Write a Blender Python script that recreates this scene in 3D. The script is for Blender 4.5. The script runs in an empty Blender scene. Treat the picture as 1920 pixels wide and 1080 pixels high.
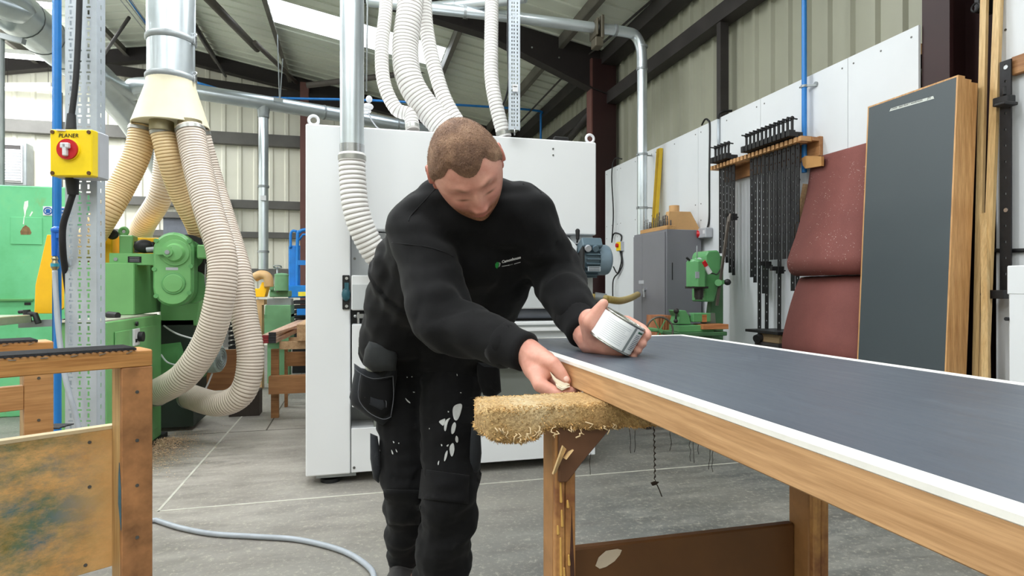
import bpy, math, random
import numpy as np
from mathutils import Vector, Matrix, noise
random.seed(7)
R = math.radians
scene = bpy.context.scene
C = scene.collection

# ---------------------------------------------------------------- camera
FPX, TH, CH = 1130.0, R(14.6), 1.02
cam_d = bpy.data.cameras.new('camera'); cam = bpy.data.objects.new('camera', cam_d)
C.objects.link(cam); scene.camera = cam
cam_d.sensor_width = 36.0; cam_d.lens = 36.0 * FPX / 1920.0
cam_d.clip_start = 0.02; cam_d.clip_end = 200
cam.location = (0, 0, CH); cam.rotation_euler = (R(90), 0, -TH)

# ---------------------------------------------------------------- daylight, exposure
world = bpy.data.worlds.new('world'); scene.world = world; world.use_nodes = True
bg = world.node_tree.nodes['Background']
bg.inputs[0].default_value = (0.86, 0.93, 1.0, 1); bg.inputs[1].default_value = 4.0
scene.view_settings.view_transform = 'Standard'
scene.view_settings.look = 'None'
scene.view_settings.gamma = 1.0
scene.view_settings.use_curve_mapping = False
scene.view_settings.exposure = 0.20
LAMP_W = 42.0      # watts of each ceiling batten

# ---------------------------------------------------------------- measuring helpers
sT, cT = math.sin(TH), math.cos(TH)
def ray(px, py):
    u = (px - 960.0) / FPX; v = (540.0 - py) / FPX
    return Vector((sT + u * cT, cT - u * sT, v))
def at(px, py, d): return Vector((0, 0, CH)) + ray(px, py) * d
def onY(px, py, Y): r = ray(px, py); return at(px, py, Y / r.y)
def onX(px, py, X): r = ray(px, py); return at(px, py, X / r.x)
def onZ(px, py, Z): r = ray(px, py); return at(px, py, (Z - CH) / r.z)

# ---------------------------------------------------------------- materials
def lin(c):
    o = []
    for v in c[:3]:
        v = v / 255.0
        o.append(v / 12.92 if v <= 0.04045 else ((v + 0.055) / 1.055) ** 2.4)
    return (o[0], o[1], o[2], 1.0)
MATS = {}
def _new(name):
    m = bpy.data.materials.new(name); m.use_nodes = True
    nt = m.node_tree; b = nt.nodes['Principled BSDF']
    MATS[name] = m
    return m, nt, b
def _coords(nt, scale=(1, 1, 1), rot=0.0):
    tc = nt.nodes.new('ShaderNodeTexCoord'); mp = nt.nodes.new('ShaderNodeMapping')
    if rot:
        mp.vector_type = 'TEXTURE'; mp.inputs['Rotation'].default_value = (0, 0, rot); scale = tuple(1.0 / q for q in scale)
    mp.inputs['Scale'].default_value = scale
    nt.links.new(tc.outputs['Object'], mp.inputs['Vector'])
    return mp.outputs['Vector']
def _noise(nt, vec, scale, detail=4.0, rough=0.6):
    n = nt.nodes.new('ShaderNodeTexNoise')
    n.inputs['Scale'].default_value = scale; n.inputs['Detail'].default_value = detail
    n.inputs['Roughness'].default_value = rough
    nt.links.new(vec, n.inputs['Vector'])
    return n.outputs['Fac']
def _ramp(nt, fac, stops):
    r = nt.nodes.new('ShaderNodeValToRGB'); e = r.color_ramp.elements
    e[0].position, e[0].color = stops[0]; e[1].position, e[1].color = stops[-1]
    for p, c in stops[1:-1]:
        x = e.new(p); x.color = c
    nt.links.new(fac, r.inputs['Fac'])
    return r.outputs['Color']
def _mix(nt, fac, a, b, mode='MIX'):
    m = nt.nodes.new('ShaderNodeMix'); m.data_type = 'RGBA'; m.blend_type = mode
    if isinstance(fac, (int, float)): m.inputs[0].default_value = fac
    else: nt.links.new(fac, m.inputs[0])
    for i, v in ((6, a), (7, b)):
        if isinstance(v, tuple): m.inputs[i].default_value = v
        else: nt.links.new(v, m.inputs[i])
    return m.outputs[2]
def _bump(nt, b, fac, strength, dist=0.002):
    n = nt.nodes.new('ShaderNodeBump'); n.inputs['Strength'].default_value = strength
    n.inputs['Distance'].default_value = dist
    nt.links.new(fac, n.inputs['Height']); nt.links.new(n.outputs['Normal'], b.inputs['Normal'])
def mat(name, rgb, rough=0.5, metal=0.0, var=0.12, scale=9.0, bump=0.0, bscale=120.0, coat=0.0, spec=0.5):
    if name in MATS: return MATS[name]
    m, nt, b = _new(name)
    c = lin(rgb); v = _coords(nt)
    f = _noise(nt, v, scale)
    lo = tuple(x * (1 - var) for x in c[:3]) + (1,); hi = tuple(min(1, x * (1 + var)) for x in c[:3]) + (1,)
    nt.links.new(_ramp(nt, f, [(0.3, lo), (0.7, hi)]), b.inputs['Base Color'])
    b.inputs['Roughness'].default_value = rough; b.inputs['Metallic'].default_value = metal
    b.inputs['Specular IOR Level'].default_value = spec
    if coat: b.inputs['Coat Weight'].default_value = coat
    if bump: _bump(nt, b, _noise(nt, v, bscale), bump)
    return m
def wood(name, light, dark, axis=0, scale=1.0, rough=0.55, contrast=1.0, gstretch=14.0, stain=None, rot=0.0):
    if name in MATS: return MATS[name]
    m, nt, b = _new(name)
    sc = [gstretch * scale] * 3; sc[axis] = 0.9 * scale
    v = _coords(nt, tuple(sc), rot)
    f1 = _noise(nt, v, 2.2, 6.0, 0.62)
    sc2 = [70 * scale] * 3; sc2[axis] = 3.5 * scale
    f2 = _noise(nt, _coords(nt, tuple(sc2), rot), 2.0, 3.0, 0.6)
    a, d = lin(light), lin(dark)
    mid = tuple((x + y) / 2 for x, y in zip(a, d))
    k = 0.16 / contrast
    col = _ramp(nt, f1, [(0.5 - k, d), (0.5, mid), (0.5 + k, a)])
    fine = _ramp(nt, f2, [(0.35, (0.72, 0.68, 0.62, 1)), (0.6, (1, 1, 1, 1))])
    col = _mix(nt, 0.75, col, fine, 'MULTIPLY')
    if stain:
        s = _noise(nt, _coords(nt), 5.0, 5.0, 0.7)
        col = _mix(nt, _ramp(nt, s, [(0.48, (0, 0, 0, 1)), (0.62, (1, 1, 1, 1))]), col, lin(stain))
    nt.links.new(col, b.inputs['Base Color']); b.inputs['Roughness'].default_value = rough
    _bump(nt, b, f2, 0.25, 0.001)
    return m
def emit(name, rgb, s):
    m, nt, b = _new(name)
    b.inputs['Base Color'].default_value = lin(rgb)
    b.inputs['Emission Color'].default_value = lin(rgb); b.inputs['Emission Strength'].default_value = s
    return m

# ---------------------------------------------------------------- mesh building
def frame_z(d):
    d = Vector(d).normalized()
    a = Vector((0, 0, 1)) if abs(d.z) < 0.95 else Vector((1, 0, 0))
    x = a.cross(d).normalized(); y = d.cross(x)
    return x, y, d
def smooth_path(pts, n=8, radii=None):
    P = [Vector(p) for p in pts]; out = []; rr = []
    for i in range(len(P) - 1):
        p0 = P[max(i - 1, 0)]; p1 = P[i]; p2 = P[i + 1]; p3 = P[min(i + 2, len(P) - 1)]
        for k in range(n):
            t = k / n; t2 = t * t; t3 = t2 * t
            out.append(0.5 * (2 * p1 + (p2 - p0) * t + (2 * p0 - 5 * p1 + 4 * p2 - p3) * t2 + (3 * p1 - p0 - 3 * p2 + p3) * t3))
            if radii: rr.append(radii[i] * (1 - t) + radii[i + 1] * t)
    out.append(P[-1])
    if radii: rr.append(radii[-1]); return out, rr
    return out
def resample(pts, step):
    L = [0.0]
    for a, b in zip(pts, pts[1:]): L.append(L[-1] + (b - a).length)
    n = max(2, int(L[-1] / step)); out = []; j = 0
    for i in range(n + 1):
        s = L[-1] * i / n
        while j < len(L) - 2 and L[j + 1] < s: j += 1
        t = (s - L[j]) / max(1e-9, L[j + 1] - L[j])
        out.append(pts[j].lerp(pts[j + 1], min(1, max(0, t))))
    return out, L[-1]
class MB:
    def __init__(s): s.v = []; s.f = []; s.m = []; s.mi = 0
    def add(s, vs, fs):
        o = len(s.v); s.v += [tuple(v) for v in vs]
        for f in fs: s.f.append([i + o for i in f]); s.m.append(s.mi)
        return s
    def hexa(s, c):      # 8 corners: bottom ring then top ring
        return s.add(c, [(3, 2, 1, 0), (4, 5, 6, 7), (0, 1, 5, 4), (1, 2, 6, 5), (2, 3, 7, 6), (3, 0, 4, 7)])
    def box(s, a, b):
        x0, y0, z0 = [min(p, q) for p, q in zip(a, b)]; x1, y1, z1 = [max(p, q) for p, q in zip(a, b)]
        return s.hexa([(x0, y0, z0), (x1, y0, z0), (x1, y1, z0), (x0, y1, z0), (x0, y0, z1), (x1, y0, z1), (x1, y1, z1), (x0, y1, z1)])
    def obox(s, c, ux, uy, uz, sx, sy, sz):   # oriented box, full sizes
        c = Vector(c); X = Vector(ux).normalized() * sx / 2; Y = Vector(uy).normalized() * sy / 2; Z = Vector(uz).normalized() * sz / 2
        return s.hexa([c - X - Y - Z, c + X - Y - Z, c + X + Y - Z, c - X + Y - Z, c - X - Y + Z, c + X - Y + Z, c + X + Y + Z, c - X + Y + Z])
    def bar(s, p0, p1, w, h, up=(0, 0, 1)):   # rectangular bar between two points
        p0, p1 = Vector(p0), Vector(p1); d = (p1 - p0)
        u = Vector(up); x = d.cross(u)
        if x.length < 1e-6: x = d.cross(Vector((1, 0, 0)))
        z = x.cross(d)
        return s.obox((p0 + p1) / 2, d, x, z, d.length, w, h)
    def tube(s, pts, r, seg=12, caps=True, squash=None):
        P = [Vector(p) for p in pts]; n = len(P)
        rr = r if isinstance(r, (list, tuple)) else [r] * n
        t = (P[1] - P[0]).normalized(); x, y, _ = frame_z(t)
        vs = []; last = t
        for i in range(n):
            t = (P[min(i + 1, n - 1)] - P[max(i - 1, 0)])
            t = t.normalized() if t.length > 1e-9 else last
            q = last.rotation_difference(t); x = q @ x; y = q @ y; last = t
            for k in range(seg):
                a = 2 * math.pi * k / seg
                vs.append(P[i] + (x * math.cos(a) + y * math.sin(a)) * rr[i])
        fs = []
        for i in range(n - 1):
            for k in range(seg):
                k2 = (k + 1) % seg
                fs.append((i * seg + k, i * seg + k2, (i + 1) * seg + k2, (i + 1) * seg + k))
        if caps: fs.append(tuple(range(seg - 1, -1, -1))); fs.append(tuple((n - 1) * seg + k for k in range(seg)))
        return s.add(vs, fs)
    def cyl(s, p0, p1, r0, r1=None, seg=20, caps=True): return s.tube([p0, p1], [r0, r0 if r1 is None else r1], seg, caps)
    def lathe(s, base, axis, prof, seg=28, caps=True):   # prof: (along, radius)
        b = Vector(base); a = Vector(axis).normalized()
        x, y, _ = frame_z(a); vs = []; n = len(prof)
        for h, r in prof:
            for k in range(seg):
                t = 2 * math.pi * k / seg
                vs.append(b + a * h + (x * math.cos(t) + y * math.sin(t)) * r)
        fs = [(i * seg + k, i * seg + (k + 1) % seg, (i + 1) * seg + (k + 1) % seg, (i + 1) * seg + k) for i in range(n - 1) for k in range(seg)]
        if caps: fs.append(tuple(range(seg - 1, -1, -1))); fs.append(tuple((n - 1) * seg + k for k in range(seg)))
        return s.add(vs, fs)
    def prism(s, poly, d):       # poly: 3D points, extruded by vector d
        d = Vector(d); n = len(poly); A = [Vector(p) for p in poly]
        nrm = Vector((0, 0, 0))
        for i in range(n): nrm += A[i].cross(A[(i + 1) % n])
        if nrm.dot(d) > 0: A = A[::-1]
        vs = A + [p + d for p in A]
        return s.add(vs, [tuple(range(n)), tuple(range(2 * n - 1, n - 1, -1))] + [(i, n + i, n + (i + 1) % n, (i + 1) % n) for i in range(n)])
    def ell(s, c, rx, ry, rz, X=(1, 0, 0), Y=(0, 1, 0), Z=(0, 0, 1), nu=16, nv=10):
        c = Vector(c); X = Vector(X).normalized() * rx; Y = Vector(Y).normalized() * ry; Z = Vector(Z).normalized() * rz
        vs = [c - Z]
        for j in range(1, nv):
            p = math.pi * j / nv - math.pi / 2
            for i in range(nu):
                a = 2 * math.pi * i / nu
                vs.append(c + (X * math.cos(a) + Y * math.sin(a)) * math.cos(p) + Z * math.sin(p))
        vs.append(c + Z); fs = [(0, 1 + (i + 1) % nu, 1 + i) for i in range(nu)]
        for j in range(nv - 2):
            for i in range(nu):
                fs.append((1 + j * nu + i, 1 + j * nu + (i + 1) % nu, 1 + (j + 1) * nu + (i + 1) % nu, 1 + (j + 1) * nu + i))
        t = len(vs) - 1; b0 = 1 + (nv - 2) * nu
        fs += [(t, b0 + i, b0 + (i + 1) % nu) for i in range(nu)]
        return s.add(vs, fs)
    def caps(s, p0, p1, r0, r1, n=8):   # tapered capsule
        p0, p1 = Vector(p0), Vector(p1); d = p1 - p0
        if d.length < 1e-5: return s.ell(p0, r0, r0, r0)
        pts = []; rr = []; u = d.normalized()
        for k in range(n + 1):
            a = math.pi / 2 * (k / n); pts.append(p0 - u * r0 * math.cos(a)); rr.append(max(1e-4, r0 * math.sin(a)))
        for k in range(n + 1):
            a = math.pi / 2 * (k / n); pts.append(p1 + u * r1 * math.sin(a)); rr.append(max(1e-4, r1 * math.cos(a)))
        return s.tube(pts, rr, 14)
    def torus(s, c, axis, Rr, r, seg=24, ss=8):
        x, y, _ = frame_z(axis); c = Vector(c)
        pts = [c + (x * math.cos(2 * math.pi * k / seg) + y * math.sin(2 * math.pi * k / seg)) * Rr for k in range(seg)]
        a = Vector(axis).normalized(); vs = []
        for k, p in enumerate(pts):
            o = (p - c).normalized()
            for j in range(ss):
                t = 2 * math.pi * j / ss; vs.append(p + (o * math.cos(t) + a * math.sin(t)) * r)
        return s.add(vs, [(k * ss + j, ((k + 1) % seg) * ss + j, ((k + 1) % seg) * ss + (j + 1) % ss, k * ss + (j + 1) % ss) for k in range(seg) for j in range(ss)])
    def perf(s, O, U, V, w, h, t, holes):      # flat plate w x h with rectangular holes (x0,x1,y0,y1), thickness t
        O, U, V = Vector(O), Vector(U).normalized(), Vector(V).normalized(); N = U.cross(V)
        xs = sorted({0.0, w} | {round(q, 5) for a in holes for q in a[:2]}); ys = sorted({0.0, h} | {round(q, 5) for a in holes for q in a[2:]})
        nx, ny = len(xs), len(ys)
        hx = np.zeros((nx - 1, ny - 1), bool); XS = np.array(xs); YS = np.array(ys)
        for a in holes:
            i0, i1 = np.searchsorted(XS, round(a[0], 5)), np.searchsorted(XS, round(a[1], 5)); j0, j1 = np.searchsorted(YS, round(a[2], 5)), np.searchsorted(YS, round(a[3], 5))
            hx[i0:i1, j0:j1] = True
        vs = []
        for k in (0, 1):
            for y in ys:
                for x in xs: vs.append(O + U * x + V * y + N * (t * k))
        idx = lambda i, j, k: k * nx * ny + j * nx + i
        fs = []
        solid = lambda i, j: 0 <= i < nx - 1 and 0 <= j < ny - 1 and not hx[i, j]
        for j in range(ny - 1):
            for i in range(nx - 1):
                if hx[i, j]: continue
                fs.append((idx(i, j, 1), idx(i + 1, j, 1), idx(i + 1, j + 1, 1), idx(i, j + 1, 1)))
                fs.append((idx(i, j, 0), idx(i, j + 1, 0), idx(i + 1, j + 1, 0), idx(i + 1, j, 0)))
                if not solid(i - 1, j): fs.append((idx(i, j, 0), idx(i, j, 1), idx(i, j + 1, 1), idx(i, j + 1, 0)))
                if not solid(i + 1, j): fs.append((idx(i + 1, j, 0), idx(i + 1, j + 1, 0), idx(i + 1, j + 1, 1), idx(i + 1, j, 1)))
                if not solid(i, j - 1): fs.append((idx(i, j, 0), idx(i + 1, j, 0), idx(i + 1, j, 1), idx(i, j, 1)))
                if not solid(i, j + 1): fs.append((idx(i, j + 1, 0), idx(i, j + 1, 1), idx(i + 1, j + 1, 1), idx(i + 1, j + 1, 0)))
        return s.add(vs, fs)
    def build(s, name, m, parent=None, smooth=False, bevel=0.0, segs=1):
        ms = m if isinstance(m, (list, tuple)) else [m]
        V = np.array(s.v, dtype=float)
        if parent is not None: off = wloc(parent)
        else:
            lo, hi = V.min(0), V.max(0); off = Vector(((lo[0] + hi[0]) / 2, (lo[1] + hi[1]) / 2, lo[2]))
        V = V - np.array(off)
        me = bpy.data.meshes.new(name); me.from_pydata(V.tolist(), [], s.f)
        for q in ms: me.materials.append(q)
        if len(ms) > 1: me.polygons.foreach_set('material_index', s.m)
        if smooth:
            me.polygons.foreach_set('use_smooth', [True] * len(me.polygons))
            if isinstance(smooth, (int, float)) and not isinstance(smooth, bool):
                me.set_sharp_from_angle(angle=R(smooth))
        o = bpy.data.objects.new(name, me); C.objects.link(o)
        if parent is not None: o.parent = parent
        else: o.location = off
        if bevel:
            b = o.modifiers.new('bevel', 'BEVEL'); b.width = bevel; b.segments = segs; b.limit_method = 'ANGLE'
        return o
def wloc(o):
    l = Vector((0, 0, 0))
    while o is not None: l = l + o.location; o = o.parent
    return l
def tag(o, label, cat, group=None):
    o['label'] = label; o['category'] = cat
    if group: o['group'] = group
    return o
def thing(name, loc, label, cat, group=None):
    o = bpy.data.objects.new(name, None); C.objects.link(o); o.location = Vector(loc); o.empty_display_size = 0.1
    return tag(o, label, cat, group)
def struct(o): o['kind'] = 'structure'; return o
def part(name, m, parent, fn, smooth=False, bevel=0.0, label=None):
    b = MB(); fn(b); o = b.build(name, m, parent, smooth, bevel)
    if label: o['label'] = label
    return o
def pbox(name, m, parent, a, b, bevel=0.0, label=None): return part(name, m, parent, lambda q: q.box(a, b), False, bevel, label)
def pcyl(name, m, parent, p0, p1, r0, r1=None, seg=20, label=None): return part(name, m, parent, lambda q: q.cyl(p0, p1, r0, r1, seg), 40, 0, label)
def copy_tree(o, parent=None):
    c = o.copy(); C.objects.link(c); c.parent = parent
    for ch in list(o.children): copy_tree(ch, c)
    return c
def text_mesh(body, size, name, m, parent, origin, ux, uy, extrude=0.0006, shear=0.0, fn=None, offset=0.0):
    cu = bpy.data.curves.new('lettering', 'FONT'); cu.body = body; cu.size = size; cu.extrude = extrude; cu.shear = shear
    cu.offset = offset; cu.resolution_u = 3
    t = bpy.data.objects.new('lettering', cu); C.objects.link(t)
    dg = bpy.context.evaluated_depsgraph_get()
    me = bpy.data.meshes.new_from_object(t.evaluated_get(dg))
    C.objects.unlink(t); bpy.data.objects.remove(t); bpy.data.curves.remove(cu)
    ux = Vector(ux).normalized(); uy = Vector(uy).normalized(); uz = ux.cross(uy); off = wloc(parent); o0 = Vector(origin)
    for v in me.vertices:
        p = o0 + ux * v.co.x + uy * v.co.y + uz * v.co.z
        if fn: p = fn(p)
        v.co = p - off
    me.materials.clear(); me.materials.append(m)
    o = bpy.data.objects.new(name, me); C.objects.link(o); o.parent = parent
    return o
def remesh(mb, voxel, it=4, fac=0.5):
    me = bpy.data.meshes.new('tmp'); me.from_pydata(mb.v, [], mb.f)
    o = bpy.data.objects.new('tmp', me); C.objects.link(o)
    r = o.modifiers.new('r', 'REMESH'); r.mode = 'VOXEL'; r.voxel_size = voxel
    if it:
        q = o.modifiers.new('s', 'SMOOTH'); q.factor = fac; q.iterations = it
    dg = bpy.context.evaluated_depsgraph_get()
    out = bpy.data.meshes.new_from_object(o.evaluated_get(dg))
    C.objects.unlink(o); bpy.data.objects.remove(o); bpy.data.meshes.remove(me)
    out.polygons.foreach_set('use_smooth', [True] * len(out.polygons))
    return out

# ---------------------------------------------------------------- shared materials
galv = mat('galvanised_steel', (204, 212, 216), 0.32, 0.75, 0.10, 3.0)
galv_dull = mat('dull_galvanised_steel', (150, 155, 156), 0.5, 0.5, 0.15, 4.0)
galv_plate = mat('zinc_plate', (190, 198, 206), 0.45, 0.35, 0.08, 14.0)
black_rub = mat('black_rubber', (22, 22, 24), 0.6, 0, 0.2)
black_met = mat('black_painted_steel', (30, 29, 30), 0.5, 0.2, 0.25, 30.0)
dark_steel = mat('dark_steel_paint', (52, 48, 47), 0.6, 0.1, 0.25, 3.0)
maroon = mat('maroon_steel_paint', (44, 17, 17), 0.55, 0.0, 0.2, 2.5)
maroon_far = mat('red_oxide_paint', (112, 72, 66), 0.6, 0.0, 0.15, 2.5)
steel = mat('bright_steel', (190, 192, 195), 0.25, 0.9, 0.08)
white_plastic = mat('white_plastic', (225, 225, 228), 0.4, 0, 0.04)
grey_plastic = mat('grey_plastic', (178, 180, 186), 0.45, 0, 0.05)
red_plastic = mat('red_plastic', (196, 24, 34), 0.35, 0, 0.08)
yellow_paint = mat('yellow_enclosure', (247, 213, 10), 0.4, 0, 0.05)
blue_pipe = mat('blue_pipe_paint', (28, 122, 200), 0.4, 0, 0.1)
ink = mat('black_ink', (18, 18, 20), 0.7, 0, 0.05)
screw_m = mat('screw_steel', (110, 110, 108), 0.4, 0.7, 0.1)
# ================================================================ the building
def roof_z(x): return 4.62 - 0.186 * x if x > -3 else 4.62 + 0.558 - 0.186 * (-3 - x)
YB, YF, XR, XL = 11.5, -5.0, 3.25, -9.2
# ---- floor
FLX, FLY = -1.0 - (XL + XR) / 2, 4.0 - (YF + YB) / 2     # middle of the paler area round the planer, in the floor's own frame
def mk_floor():
    m, nt, b = _new('dusty_concrete')
    v = _coords(nt)
    big = _noise(nt, v, 0.9, 6.0, 0.65); mid = _noise(nt, _coords(nt, (1, 3.0, 1)), 3.2, 7.0, 0.72); fine = _noise(nt, v, 48.0, 8.0, 0.85)
    base = _ramp(nt, mid, [(0.30, lin((70, 72, 71))), (0.5, lin((106, 107, 103))), (0.70, lin((140, 139, 132)))])
    base = _mix(nt, _ramp(nt, big, [(0.40, (0, 0, 0, 1)), (0.75, (0.7, 0.7, 0.7, 1))]), base, lin((142, 137, 126)))
    vd = nt.nodes.new('ShaderNodeVectorMath'); vd.operation = 'DISTANCE'; nt.links.new(v, vd.inputs[0]); vd.inputs[1].default_value = (FLX, FLY, 0)
    ad = nt.nodes.new('ShaderNodeMath'); ad.operation = 'MULTIPLY_ADD'; nt.links.new(mid, ad.inputs[0]); ad.inputs[1].default_value = 3.2; nt.links.new(vd.outputs['Value'], ad.inputs[2])
    pale_mask = _ramp(nt, ad.outputs[0], [(0.42, (1, 1, 1, 1)), (0.92, (0, 0, 0, 1))])
    sc_n = nt.nodes.new('ShaderNodeMath'); sc_n.operation = 'MULTIPLY'; nt.links.new(ad.outputs[0], sc_n.inputs[0]); sc_n.inputs[1].default_value = .22
    nt.links.new(sc_n.outputs[0], pale_mask.node.inputs['Fac'])
    base = _mix(nt, pale_mask, base, _ramp(nt, mid, [(0.32, lin((128, 123, 117))), (0.68, lin((186, 178, 168)))]))
    spk = _ramp(nt, fine, [(0.53, (0, 0, 0, 1)), (0.70, (0.85, 0.85, 0.85, 1))])
    base = _mix(nt, spk, base, lin((196, 190, 172)))
    nt.links.new(base, b.inputs['Base Color'])
    nt.links.new(_ramp(nt, mid, [(0.3, (0.42,) * 3 + (1,)), (0.7, (0.7,) * 3 + (1,))]), b.inputs['Roughness'])
    _bump(nt, b, fine, 0.15, 0.002)
    return m
fl = MB().add([(XL, YF, 0), (XR, YF, 0), (XR, YB, 0), (XL, YB, 0)], [(0, 1, 2, 3)])
fl.add([(XL, YF, -.1), (XR, YF, -.1), (XR, YB, -.1), (XL, YB, -.1)], [(3, 2, 1, 0)])
floor = struct(fl.build('floor', mk_floor()))
joint_m = mat('pale_joint_filler', (190, 188, 176), 0.8, 0, 0.15, 12)
joint_d = mat('dark_joint', (84, 78, 70), 0.8, 0, 0.15, 12)
pbox('floor_joint', joint_m, floor, (-0.87, 3.066, 0), (3.0, 3.078, 0.0015))
pbox('floor_joint', joint_m, floor, (-0.876, 3.066, 0), (-0.864, 5.2, 0.0015))
pbox('floor_joint', joint_d, floor, (-1.9, 4.62, 0), (2.9, 4.627, 0.0012))
pbox('floor_joint', joint_d, floor, (-0.62, 4.632, 0), (-0.61, 8.0, 0.0012))

# ---- corrugated sheet walls
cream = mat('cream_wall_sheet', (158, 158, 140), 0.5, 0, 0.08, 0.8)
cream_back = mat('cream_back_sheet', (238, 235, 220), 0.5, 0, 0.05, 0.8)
def corrugated(mb, P, along, up_fn, L, n_dir, pitch=0.2, depth=0.028):
    # vertical trapezoid ribs; P start, along unit vector, up_fn(s)-> (z0,z1)
    s = 0.0; prof = []
    while s < L:
        prof += [(s, 0), (s + pitch * .66, 0), (s + pitch * .74, depth), (s + pitch * .92, depth)]
        s += pitch
    P = Vector(P); a = Vector(along); nd = Vector(n_dir); vs = []; fs = []
    for q, h in prof:
        z0, z1 = up_fn(q); p = P + a * q + nd * h
        vs += [(p.x, p.y, z0), (p.x, p.y, z1)]
    for i in range(len(prof) - 1): fs.append((2 * i, 2 * i + 2, 2 * i + 3, 2 * i + 1))
    mb.add(vs, fs)
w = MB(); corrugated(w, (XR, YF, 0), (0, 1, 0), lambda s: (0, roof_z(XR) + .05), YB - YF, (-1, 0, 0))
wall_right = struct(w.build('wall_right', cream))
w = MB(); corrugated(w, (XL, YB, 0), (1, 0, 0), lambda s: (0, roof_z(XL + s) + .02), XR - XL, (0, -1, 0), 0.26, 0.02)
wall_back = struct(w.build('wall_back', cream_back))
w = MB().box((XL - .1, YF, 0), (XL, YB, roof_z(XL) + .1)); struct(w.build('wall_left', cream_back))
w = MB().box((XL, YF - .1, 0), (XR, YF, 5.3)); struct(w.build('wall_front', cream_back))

# ---- white lining boards on the right wall, each its own board
lining = mat('white_lining_board', (222, 225, 228), 0.55, 0, 0.03, 1.5)
seams = [6.9, 6.5, 5.65, 4.82, 3.96, 3.12, 2.63]
def board(y0, y1, zt):
    o = pbox('lining_panel', lining, wall_right, (2.985, y1 + .002, 0.0), (3.0, y0 - .002, zt))
    n = 3
    for zz in (zt - .05, zt * .72, zt * .66):
        for yy in (y0 - .045, (y0 + y1) / 2, y1 + .045):
            if zz < zt * .7 and yy == (y0 + y1) / 2: continue
            pcyl('screw', screw_m, o, (2.983, yy, zz), (2.986, yy, zz), 0.006, seg=8)
    return o
for a, b_ in zip(seams, seams[1:]): board(a, b_, 2.46)
board(2.22, 1.6, 3.4); board(1.6, 0.75, 3.4); board(0.75, -0.1, 2.46)
ledge = mat('batten_timber', (150, 120, 85), 0.7)
pbox('batten', ledge, wall_right, (3.0, 2.63, 2.30), (3.2, 6.9, 2.36))

# ---- rails, eaves beam, columns, rafters (steel frame)
def rail(name, a, b, w_, h_, m=dark_steel): return struct(part(name, m, None, lambda q: (q.bar(a, b, w_, h_))))
rail('trim_1', (3.14, YF, 3.42), (3.14, YB, 3.42), 0.14, 0.15)
rail('trim_2', (3.10, YF, 3.92), (3.10, YB, 3.92), 0.20, 0.17)
struct(pbox('trim_3', dark_steel, None, (3.08, 4.62, 2.3), (3.16, 4.68, 3.4)))
# columns
cb = MB()
cb.box((2.88, 7.05, 0), (3.2, 7.065, 3.9)); cb.box((2.88, 7.19, 0), (3.2, 7.205, 3.9)); cb.box((3.03, 7.06, 0), (3.045, 7.2, 3.9))
col_main = struct(cb.build('trim_4', maroon))
for i in range(7):
    pcyl('bolt', screw_m, col_main, (2.872, 7.128, 0.5 + i * .28), (2.88, 7.128, 0.5 + i * .28), .012, seg=8)
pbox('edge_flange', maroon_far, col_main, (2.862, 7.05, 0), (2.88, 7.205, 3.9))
cb = MB(); cb.box((3.005, 2.47, 0), (3.03, 2.628, 4.0)); cb.box((3.03, 2.54, 0), (3.2, 2.56, 4.0)); cb.box((3.2, 2.2, 0), (3.22, 2.7, 4.0))
struct(cb.build('trim_5', maroon))
# rafter with haunch at Y=7.1, gable rafter at the back
def rafter(name, Y, depth, haunch, m):
    pts = [(2.95, roof_z(2.95) - .12), (-3, roof_z(-3) - .12), (XL, roof_z(XL) - .12)]
    q = MB()
    top = [(3.2, roof_z(3.2)), (-3, roof_z(-3)), (XL, roof_z(XL))]
    bot = [(XL, roof_z(XL) - depth), (-3, roof_z(-3) - depth)]
    if haunch: bot += [(1.5, roof_z(1.5) - depth - .03), (2.88, 3.55), (3.2, 3.46)]
    else: bot += [(3.2, roof_z(3.2) - depth)]
    poly = [(x, Y, z - .03) for x, z in top + bot]
    q.prism(poly, (0, .02, 0))
    # bottom flange
    fl2 = bot[::-1]
    for (xa, za), (xb, zb) in zip(fl2, fl2[1:]): q.bar((xa, Y + .01, za - .03), (xb, Y + .01, zb - .03), .16, .016)
    o = struct(q.build(name, m)); return o
black_beam = mat('near_black_beam', (34, 27, 27), 0.6, 0, 0.2)
raf = rafter('trim_6', 7.1, 0.22, True, black_beam)
for x, z in ((1.9, 4.02), (2.1, 3.97), (2.45, 3.88)): pcyl('bolt', steel, raf, (x, 7.09, z), (x, 7.1, z), .012, seg=8)
rafter('trim_7', 11.35, 0.24, False, black_beam)
rafter('trim_8', 2.55, 0.22, False, black_beam)
struct(part('trim_9', black_beam, None, lambda q: q.bar(onY(190, 128, 11.2), onY(655, 195, 11.2), .05, .16)))
# purlins
purl = mat('purlin_steel', (112, 108, 100), 0.55, 0.2, 0.2, 3)
for i, x in enumerate((-2.33, -1.138, 0.055, 1.247, 2.454, -3.7, -5.0, -6.3)):
    q = MB(); z = roof_z(x)
    q.box((x - .006, YF, z - .16), (x + .006, YB, z - .02)); q.box((x - .006, YF, z - .166), (x + .055, YB, z - .154))
    struct(q.build('trim_%d' % (10 + i), purl))
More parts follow.
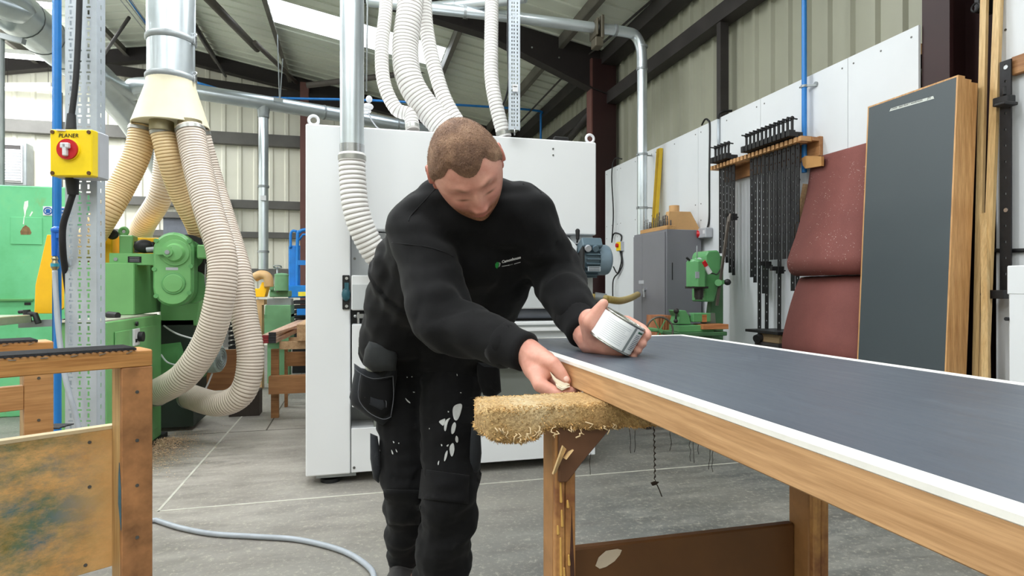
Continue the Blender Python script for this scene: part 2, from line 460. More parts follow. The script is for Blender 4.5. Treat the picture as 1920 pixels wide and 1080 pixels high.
# ---- roof sheets with real openings for the rooflights
sheet = mat('roof_liner_sheet', (226, 230, 216), 0.5, 0, 0.10, 0.7)
LX0, LX1 = -1.12, 1.235
lights_y = [(8.37, 9.2), (3.8, 4.63), (-0.9, -0.07)]
q = MB()
def roof_quad(x0, x1, y0, y1):
    q.add([(x0, y0, roof_z(x0)), (x0, y1, roof_z(x0)), (x1, y1, roof_z(x1)), (x1, y0, roof_z(x1))], [(0, 1, 2, 3)])
roof_quad(XL, -3, YF, YB); roof_quad(-3, LX0, YF, YB); roof_quad(LX1, XR + .05, YF, YB)
ye = YF
for a, b_ in sorted(lights_y): roof_quad(LX0, LX1, ye, a); ye = b_
roof_quad(LX0, LX1, ye, YB)
y = YF + .1
while y < YB:
    inl = any(a - .02 < y < b_ + .02 for a, b_ in lights_y)
    for x0, x1 in (((-3, LX0), (LX1, XR)) if inl else ((-3, XR),)) + ((XL, -3),):
        za, zb = roof_z(x0) - .012, roof_z(x1) - .012
        q.bar((x0, y, za), (x1, y, zb), .035, .022)
    y += .25
ceiling = struct(q.build('ceiling', sheet))
m, nt, b = _new('frosted_rooflight')
tr = nt.nodes.new('ShaderNodeBsdfTranslucent'); tr.inputs[0].default_value = (.97, .98, 1, 1)
nt.links.new(_ramp(nt, _noise(nt, _coords(nt), 3.0), [(0.3, (.93, .95, .96, 1)), (0.7, (1, 1, 1, 1))]), tr.inputs[0])
nt.links.new(tr.outputs[0], nt.nodes['Material Output'].inputs['Surface'])
for i, (a, b_) in enumerate(sorted(lights_y, reverse=True)):
    g = MB().add([(LX0, a, roof_z(LX0) + .01), (LX0, b_, roof_z(LX0) + .01), (LX1, b_, roof_z(LX1) + .01), (LX1, a, roof_z(LX1) + .01)], [(0, 1, 2, 3)])
    struct(g.build('window_%d' % (i + 1), m))
# ---- back wall rails
rail_m = mat('grey_rail', (96, 94, 90), 0.6, 0, 0.15, 3)
n = 20
for py, hgt in ((252, .2), (378, .14), (437, .10), (508, .10)):
    z = onY(300, py, YB - .1).z
    struct(MB().box((XL, YB - .16, z - hgt / 2), (2.9, YB - .03, z + hgt / 2)).build('trim_%d' % n, rail_m)); n += 1
p = onY(571, 400, 11.1)
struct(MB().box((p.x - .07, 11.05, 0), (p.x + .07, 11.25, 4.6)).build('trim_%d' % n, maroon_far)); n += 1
for px in (425, 108):
    p = onY(px, 420, 11.3); struct(MB().box((p.x - .05, 11.25, 0), (p.x + .05, 11.36, onY(px, 378, 11.3).z if px == 425 else 4.2)).build('trim_%d' % n, rail_m)); n += 1
# dark doorway in the back wall
a, b_ = onY(305, 408, 11.25), onY(352, 560, 11.25)
d1 = struct(MB().box((a.x, 11.28, 0), (b_.x, 11.40, a.z)).build('door_1', mat('dark_doorway', (98, 102, 112), .5)))
pbox('lintel', rail_m, d1, (a.x - .1, 11.22, a.z), (b_.x + .1, 11.38, a.z + .1))

# ---- steel bracing
def tube_struct(name, pts, r, m): return struct(part(name, m, None, lambda q: q.tube(pts, r, 10), True))
brace_m = mat('brace_tube', (92, 86, 80), .5, .3)
tube_struct('trim_%d' % n, [onY(575, 160, 9.9), onY(1010, 108, 9.3)], .045, brace_m); n += 1
tube_struct('trim_%d' % n, [onY(972, 232, 10.0), onY(1050, 150, 8.0), at(1240, -15, 6.1)], .013, dark_steel); n += 1
tube_struct('trim_%d' % n, [onX(1062, 268, 3.05), onX(1112, 205, 3.05)], .05, dark_steel); n += 1
tube_struct('trim_%d' % n, [at(185, 116, 8.0), at(242, 33, 7.2)], .02, dark_steel); n += 1
tube_struct('trim_%d' % n, [at(385, -8, 6.6), at(482, 92, 9.2)], .05, brace_m); n += 1
tube_struct('trim_%d' % n, [at(478, 80, 8.2), at(556, 155, 10.6)], .035, brace_m); n += 1
tube_struct('trim_%d' % n, [at(363, 45, 7.6), at(423, 143, 9.6)], .02, dark_steel); n += 1
# ================================================================ ceiling lamps
lamp_body = mat('lamp_housing', (215, 215, 215), .5)
lamp_glow = emit('lamp_diffuser', (250, 252, 255), 6.0)
def batten(x, y, rz, label, power=LAMP_W, z=None, length=1.5):
    z = (roof_z(x) - .45) if z is None else z
    t = thing('ceiling_light', (x, y, z), label, 'light', 'tube lights under the roof')
    u = Vector((math.cos(rz), math.sin(rz), 0)); v = Vector((-u.y, u.x, 0)); c = Vector((x, y, z))
    part('housing', lamp_body, t, lambda q: q.obox(c + Vector((0, 0, .05)), u, v, (0, 0, 1), length, .12, .06))
    part('diffuser', lamp_glow, t, lambda q: q.obox(c, u, v, (0, 0, 1), length * .97, .10, .04), bevel=.01)
    for s in (-.4, .4):
        e = c + u * s * length; zt = roof_z(e.x)
        if zt - z > .1: pcyl('hanger', dark_steel, t, e + Vector((0, 0, .08)), (e.x, e.y, zt), .004, seg=6)
    if power:
        ld = bpy.data.lights.new('lamp', 'AREA'); ld.shape = 'RECTANGLE'; ld.size = length; ld.size_y = .25; ld.energy = power
        ld.color = (0.945, 0.975, 1.0)
        lo = bpy.data.objects.new('lamp', ld); C.objects.link(lo); lo.parent = t
        lo.location = (0, 0, -.03); lo.rotation_euler = (0, 0, rz)
        l2 = ld.copy(); l2.energy = power * .18; up = bpy.data.objects.new('lamp', l2); C.objects.link(up); up.parent = t
        up.location = (0, 0, .09); up.rotation_euler = (math.pi, 0, rz)
    return t
for x, kx in ((-5.0, 1.0), (-2.95, 1.15), (-0.2, .95), (1.0, .35)):
    for y, ky in ((-2.6, .9), (0.0, .8), (2.2, .8), (4.3, 1.2)):
        batten(x, y, 0, 'white tube light hanging under the roof over the workshop', LAMP_W * kx * ky)
for x, y in ((-6.0, 8.6), (-4.3, 8.6), (-6.0, 6.4), (-4.6, 6.4), (-6.4, 10.2), (-5.0, 10.2)): batten(x, y, 0, 'white tube light hanging under the roof over the workshop', 68)
a, b_ = at(5, 170, 9.5), at(100, 163, 9.5)
batten((a.x + b_.x) / 2, (a.y + b_.y) / 2, math.atan2(b_.y - a.y, b_.x - a.x), 'long slim lit tube light near the back wall', 6, (a.z + b_.z) / 2, (b_ - a).length)

# ================================================================ overhead ducts
def seam_ring(q, p, d, r, w=.02):
    d = Vector(d).normalized(); p = Vector(p); q.cyl(p - d * w / 2, p + d * w / 2, r, seg=24)
def duct(name, pts, r, label, seams=(), sub=True, n=8, seg=24, m=galv, group=None):
    P = smooth_path(pts, n) if len(pts) > 2 else [Vector(p) for p in pts]
    o = tag(part(name, m, None, lambda q: q.tube(P, r, seg), 40), label, 'duct', group)
    for f in seams:
        i = f * (len(P) - 1); k = min(int(i), len(P) - 2); p = P[k].lerp(P[k + 1], i - k)
        part('seam_ring', galv_dull, o, lambda q: seam_ring(q, p, P[k + 1] - P[k], r + .007, .025), 40)
    return o
# big spiral trunk running under the ridge
seam_dark = mat('dark_seam', (92, 96, 98), .5, .4)
trunk = duct('spiral_duct', [(-3.08, 1.5, 3.6), (-3.08, 8.2, 3.6)], .205, 'wide spiral steel trunk duct running along under the roof beside the blue pipe', ())
for y in np.arange(4.2, 8.2, .42):
    part('seam_ring', seam_dark, trunk, lambda q: seam_ring(q, (-3.08, y, 3.6), (0, 1, 0), .209, .012), 40)
part('end_elbow', galv, trunk, lambda q: q.tube(smooth_path([(-3.08, 8.2, 3.6), (-3.07, 8.7, 3.57), (-3.04, 9.5, 3.42), (-3.0, 10.4, 3.1), (-2.98, 10.9, 2.9)], 6), .2, 24), 40)
part('side_branch', galv, trunk, lambda q: q.tube(smooth_path([(-3.08, 7.3, 3.6), at(236, 172, 7.9), at(250, 162, 7.9), at(283, 160, 7.9)], 6), .105, 20), 40)
part('upper_branch', galv, trunk, lambda q: q.tube(smooth_path([(-3.08, 4.3, 3.6), at(30, 5, 5.4), at(-40, -5, 5.0)], 6), .12, 20), 40)
# hanger strap with channel at the far-left top
hg = thing('duct_hanger', at(2, 75, 5.6), 'grey channel bracket on a round post under the spiral trunk duct', 'bracket')
part('channel', galv_dull, hg, lambda q: q.bar(at(-20, 62, 5.6), at(45, 78, 5.6), .05, .05))
part('post', galv_dull, hg, lambda q: q.cyl(at(3, 70, 5.6), at(3, 78, 5.6) - Vector((0, 0, 2.6)), .024, seg=12), 40)
# pipe crossing in front of the back wall with its drop
cross = duct('crossing_duct', [at(283, 160, 7.9), at(365, 172, 7.95), at(640, 216, 9.1), at(800, 245, 9.8)], .1, 'long steel duct crossing in front of the cream back wall', (.2, .33, .62, .85), n=6)
tee = at(494, 200, 8.45)
part('drop_pipe', galv, cross, lambda q: q.cyl(tee, at(494, 505, 8.45), .066, seg=20), 40)
for py in (218, 350, 472): part('seam_ring', galv_dull, cross, lambda q: seam_ring(q, at(494, py, 8.45), (0, 0, 1), .076, .03), 40)
part('tee_collar', galv_dull, cross, lambda q: q.cyl(at(494, 190, 8.45), at(494, 222, 8.45), .1, .07, seg=20), 40)
pbox('label_sticker', white_plastic, cross, at(489, 367, 8.38), at(499, 376, 8.37) + Vector((0, -.01, 0)))
part('hanger_wire', galv_dull, cross, lambda q: (q.tube([at(520, 65, 8.4), at(524, 185, 8.5)], .008, 6), q.tube([at(530, 110, 8.4), at(525, 190, 8.5)], .008, 6), q.box(at(513, 183, 8.4), at(530, 190, 8.4) + Vector((0, .05, 0)))))
# duct over the sander to the drop on the lined wall
ov = duct('overhead_duct', [at(690, 2, 5.5), at(806, 15, 5.45), at(975, 34, 5.6), at(1120, 53, 5.75), at(1172, 60, 5.82), at(1192, 68, 5.85), at(1202, 92, 5.86), at(1204, 130, 5.86)], .05, 'slim steel duct with blast gate turning down the lined wall', (.2, .5), n=6)
part('drop_pipe', galv, ov, lambda q: q.cyl(at(1204, 125, 5.86), at(1204, 445, 5.86), .048, seg=20), 40)
for py in (88, 130, 390, 290): part('seam_ring', galv_dull, ov, lambda q: seam_ring(q, at(1204, py, 5.86), (0, 0, 1), .055, .02), 40)
g0 = at(1123, 57, 5.75)
part('blast_gate', mat('cast_iron_gate', (86, 80, 66), .6, .4), ov, lambda q: (q.obox(g0, (1, 0, 0), (0, 1, 0), (0, 0, 1), .03, .2, .22), q.obox(g0 + Vector((-.05, 0, 0)), (1, 0, 0), (0, 1, 0), (0, 0, 1), .02, .19, .16), q.obox(g0 + Vector((-.03, -.03, -.14)), (1, 0, 0), (0, 1, 0), (0, 0, 1), .08, .12, .09)), bevel=.006)
for py in (290, 388): part('wall_clip', galv_dull, ov, lambda q: q.bar(at(1195, py, 5.82), onX(1222, py + 2, 2.98), .012, .012))
duct('upper_duct', [at(806, 15, 5.6), at(880, 8, 5.5), at(985, -6, 5.3)], .052, 'short steel duct rising off the overhead duct behind the hoses', (.35, .7), n=4)
# blue compressed-air line along the back
tag(part('air_pipe', blue_pipe, None, lambda q: q.tube(smooth_path([at(360, 152, 8.9), at(480, 181, 9.1), at(690, 188, 9.3), at(930, 201, 9.6), at(1010, 208, 9.9), at(1014, 214, 9.9)], 4) + [at(1014, 275, 9.9)], .018, 10), True), 'thin blue air pipe strung across below the roof at the back', 'pipe')
for k, (dx) in enumerate((0, 5, 9)):
    tag(part('roof_cable', mat('pale_cable', (170, 172, 170), .5), None, lambda q: q.tube([at(222 + dx * 2, -5, 6.5), at(283 + dx, 72 - dx, 7.6)], .006, 6), True), 'thin pale cable running down under the roof above the spiral trunk', 'cable', 'pale cables under the roof')
tag(part('air_pipe', blue_pipe, None, lambda q: q.tube([at(240, -5, 6.6), at(285, 60, 7.5)], .014, 8), True), 'short blue air pipe running down under the roof among pale cables', 'pipe')

# ================================================================ flexible hoses
def hose_mat(name, a, b):
    out = []
    for nm, c, tr_ in ((name + '_wall', a, .35), (name + '_rib', b, .15)):
        m, nt, bs = _new(nm)
        f = _noise(nt, _coords(nt), 6.0, 4, .6); c0 = lin(c)
        nt.links.new(_ramp(nt, f, [(.3, tuple(x * .86 for x in c0[:3]) + (1,)), (.7, c0)]), bs.inputs['Base Color'])
        bs.inputs['Roughness'].default_value = .32
        tl = nt.nodes.new('ShaderNodeBsdfTranslucent'); tl.inputs[0].default_value = c0
        mx = nt.nodes.new('ShaderNodeMixShader'); mx.inputs[0].default_value = tr_
        nt.links.new(bs.outputs[0], mx.inputs[1]); nt.links.new(tl.outputs[0], mx.inputs[2])
        nt.links.new(mx.outputs[0], nt.nodes['Material Output'].inputs['Surface'])
        out.append(m)
    return out
hm_tan = hose_mat('tan_hose', (188, 148, 92), (244, 216, 166))
hm_pink = hose_mat('beige_hose', (206, 182, 156), (248, 236, 220))
hm_white = hose_mat('white_hose', (190, 182, 176), (255, 253, 250))
hm_grey = hose_mat('grey_hose', (158, 136, 116), (230, 216, 202))
clamp_m = mat('hose_clamp', (165, 165, 160), .35, .7)
def hose(pts, r, mats, label, pitch=.0185, amp=.035, ends=(True, True), group=None):
    P = smooth_path(pts, 14); k = 5
    Q, L = resample(P, pitch / k)
    prof = [1 - amp, 1 - amp * .6, 1.0, 1.0, 1 - amp * .6]
    rr = [r * prof[i % k] for i in range(len(Q))]
    q = MB(); q.tube(Q, rr, 20)
    ns = 20
    q.m = [1 if (i // ns) % k in (0, 1, 2, 3) else 0 for i in range((len(Q) - 1) * ns)] + [0, 0]
    o = tag(q.build('flexible_hose', list(mats), None, True), label, 'hose', group)
    for e, (a, b2) in zip(ends, ((Q[0], Q[3]), (Q[-1], Q[-4]))):
        if e:
            d = (b2 - a).normalized()
            part('hose_clamp', clamp_m, o, lambda q: q.cyl(a + d * .012, a + d * .034, r * 1.03, seg=20), 40)
    return o
# --- dust drop over the planer
drop_x, drop_y = at(321, 100, 3.9).x, at(321, 100, 3.9).y
drop = thing('extraction_drop', (drop_x, drop_y, 2.07), 'fat shiny vertical duct ending in a cream cone over the green planer', 'duct')
zz = lambda py: at(321, py, 3.9).z
pcyl('upper_pipe', galv, drop, (drop_x, drop_y, zz(75)), (drop_x, drop_y, 4.79), .141, seg=36)
pcyl('lower_pipe', galv, drop, (drop_x, drop_y, zz(150)), (drop_x, drop_y, zz(75)), .138, seg=36)
for py in (76, 148):
    cl = part('clamp_ring', galv_dull, drop, lambda q: q.lathe((drop_x, drop_y, zz(py) - .02), (0, 0, 1), [(0, .142), (.01, .15), (.03, .15), (.04, .142)], 36), 40)
    s = Vector((cT, -sT, 0)); c = Vector((drop_x, drop_y, zz(py))) + s * .152
    part('latch', steel, cl, lambda q: (q.obox(c, s, (0, 0, 1), s.cross(Vector((0, 0, 1))), .02, .05, .02), q.torus(c + Vector((0, 0, .035)), s.cross(Vector((0, 0, 1))), .012, .004, 12, 6)))
cone_m = mat('cream_cone_paint', (222, 213, 184), .5, 0, .05)
part('cone', cone_m, drop, lambda q: q.lathe((drop_x, drop_y, zz(238)), (0, 0, 1), [(.0, .0), (.012, .215), (.0, .222), (.004, .226), (zz(162) - zz(238), .145), (zz(150) - zz(238), .143)], 40), 40)
ch = mat('spigot_steel', (150, 140, 110), .4, .6)
for px, dd in ((268, 3.9), (303, 3.8), (312, 4.05), (356, 3.82)):
    pcyl('spigot', ch, drop, at(px, 226, dd), at(px, 246, dd), .07, seg=20)
hose([at(268, 238, 3.9), at(257, 290, 3.88), at(228, 350, 3.85), at(196, 405, 3.8), at(160, 462, 3.9), at(130, 500, 4.1)], .079, hm_tan, 'tan ribbed hose sloping from the cream cone behind the perforated tray')
hose([at(312, 240, 4.1), at(312, 300, 4.2), at(300, 370, 4.25), at(268, 425, 4.35), at(258, 470, 4.6)], .078, hm_pink, 'pale ribbed hose hanging behind the others down to the yellow guard')
hose([at(303, 240, 3.82), at(318, 300, 3.85), at(338, 360, 3.95), at(372, 430, 4.1), at(392, 500, 4.35), at(398, 560, 4.6)], .072, hm_tan, 'tan ribbed hose running from the cone down behind the gear motor')
hose([at(356, 240, 3.82), at(368, 300, 3.78), at(390, 390, 3.7), at(416, 480, 3.65), at(412, 560, 3.62), at(389, 640, 3.65), at(345, 705, 3.7), at(290, 738, 3.85)], .086, hm_grey, 'thick beige ribbed hose curling in front of the planer base')
hose([at(368, 246, 3.98), at(392, 330, 4.05), at(420, 420, 4.0), at(447, 510, 3.9), at(458, 590, 3.85), at(470, 670, 3.82), at(455, 735, 3.82), at(410, 757, 3.9), at(352, 742, 4.1)], .082, hm_grey, 'beige ribbed hose looping down almost to the floor beside the planer')
# --- sander pipe and hoses
sd = thing('sander_drop_duct', at(660, 275, 2.98), 'straight vertical steel duct in front of the white sander cabinet', 'duct')
px_, py_ = at(660, 270, 2.98).x, at(660, 270, 2.98).y
pcyl('pipe', galv, sd, (px_, py_, at(660, 272, 2.98).z), (px_, py_, 4.5), .058, seg=36)
pcyl('collar', steel, sd, (px_, py_, at(660, 292, 2.98).z), (px_, py_, at(660, 272, 2.98).z), .06, seg=36)
hose([at(660, 288, 2.98), at(661, 330, 2.98), at(667, 390, 2.98), at(684, 440, 3.0), at(712, 484, 3.04), at(752, 508, 3.1)], .066, hm_white, 'white ribbed hose curving from the duct to the sander front', pitch=.023, amp=.06)
hose([at(722, -140, 3.9), at(724, 0, 3.6), at(716, 90, 3.5), at(720, 155, 3.45), at(742, 203, 3.45), at(768, 216, 3.45), at(774, 246, 3.42)], .04, hm_white, 'slim white ribbed hose bending onto the sander top beside the steel duct', pitch=.02)
hose([at(776, -140, 3.8), at(770, 0, 3.6), at(760, 90, 3.55), at(768, 150, 3.5), at(798, 200, 3.5), at(846, 252, 3.5)], .078, hm_white, 'thickest white ribbed hose dropping onto the sander top behind the man', pitch=.022)
hose([at(798, -140, 4.0), at(796, 0, 3.8), at(802, 70, 3.75), at(818, 140, 3.7), at(838, 195, 3.68), at(872, 250, 3.68)], .046, hm_white, 'slim white ribbed hose tucked behind the thickest hose', pitch=.022)
hose([at(922, -140, 3.8), at(922, 0, 3.6), at(921, 90, 3.5), at(922, 150, 3.45), at(932, 205, 3.42), at(946, 258, 3.42)], .041, hm_white, 'slim white ribbed hose hanging beside the narrow perforated channel', pitch=.02)
# ================================================================ perforated cable tray with isolator
TX, TY = at(152, 540, 2.6).x, at(152, 540, 2.6).y
tdir = Vector((0.97, -0.24, 0)).normalized(); tback = Vector((0.24, 0.97, 0)).normalized()
def tray(name, label, base, ux, w, z0, z1, cols, pitch, flange, big=True):
    ux = Vector(ux).normalized(); bk = Vector((-ux.y, ux.x, 0))
    t = thing(name, base, label, 'cable tray')
    o = Vector(base) - ux * w / 2; o.z = z0
    holes = []; nrow = int((z1 - z0 - .03) / pitch)
    for c in cols:
        for k in range(nrow):
            z = .02 + k * pitch
            if big:
                holes.append((c - .0095, c + .0095, z, z + .007)); holes.append((c - .0045, c + .0045, z + pitch * .36, z + pitch * .36 + .020))
            else: holes.append((c - .0025, c + .0025, z, z + pitch * .55))
    part('perforated_web', galv_plate, t, lambda q: q.perf(o, ux, (0, 0, 1), w, z1 - z0, .0015, holes))
    fh = [(flange * .5 - .003, flange * .5 + .003, .02 + k * pitch + .004, .02 + k * pitch + .004 + pitch * .4) for k in range(nrow)]
    for e in (o, o + ux * w):
        part('flange', galv_plate, t, lambda q: q.perf(e, bk, (0, 0, 1), flange, z1 - z0, .0015, fh))
    for e in (o, o + ux * w):
        part('lip', galv_plate, t, lambda q: q.bar(e + bk * flange, e + bk * flange + Vector((0, 0, z1 - z0)), .008, .003, (1, 0, 0)))
    return t
ctray = tray('cable_tray', 'wide perforated zinc cable tray standing upright behind the yellow isolator', (TX, TY, 0.0), tdir, .135, 0.0, 2.75, (.024, .062, .100), .047, .05)
# isolator
iso_c = at(142, 289, 2.5)
iso = thing('planer_isolator', iso_c - Vector((0, 0, .1)), 'yellow switch box with red rotary knob fixed to the upright tray', 'switch box')
n_ = -tback; u_ = tdir; c0 = iso_c
part('enclosure', grey_plastic, iso, lambda q: q.obox(c0 - n_ * .045 + u_ * .0, u_, n_, (0, 0, 1), .176, .07, .196), bevel=.006)
part('cover', yellow_paint, iso, lambda q: q.obox(c0 + n_ * .008, u_, n_, (0, 0, 1), .172, .04, .192), bevel=.004)
cov = c0 + n_ * .029
for sx in (-1, 1):
    for sz in (-1, 1):
        p = cov + u_ * sx * .074 + Vector((0, 0, sz * .084))
        pcyl('cover_screw', mat('brown_screw', (92, 58, 20), .5), iso, p - n_ * .002, p + n_ * .003, .008, seg=10)
kp = cov + Vector((0, 0, .012)) + u_ * (-.008)
knob = pcyl('knob_plate', red_plastic, iso, kp, kp + n_ * .012, .042, seg=28)
part('knob_bezel', yellow_paint, iso, lambda q: q.lathe(kp - n_ * .002, n_, [(0, .047), (.006, .046), (.007, .04)], 28), 40)
part('knob_handle', white_plastic, knob, lambda q: (q.obox(kp + n_ * .02 + Vector((0, 0, -.005)), u_, n_, (0, 0, 1), .016, .018, .05), q.obox(kp + n_ * .02 + Vector((0, 0, .012)), u_, n_, (0, 0, 1), .034, .018, .022)), bevel=.003)
text_mesh('PLANER', .023, 'lettering', ink, iso, cov + u_ * (-.05) + Vector((0, 0, .062)) + n_ * .0006, u_, (0, 0, 1), .0004, .12)
pbox('maker_sticker', white_plastic, iso, cov + u_ * -.055 + Vector((0, 0, .088)), cov + u_ * -.02 + Vector((0, 0, .094)) + n_ * .002)
pcyl('gland', black_rub, iso, at(135, 330, 2.53), at(137, 365, 2.54), .026, .02, 14)
pcyl('gland', black_rub, iso, at(133, 244, 2.53), at(134, 215, 2.54), .02, .016, 14)
tag(part('black_cable', black_rub, None, lambda q: q.tube(smooth_path([at(134, 218, 2.54), at(142, 150, 2.55), at(147, 60, 2.56), at(150, -40, 2.56)], 8), .0115, 10), True), 'thick black cable running up the tray from the isolator', 'cable')
tag(part('black_cable', black_rub, None, lambda q: q.tube(smooth_path([at(137, 362, 2.54), at(128, 390, 2.54), at(118, 425, 2.54), at(118, 470, 2.55), at(124, 520, 2.62), at(140, 640, 2.8)], 8), .0125, 10), True), 'thick black cable curving down from the isolator beside the blue pipe', 'cable')
# blue standpipe with air coupling and hose
bp = at(108, 540, 2.66)
sp = thing('air_standpipe', (bp.x, bp.y, 0), 'bright blue vertical air pipe beside the perforated tray', 'pipe')
pcyl('pipe', blue_pipe, sp, (bp.x, bp.y, 0), (bp.x, bp.y, 3.6), .0145, seg=16)
pcyl('clip', galv_dull, sp, (bp.x, bp.y, at(108, 307, 2.66).z), (bp.x, bp.y, at(108, 300, 2.66).z), .017, seg=14)
tag(part('thin_air_pipe', blue_pipe, None, lambda q: q.cyl(at(100, 660, 2.8), at(100, -60, 2.8), .005, seg=8), True), 'very thin blue pipe just behind the blue standpipe', 'pipe')
fit = thing('air_coupling', at(104, 500, 2.6), 'blue plastic air coupling with brass connector on the standpipe', 'coupling')
fb = mat('bright_blue_plastic', (22, 110, 214), .35)
part('body', fb, fit, lambda q: (q.cyl(at(104, 432, 2.62), at(103, 480, 2.62), .016, .012, 14), q.ell(at(107, 432, 2.62), .024, .02, .018), q.obox(at(112, 440, 2.62), (1, 0, 0), (0, 1, 0), (0, 0, 1), .02, .02, .03)), 40)
part('connector', mat('brass_nickel', (170, 160, 130), .3, .8), fit, lambda q: q.lathe(at(103, 480, 2.62), at(103, 510, 2.62) - at(103, 480, 2.62), [(0, .008), (.012, .013), (.02, .009), (.035, .015), (.05, .015), (.06, .009), (.075, .008)], 16), 40)
part('collar', mat('teal_collar', (60, 165, 190), .4), fit, lambda q: q.cyl(at(103, 494, 2.62), at(103, 500, 2.62), .016, seg=16), 40)
tag(part('air_hose', mat('grey_air_hose', (165, 172, 180), .4), None, lambda q: q.tube(smooth_path([at(103, 508, 2.62), at(106, 570, 2.58), at(112, 640, 2.55), at(124, 715, 2.52), at(146, 795, 2.5), at(165, 900, 2.45), onZ(190, 985, .012), onZ(292, 975, .012)], 10) + smooth_path([onZ(292, 975, .012), onZ(340, 990, .012), onZ(400, 1001, .012), onZ(480, 1006, .012), onZ(560, 1012, .012), onZ(640, 1032, .012), onZ(690, 1062, .012), onZ(702, 1090, .012), onZ(690, 1130, .012)], 10)[1:], .0105, 12), True), 'grey air hose hanging down the standpipe and trailing over the concrete floor', 'hose')

# ================================================================ green planer
G = mat('planer_green', (112, 172, 106), .38, 0, .1, 3.0)
GD = mat('planer_dark_green', (94, 156, 94), .45, 0, .14, 3.0)
YG = mat('yellow_guard', (252, 190, 22), .45, 0, .06)
bed = mat('planer_bed_steel', (196, 194, 180), .35, .4, .1)
pl = thing('planer', (-1.5, 4.1, 0), 'green planing machine with gear motor and yellow guards under the ribbed hoses', 'machine')
base = pbox('base_cabinet', G, pl, (-1.48, 3.62, .02), (-1.27, 4.55, .84), .006)
pbox('door', G, base, (-1.268, 3.72, .1), (-1.262, 4.45, .78), .003)
pbox('base_top', bed, base, (-1.5, 3.60, .84), (-1.28, 4.5, .848))
hs = onX(253, 632, -1.262)
sw = part('switch', white_plastic, base, lambda q: q.box((-1.262, hs.y - .05, hs.z - .05), (-1.25, hs.y + .05, hs.z + .05)), bevel=.003)
part('switch_knob', black_rub, sw, lambda q: (q.cyl((-1.25, hs.y + .03, hs.z), (-1.225, hs.y + .03, hs.z), .03, seg=16), q.box((-1.25, hs.y - .03, hs.z - .03), (-1.248, hs.y + 0, hs.z - .01))), 40)
k2 = onX(256, 607, -1.262); pcyl('lock', black_rub, base, (-1.264, k2.y, k2.z), (-1.255, k2.y, k2.z), .014, seg=12)
pbox('toe', black_rub, pl, (-1.46, 3.75, 0), (-1.25, 4.62, .03))
# head block
p0 = at(252, 592, 3.84)
HX, HY = p0.x, p0.y
pbox('head_block', G, pl, (-1.75, HY, .848), (HX, HY + .75, 1.18), .006)
a = onY(208, 497, HY + .08); b_ = onY(296, 476, HY + .08)
pbox('top_plate', G, pl, (a.x, HY + .05, a.z), (b_.x, HY + .12, b_.z), .003)
pc = onY(217, 486, HY + .05); pcyl('bolt', galv_dull, pl, (pc.x, HY + .045, pc.z), (pc.x, HY + .05, pc.z), .012, seg=10)
a = onY(240, 492, HY + .05); b_ = onY(265, 481, HY + .05)
np_ = pbox('rating_plate', ink, pl, (a.x, HY + .046, a.z), (b_.x, HY + .05, b_.z))
for k in range(3): pbox('plate_line', grey_plastic, np_, (a.x + .01, HY + .0452, a.z + .008 + k * .01), (b_.x - .01, HY + .046, a.z + .010 + k * .01))
a = onY(223, 477, HY + .12); b_ = onY(249, 441, HY + .12)
post = pbox('lifting_post', G, pl, (a.x, HY + .12, a.z), (b_.x, HY + .22, b_.z), .006)
lc = onY(232, 434, HY + .15)
part('lug', G, post, lambda q: (q.torus(lc, (0, 1, 0), .022, .012, 16, 8), q.box((lc.x - .02, HY + .14, lc.z - .04), (lc.x + .02, HY + .16, lc.z - .015))), True)
a = onY(150, 492, HY + .2); b_ = onY(210, 440, HY + .2)
pbox('hood', YG, pl, (a.x, HY + .2, a.z - .02), (b_.x, HY + .5, b_.z), .006)
a = onY(246, 470, HY + .3); b_ = onY(292, 446, HY + .3)
pbox('rear_hood', YG, pl, (a.x, HY + .3, a.z - .1), (b_.x + .2, HY + .45, b_.z), .004)
kn = onY(213, 440, HY + .15); part('knob', black_rub, pl, lambda q: q.lathe(kn, (0, -1, 0), [(0, .03), (.02, .034), (.035, .026)], 16), 40)
m0 = onY(270, 462, HY + .1); part('drive_coupling', black_rub, pl, lambda q: (q.ell(m0, .06, .05, .045), q.box(m0 + Vector((-.05, -.02, -.04)), m0 + Vector((.06, .05, .03)))), 40)
pcyl('link_rod', galv_dull, pl, onY(275, 468, HY), onY(300, 466, HY), .015)
# gear motor
gx, gy = at(325, 505, 3.85).x, at(325, 505, 3.85).y
gm = at(325, 505, 3.85)
def stadium(cx, zc, hw, hh, y, n=12):
    pts = []
    for k in range(n + 1):
        t = math.pi * k / n; pts.append((cx + hw * math.cos(t), y, zc + (hh - hw) + hw * math.sin(t)))
    for k in range(n + 1):
        t = math.pi + math.pi * k / n; pts.append((cx + hw * math.cos(t), y, zc - (hh - hw) + hw * math.sin(t)))
    return pts
gb = part('gearbox', GD, pl, lambda q: q.prism(stadium(gx, gm.z, .118, .238, gy), (0, .12, 0)), bevel=.012)
part('gearbox_rim', G, gb, lambda q: q.prism(stadium(gx, gm.z, .105, .225, gy - .012), (0, .012, 0)), bevel=.004)
c1 = Vector((gx + .015, gy - .012, gm.z + .105)); c2 = Vector((gx + .005, gy - .012, gm.z - .09))
part('boss', G, gb, lambda q: (q.lathe(c1, (0, -1, 0), [(0, .085), (.012, .082), (.014, .06), (.04, .05), (.045, .02)], 28), q.obox(c1 + Vector((-.055, -.025, .01)), (1, 0, 0), (0, 1, 0), (0, 0, 1), .09, .04, .05), q.cyl(c1 + Vector((-.03, -.03, 0)), c1 + Vector((-.03, -.06, 0)), .028, seg=20)), 40)
pcyl('shaft_end', galv_dull, gb, c1 + Vector((-.03, -.06, 0)), c1 + Vector((-.03, -.068, 0)), .014, seg=12)
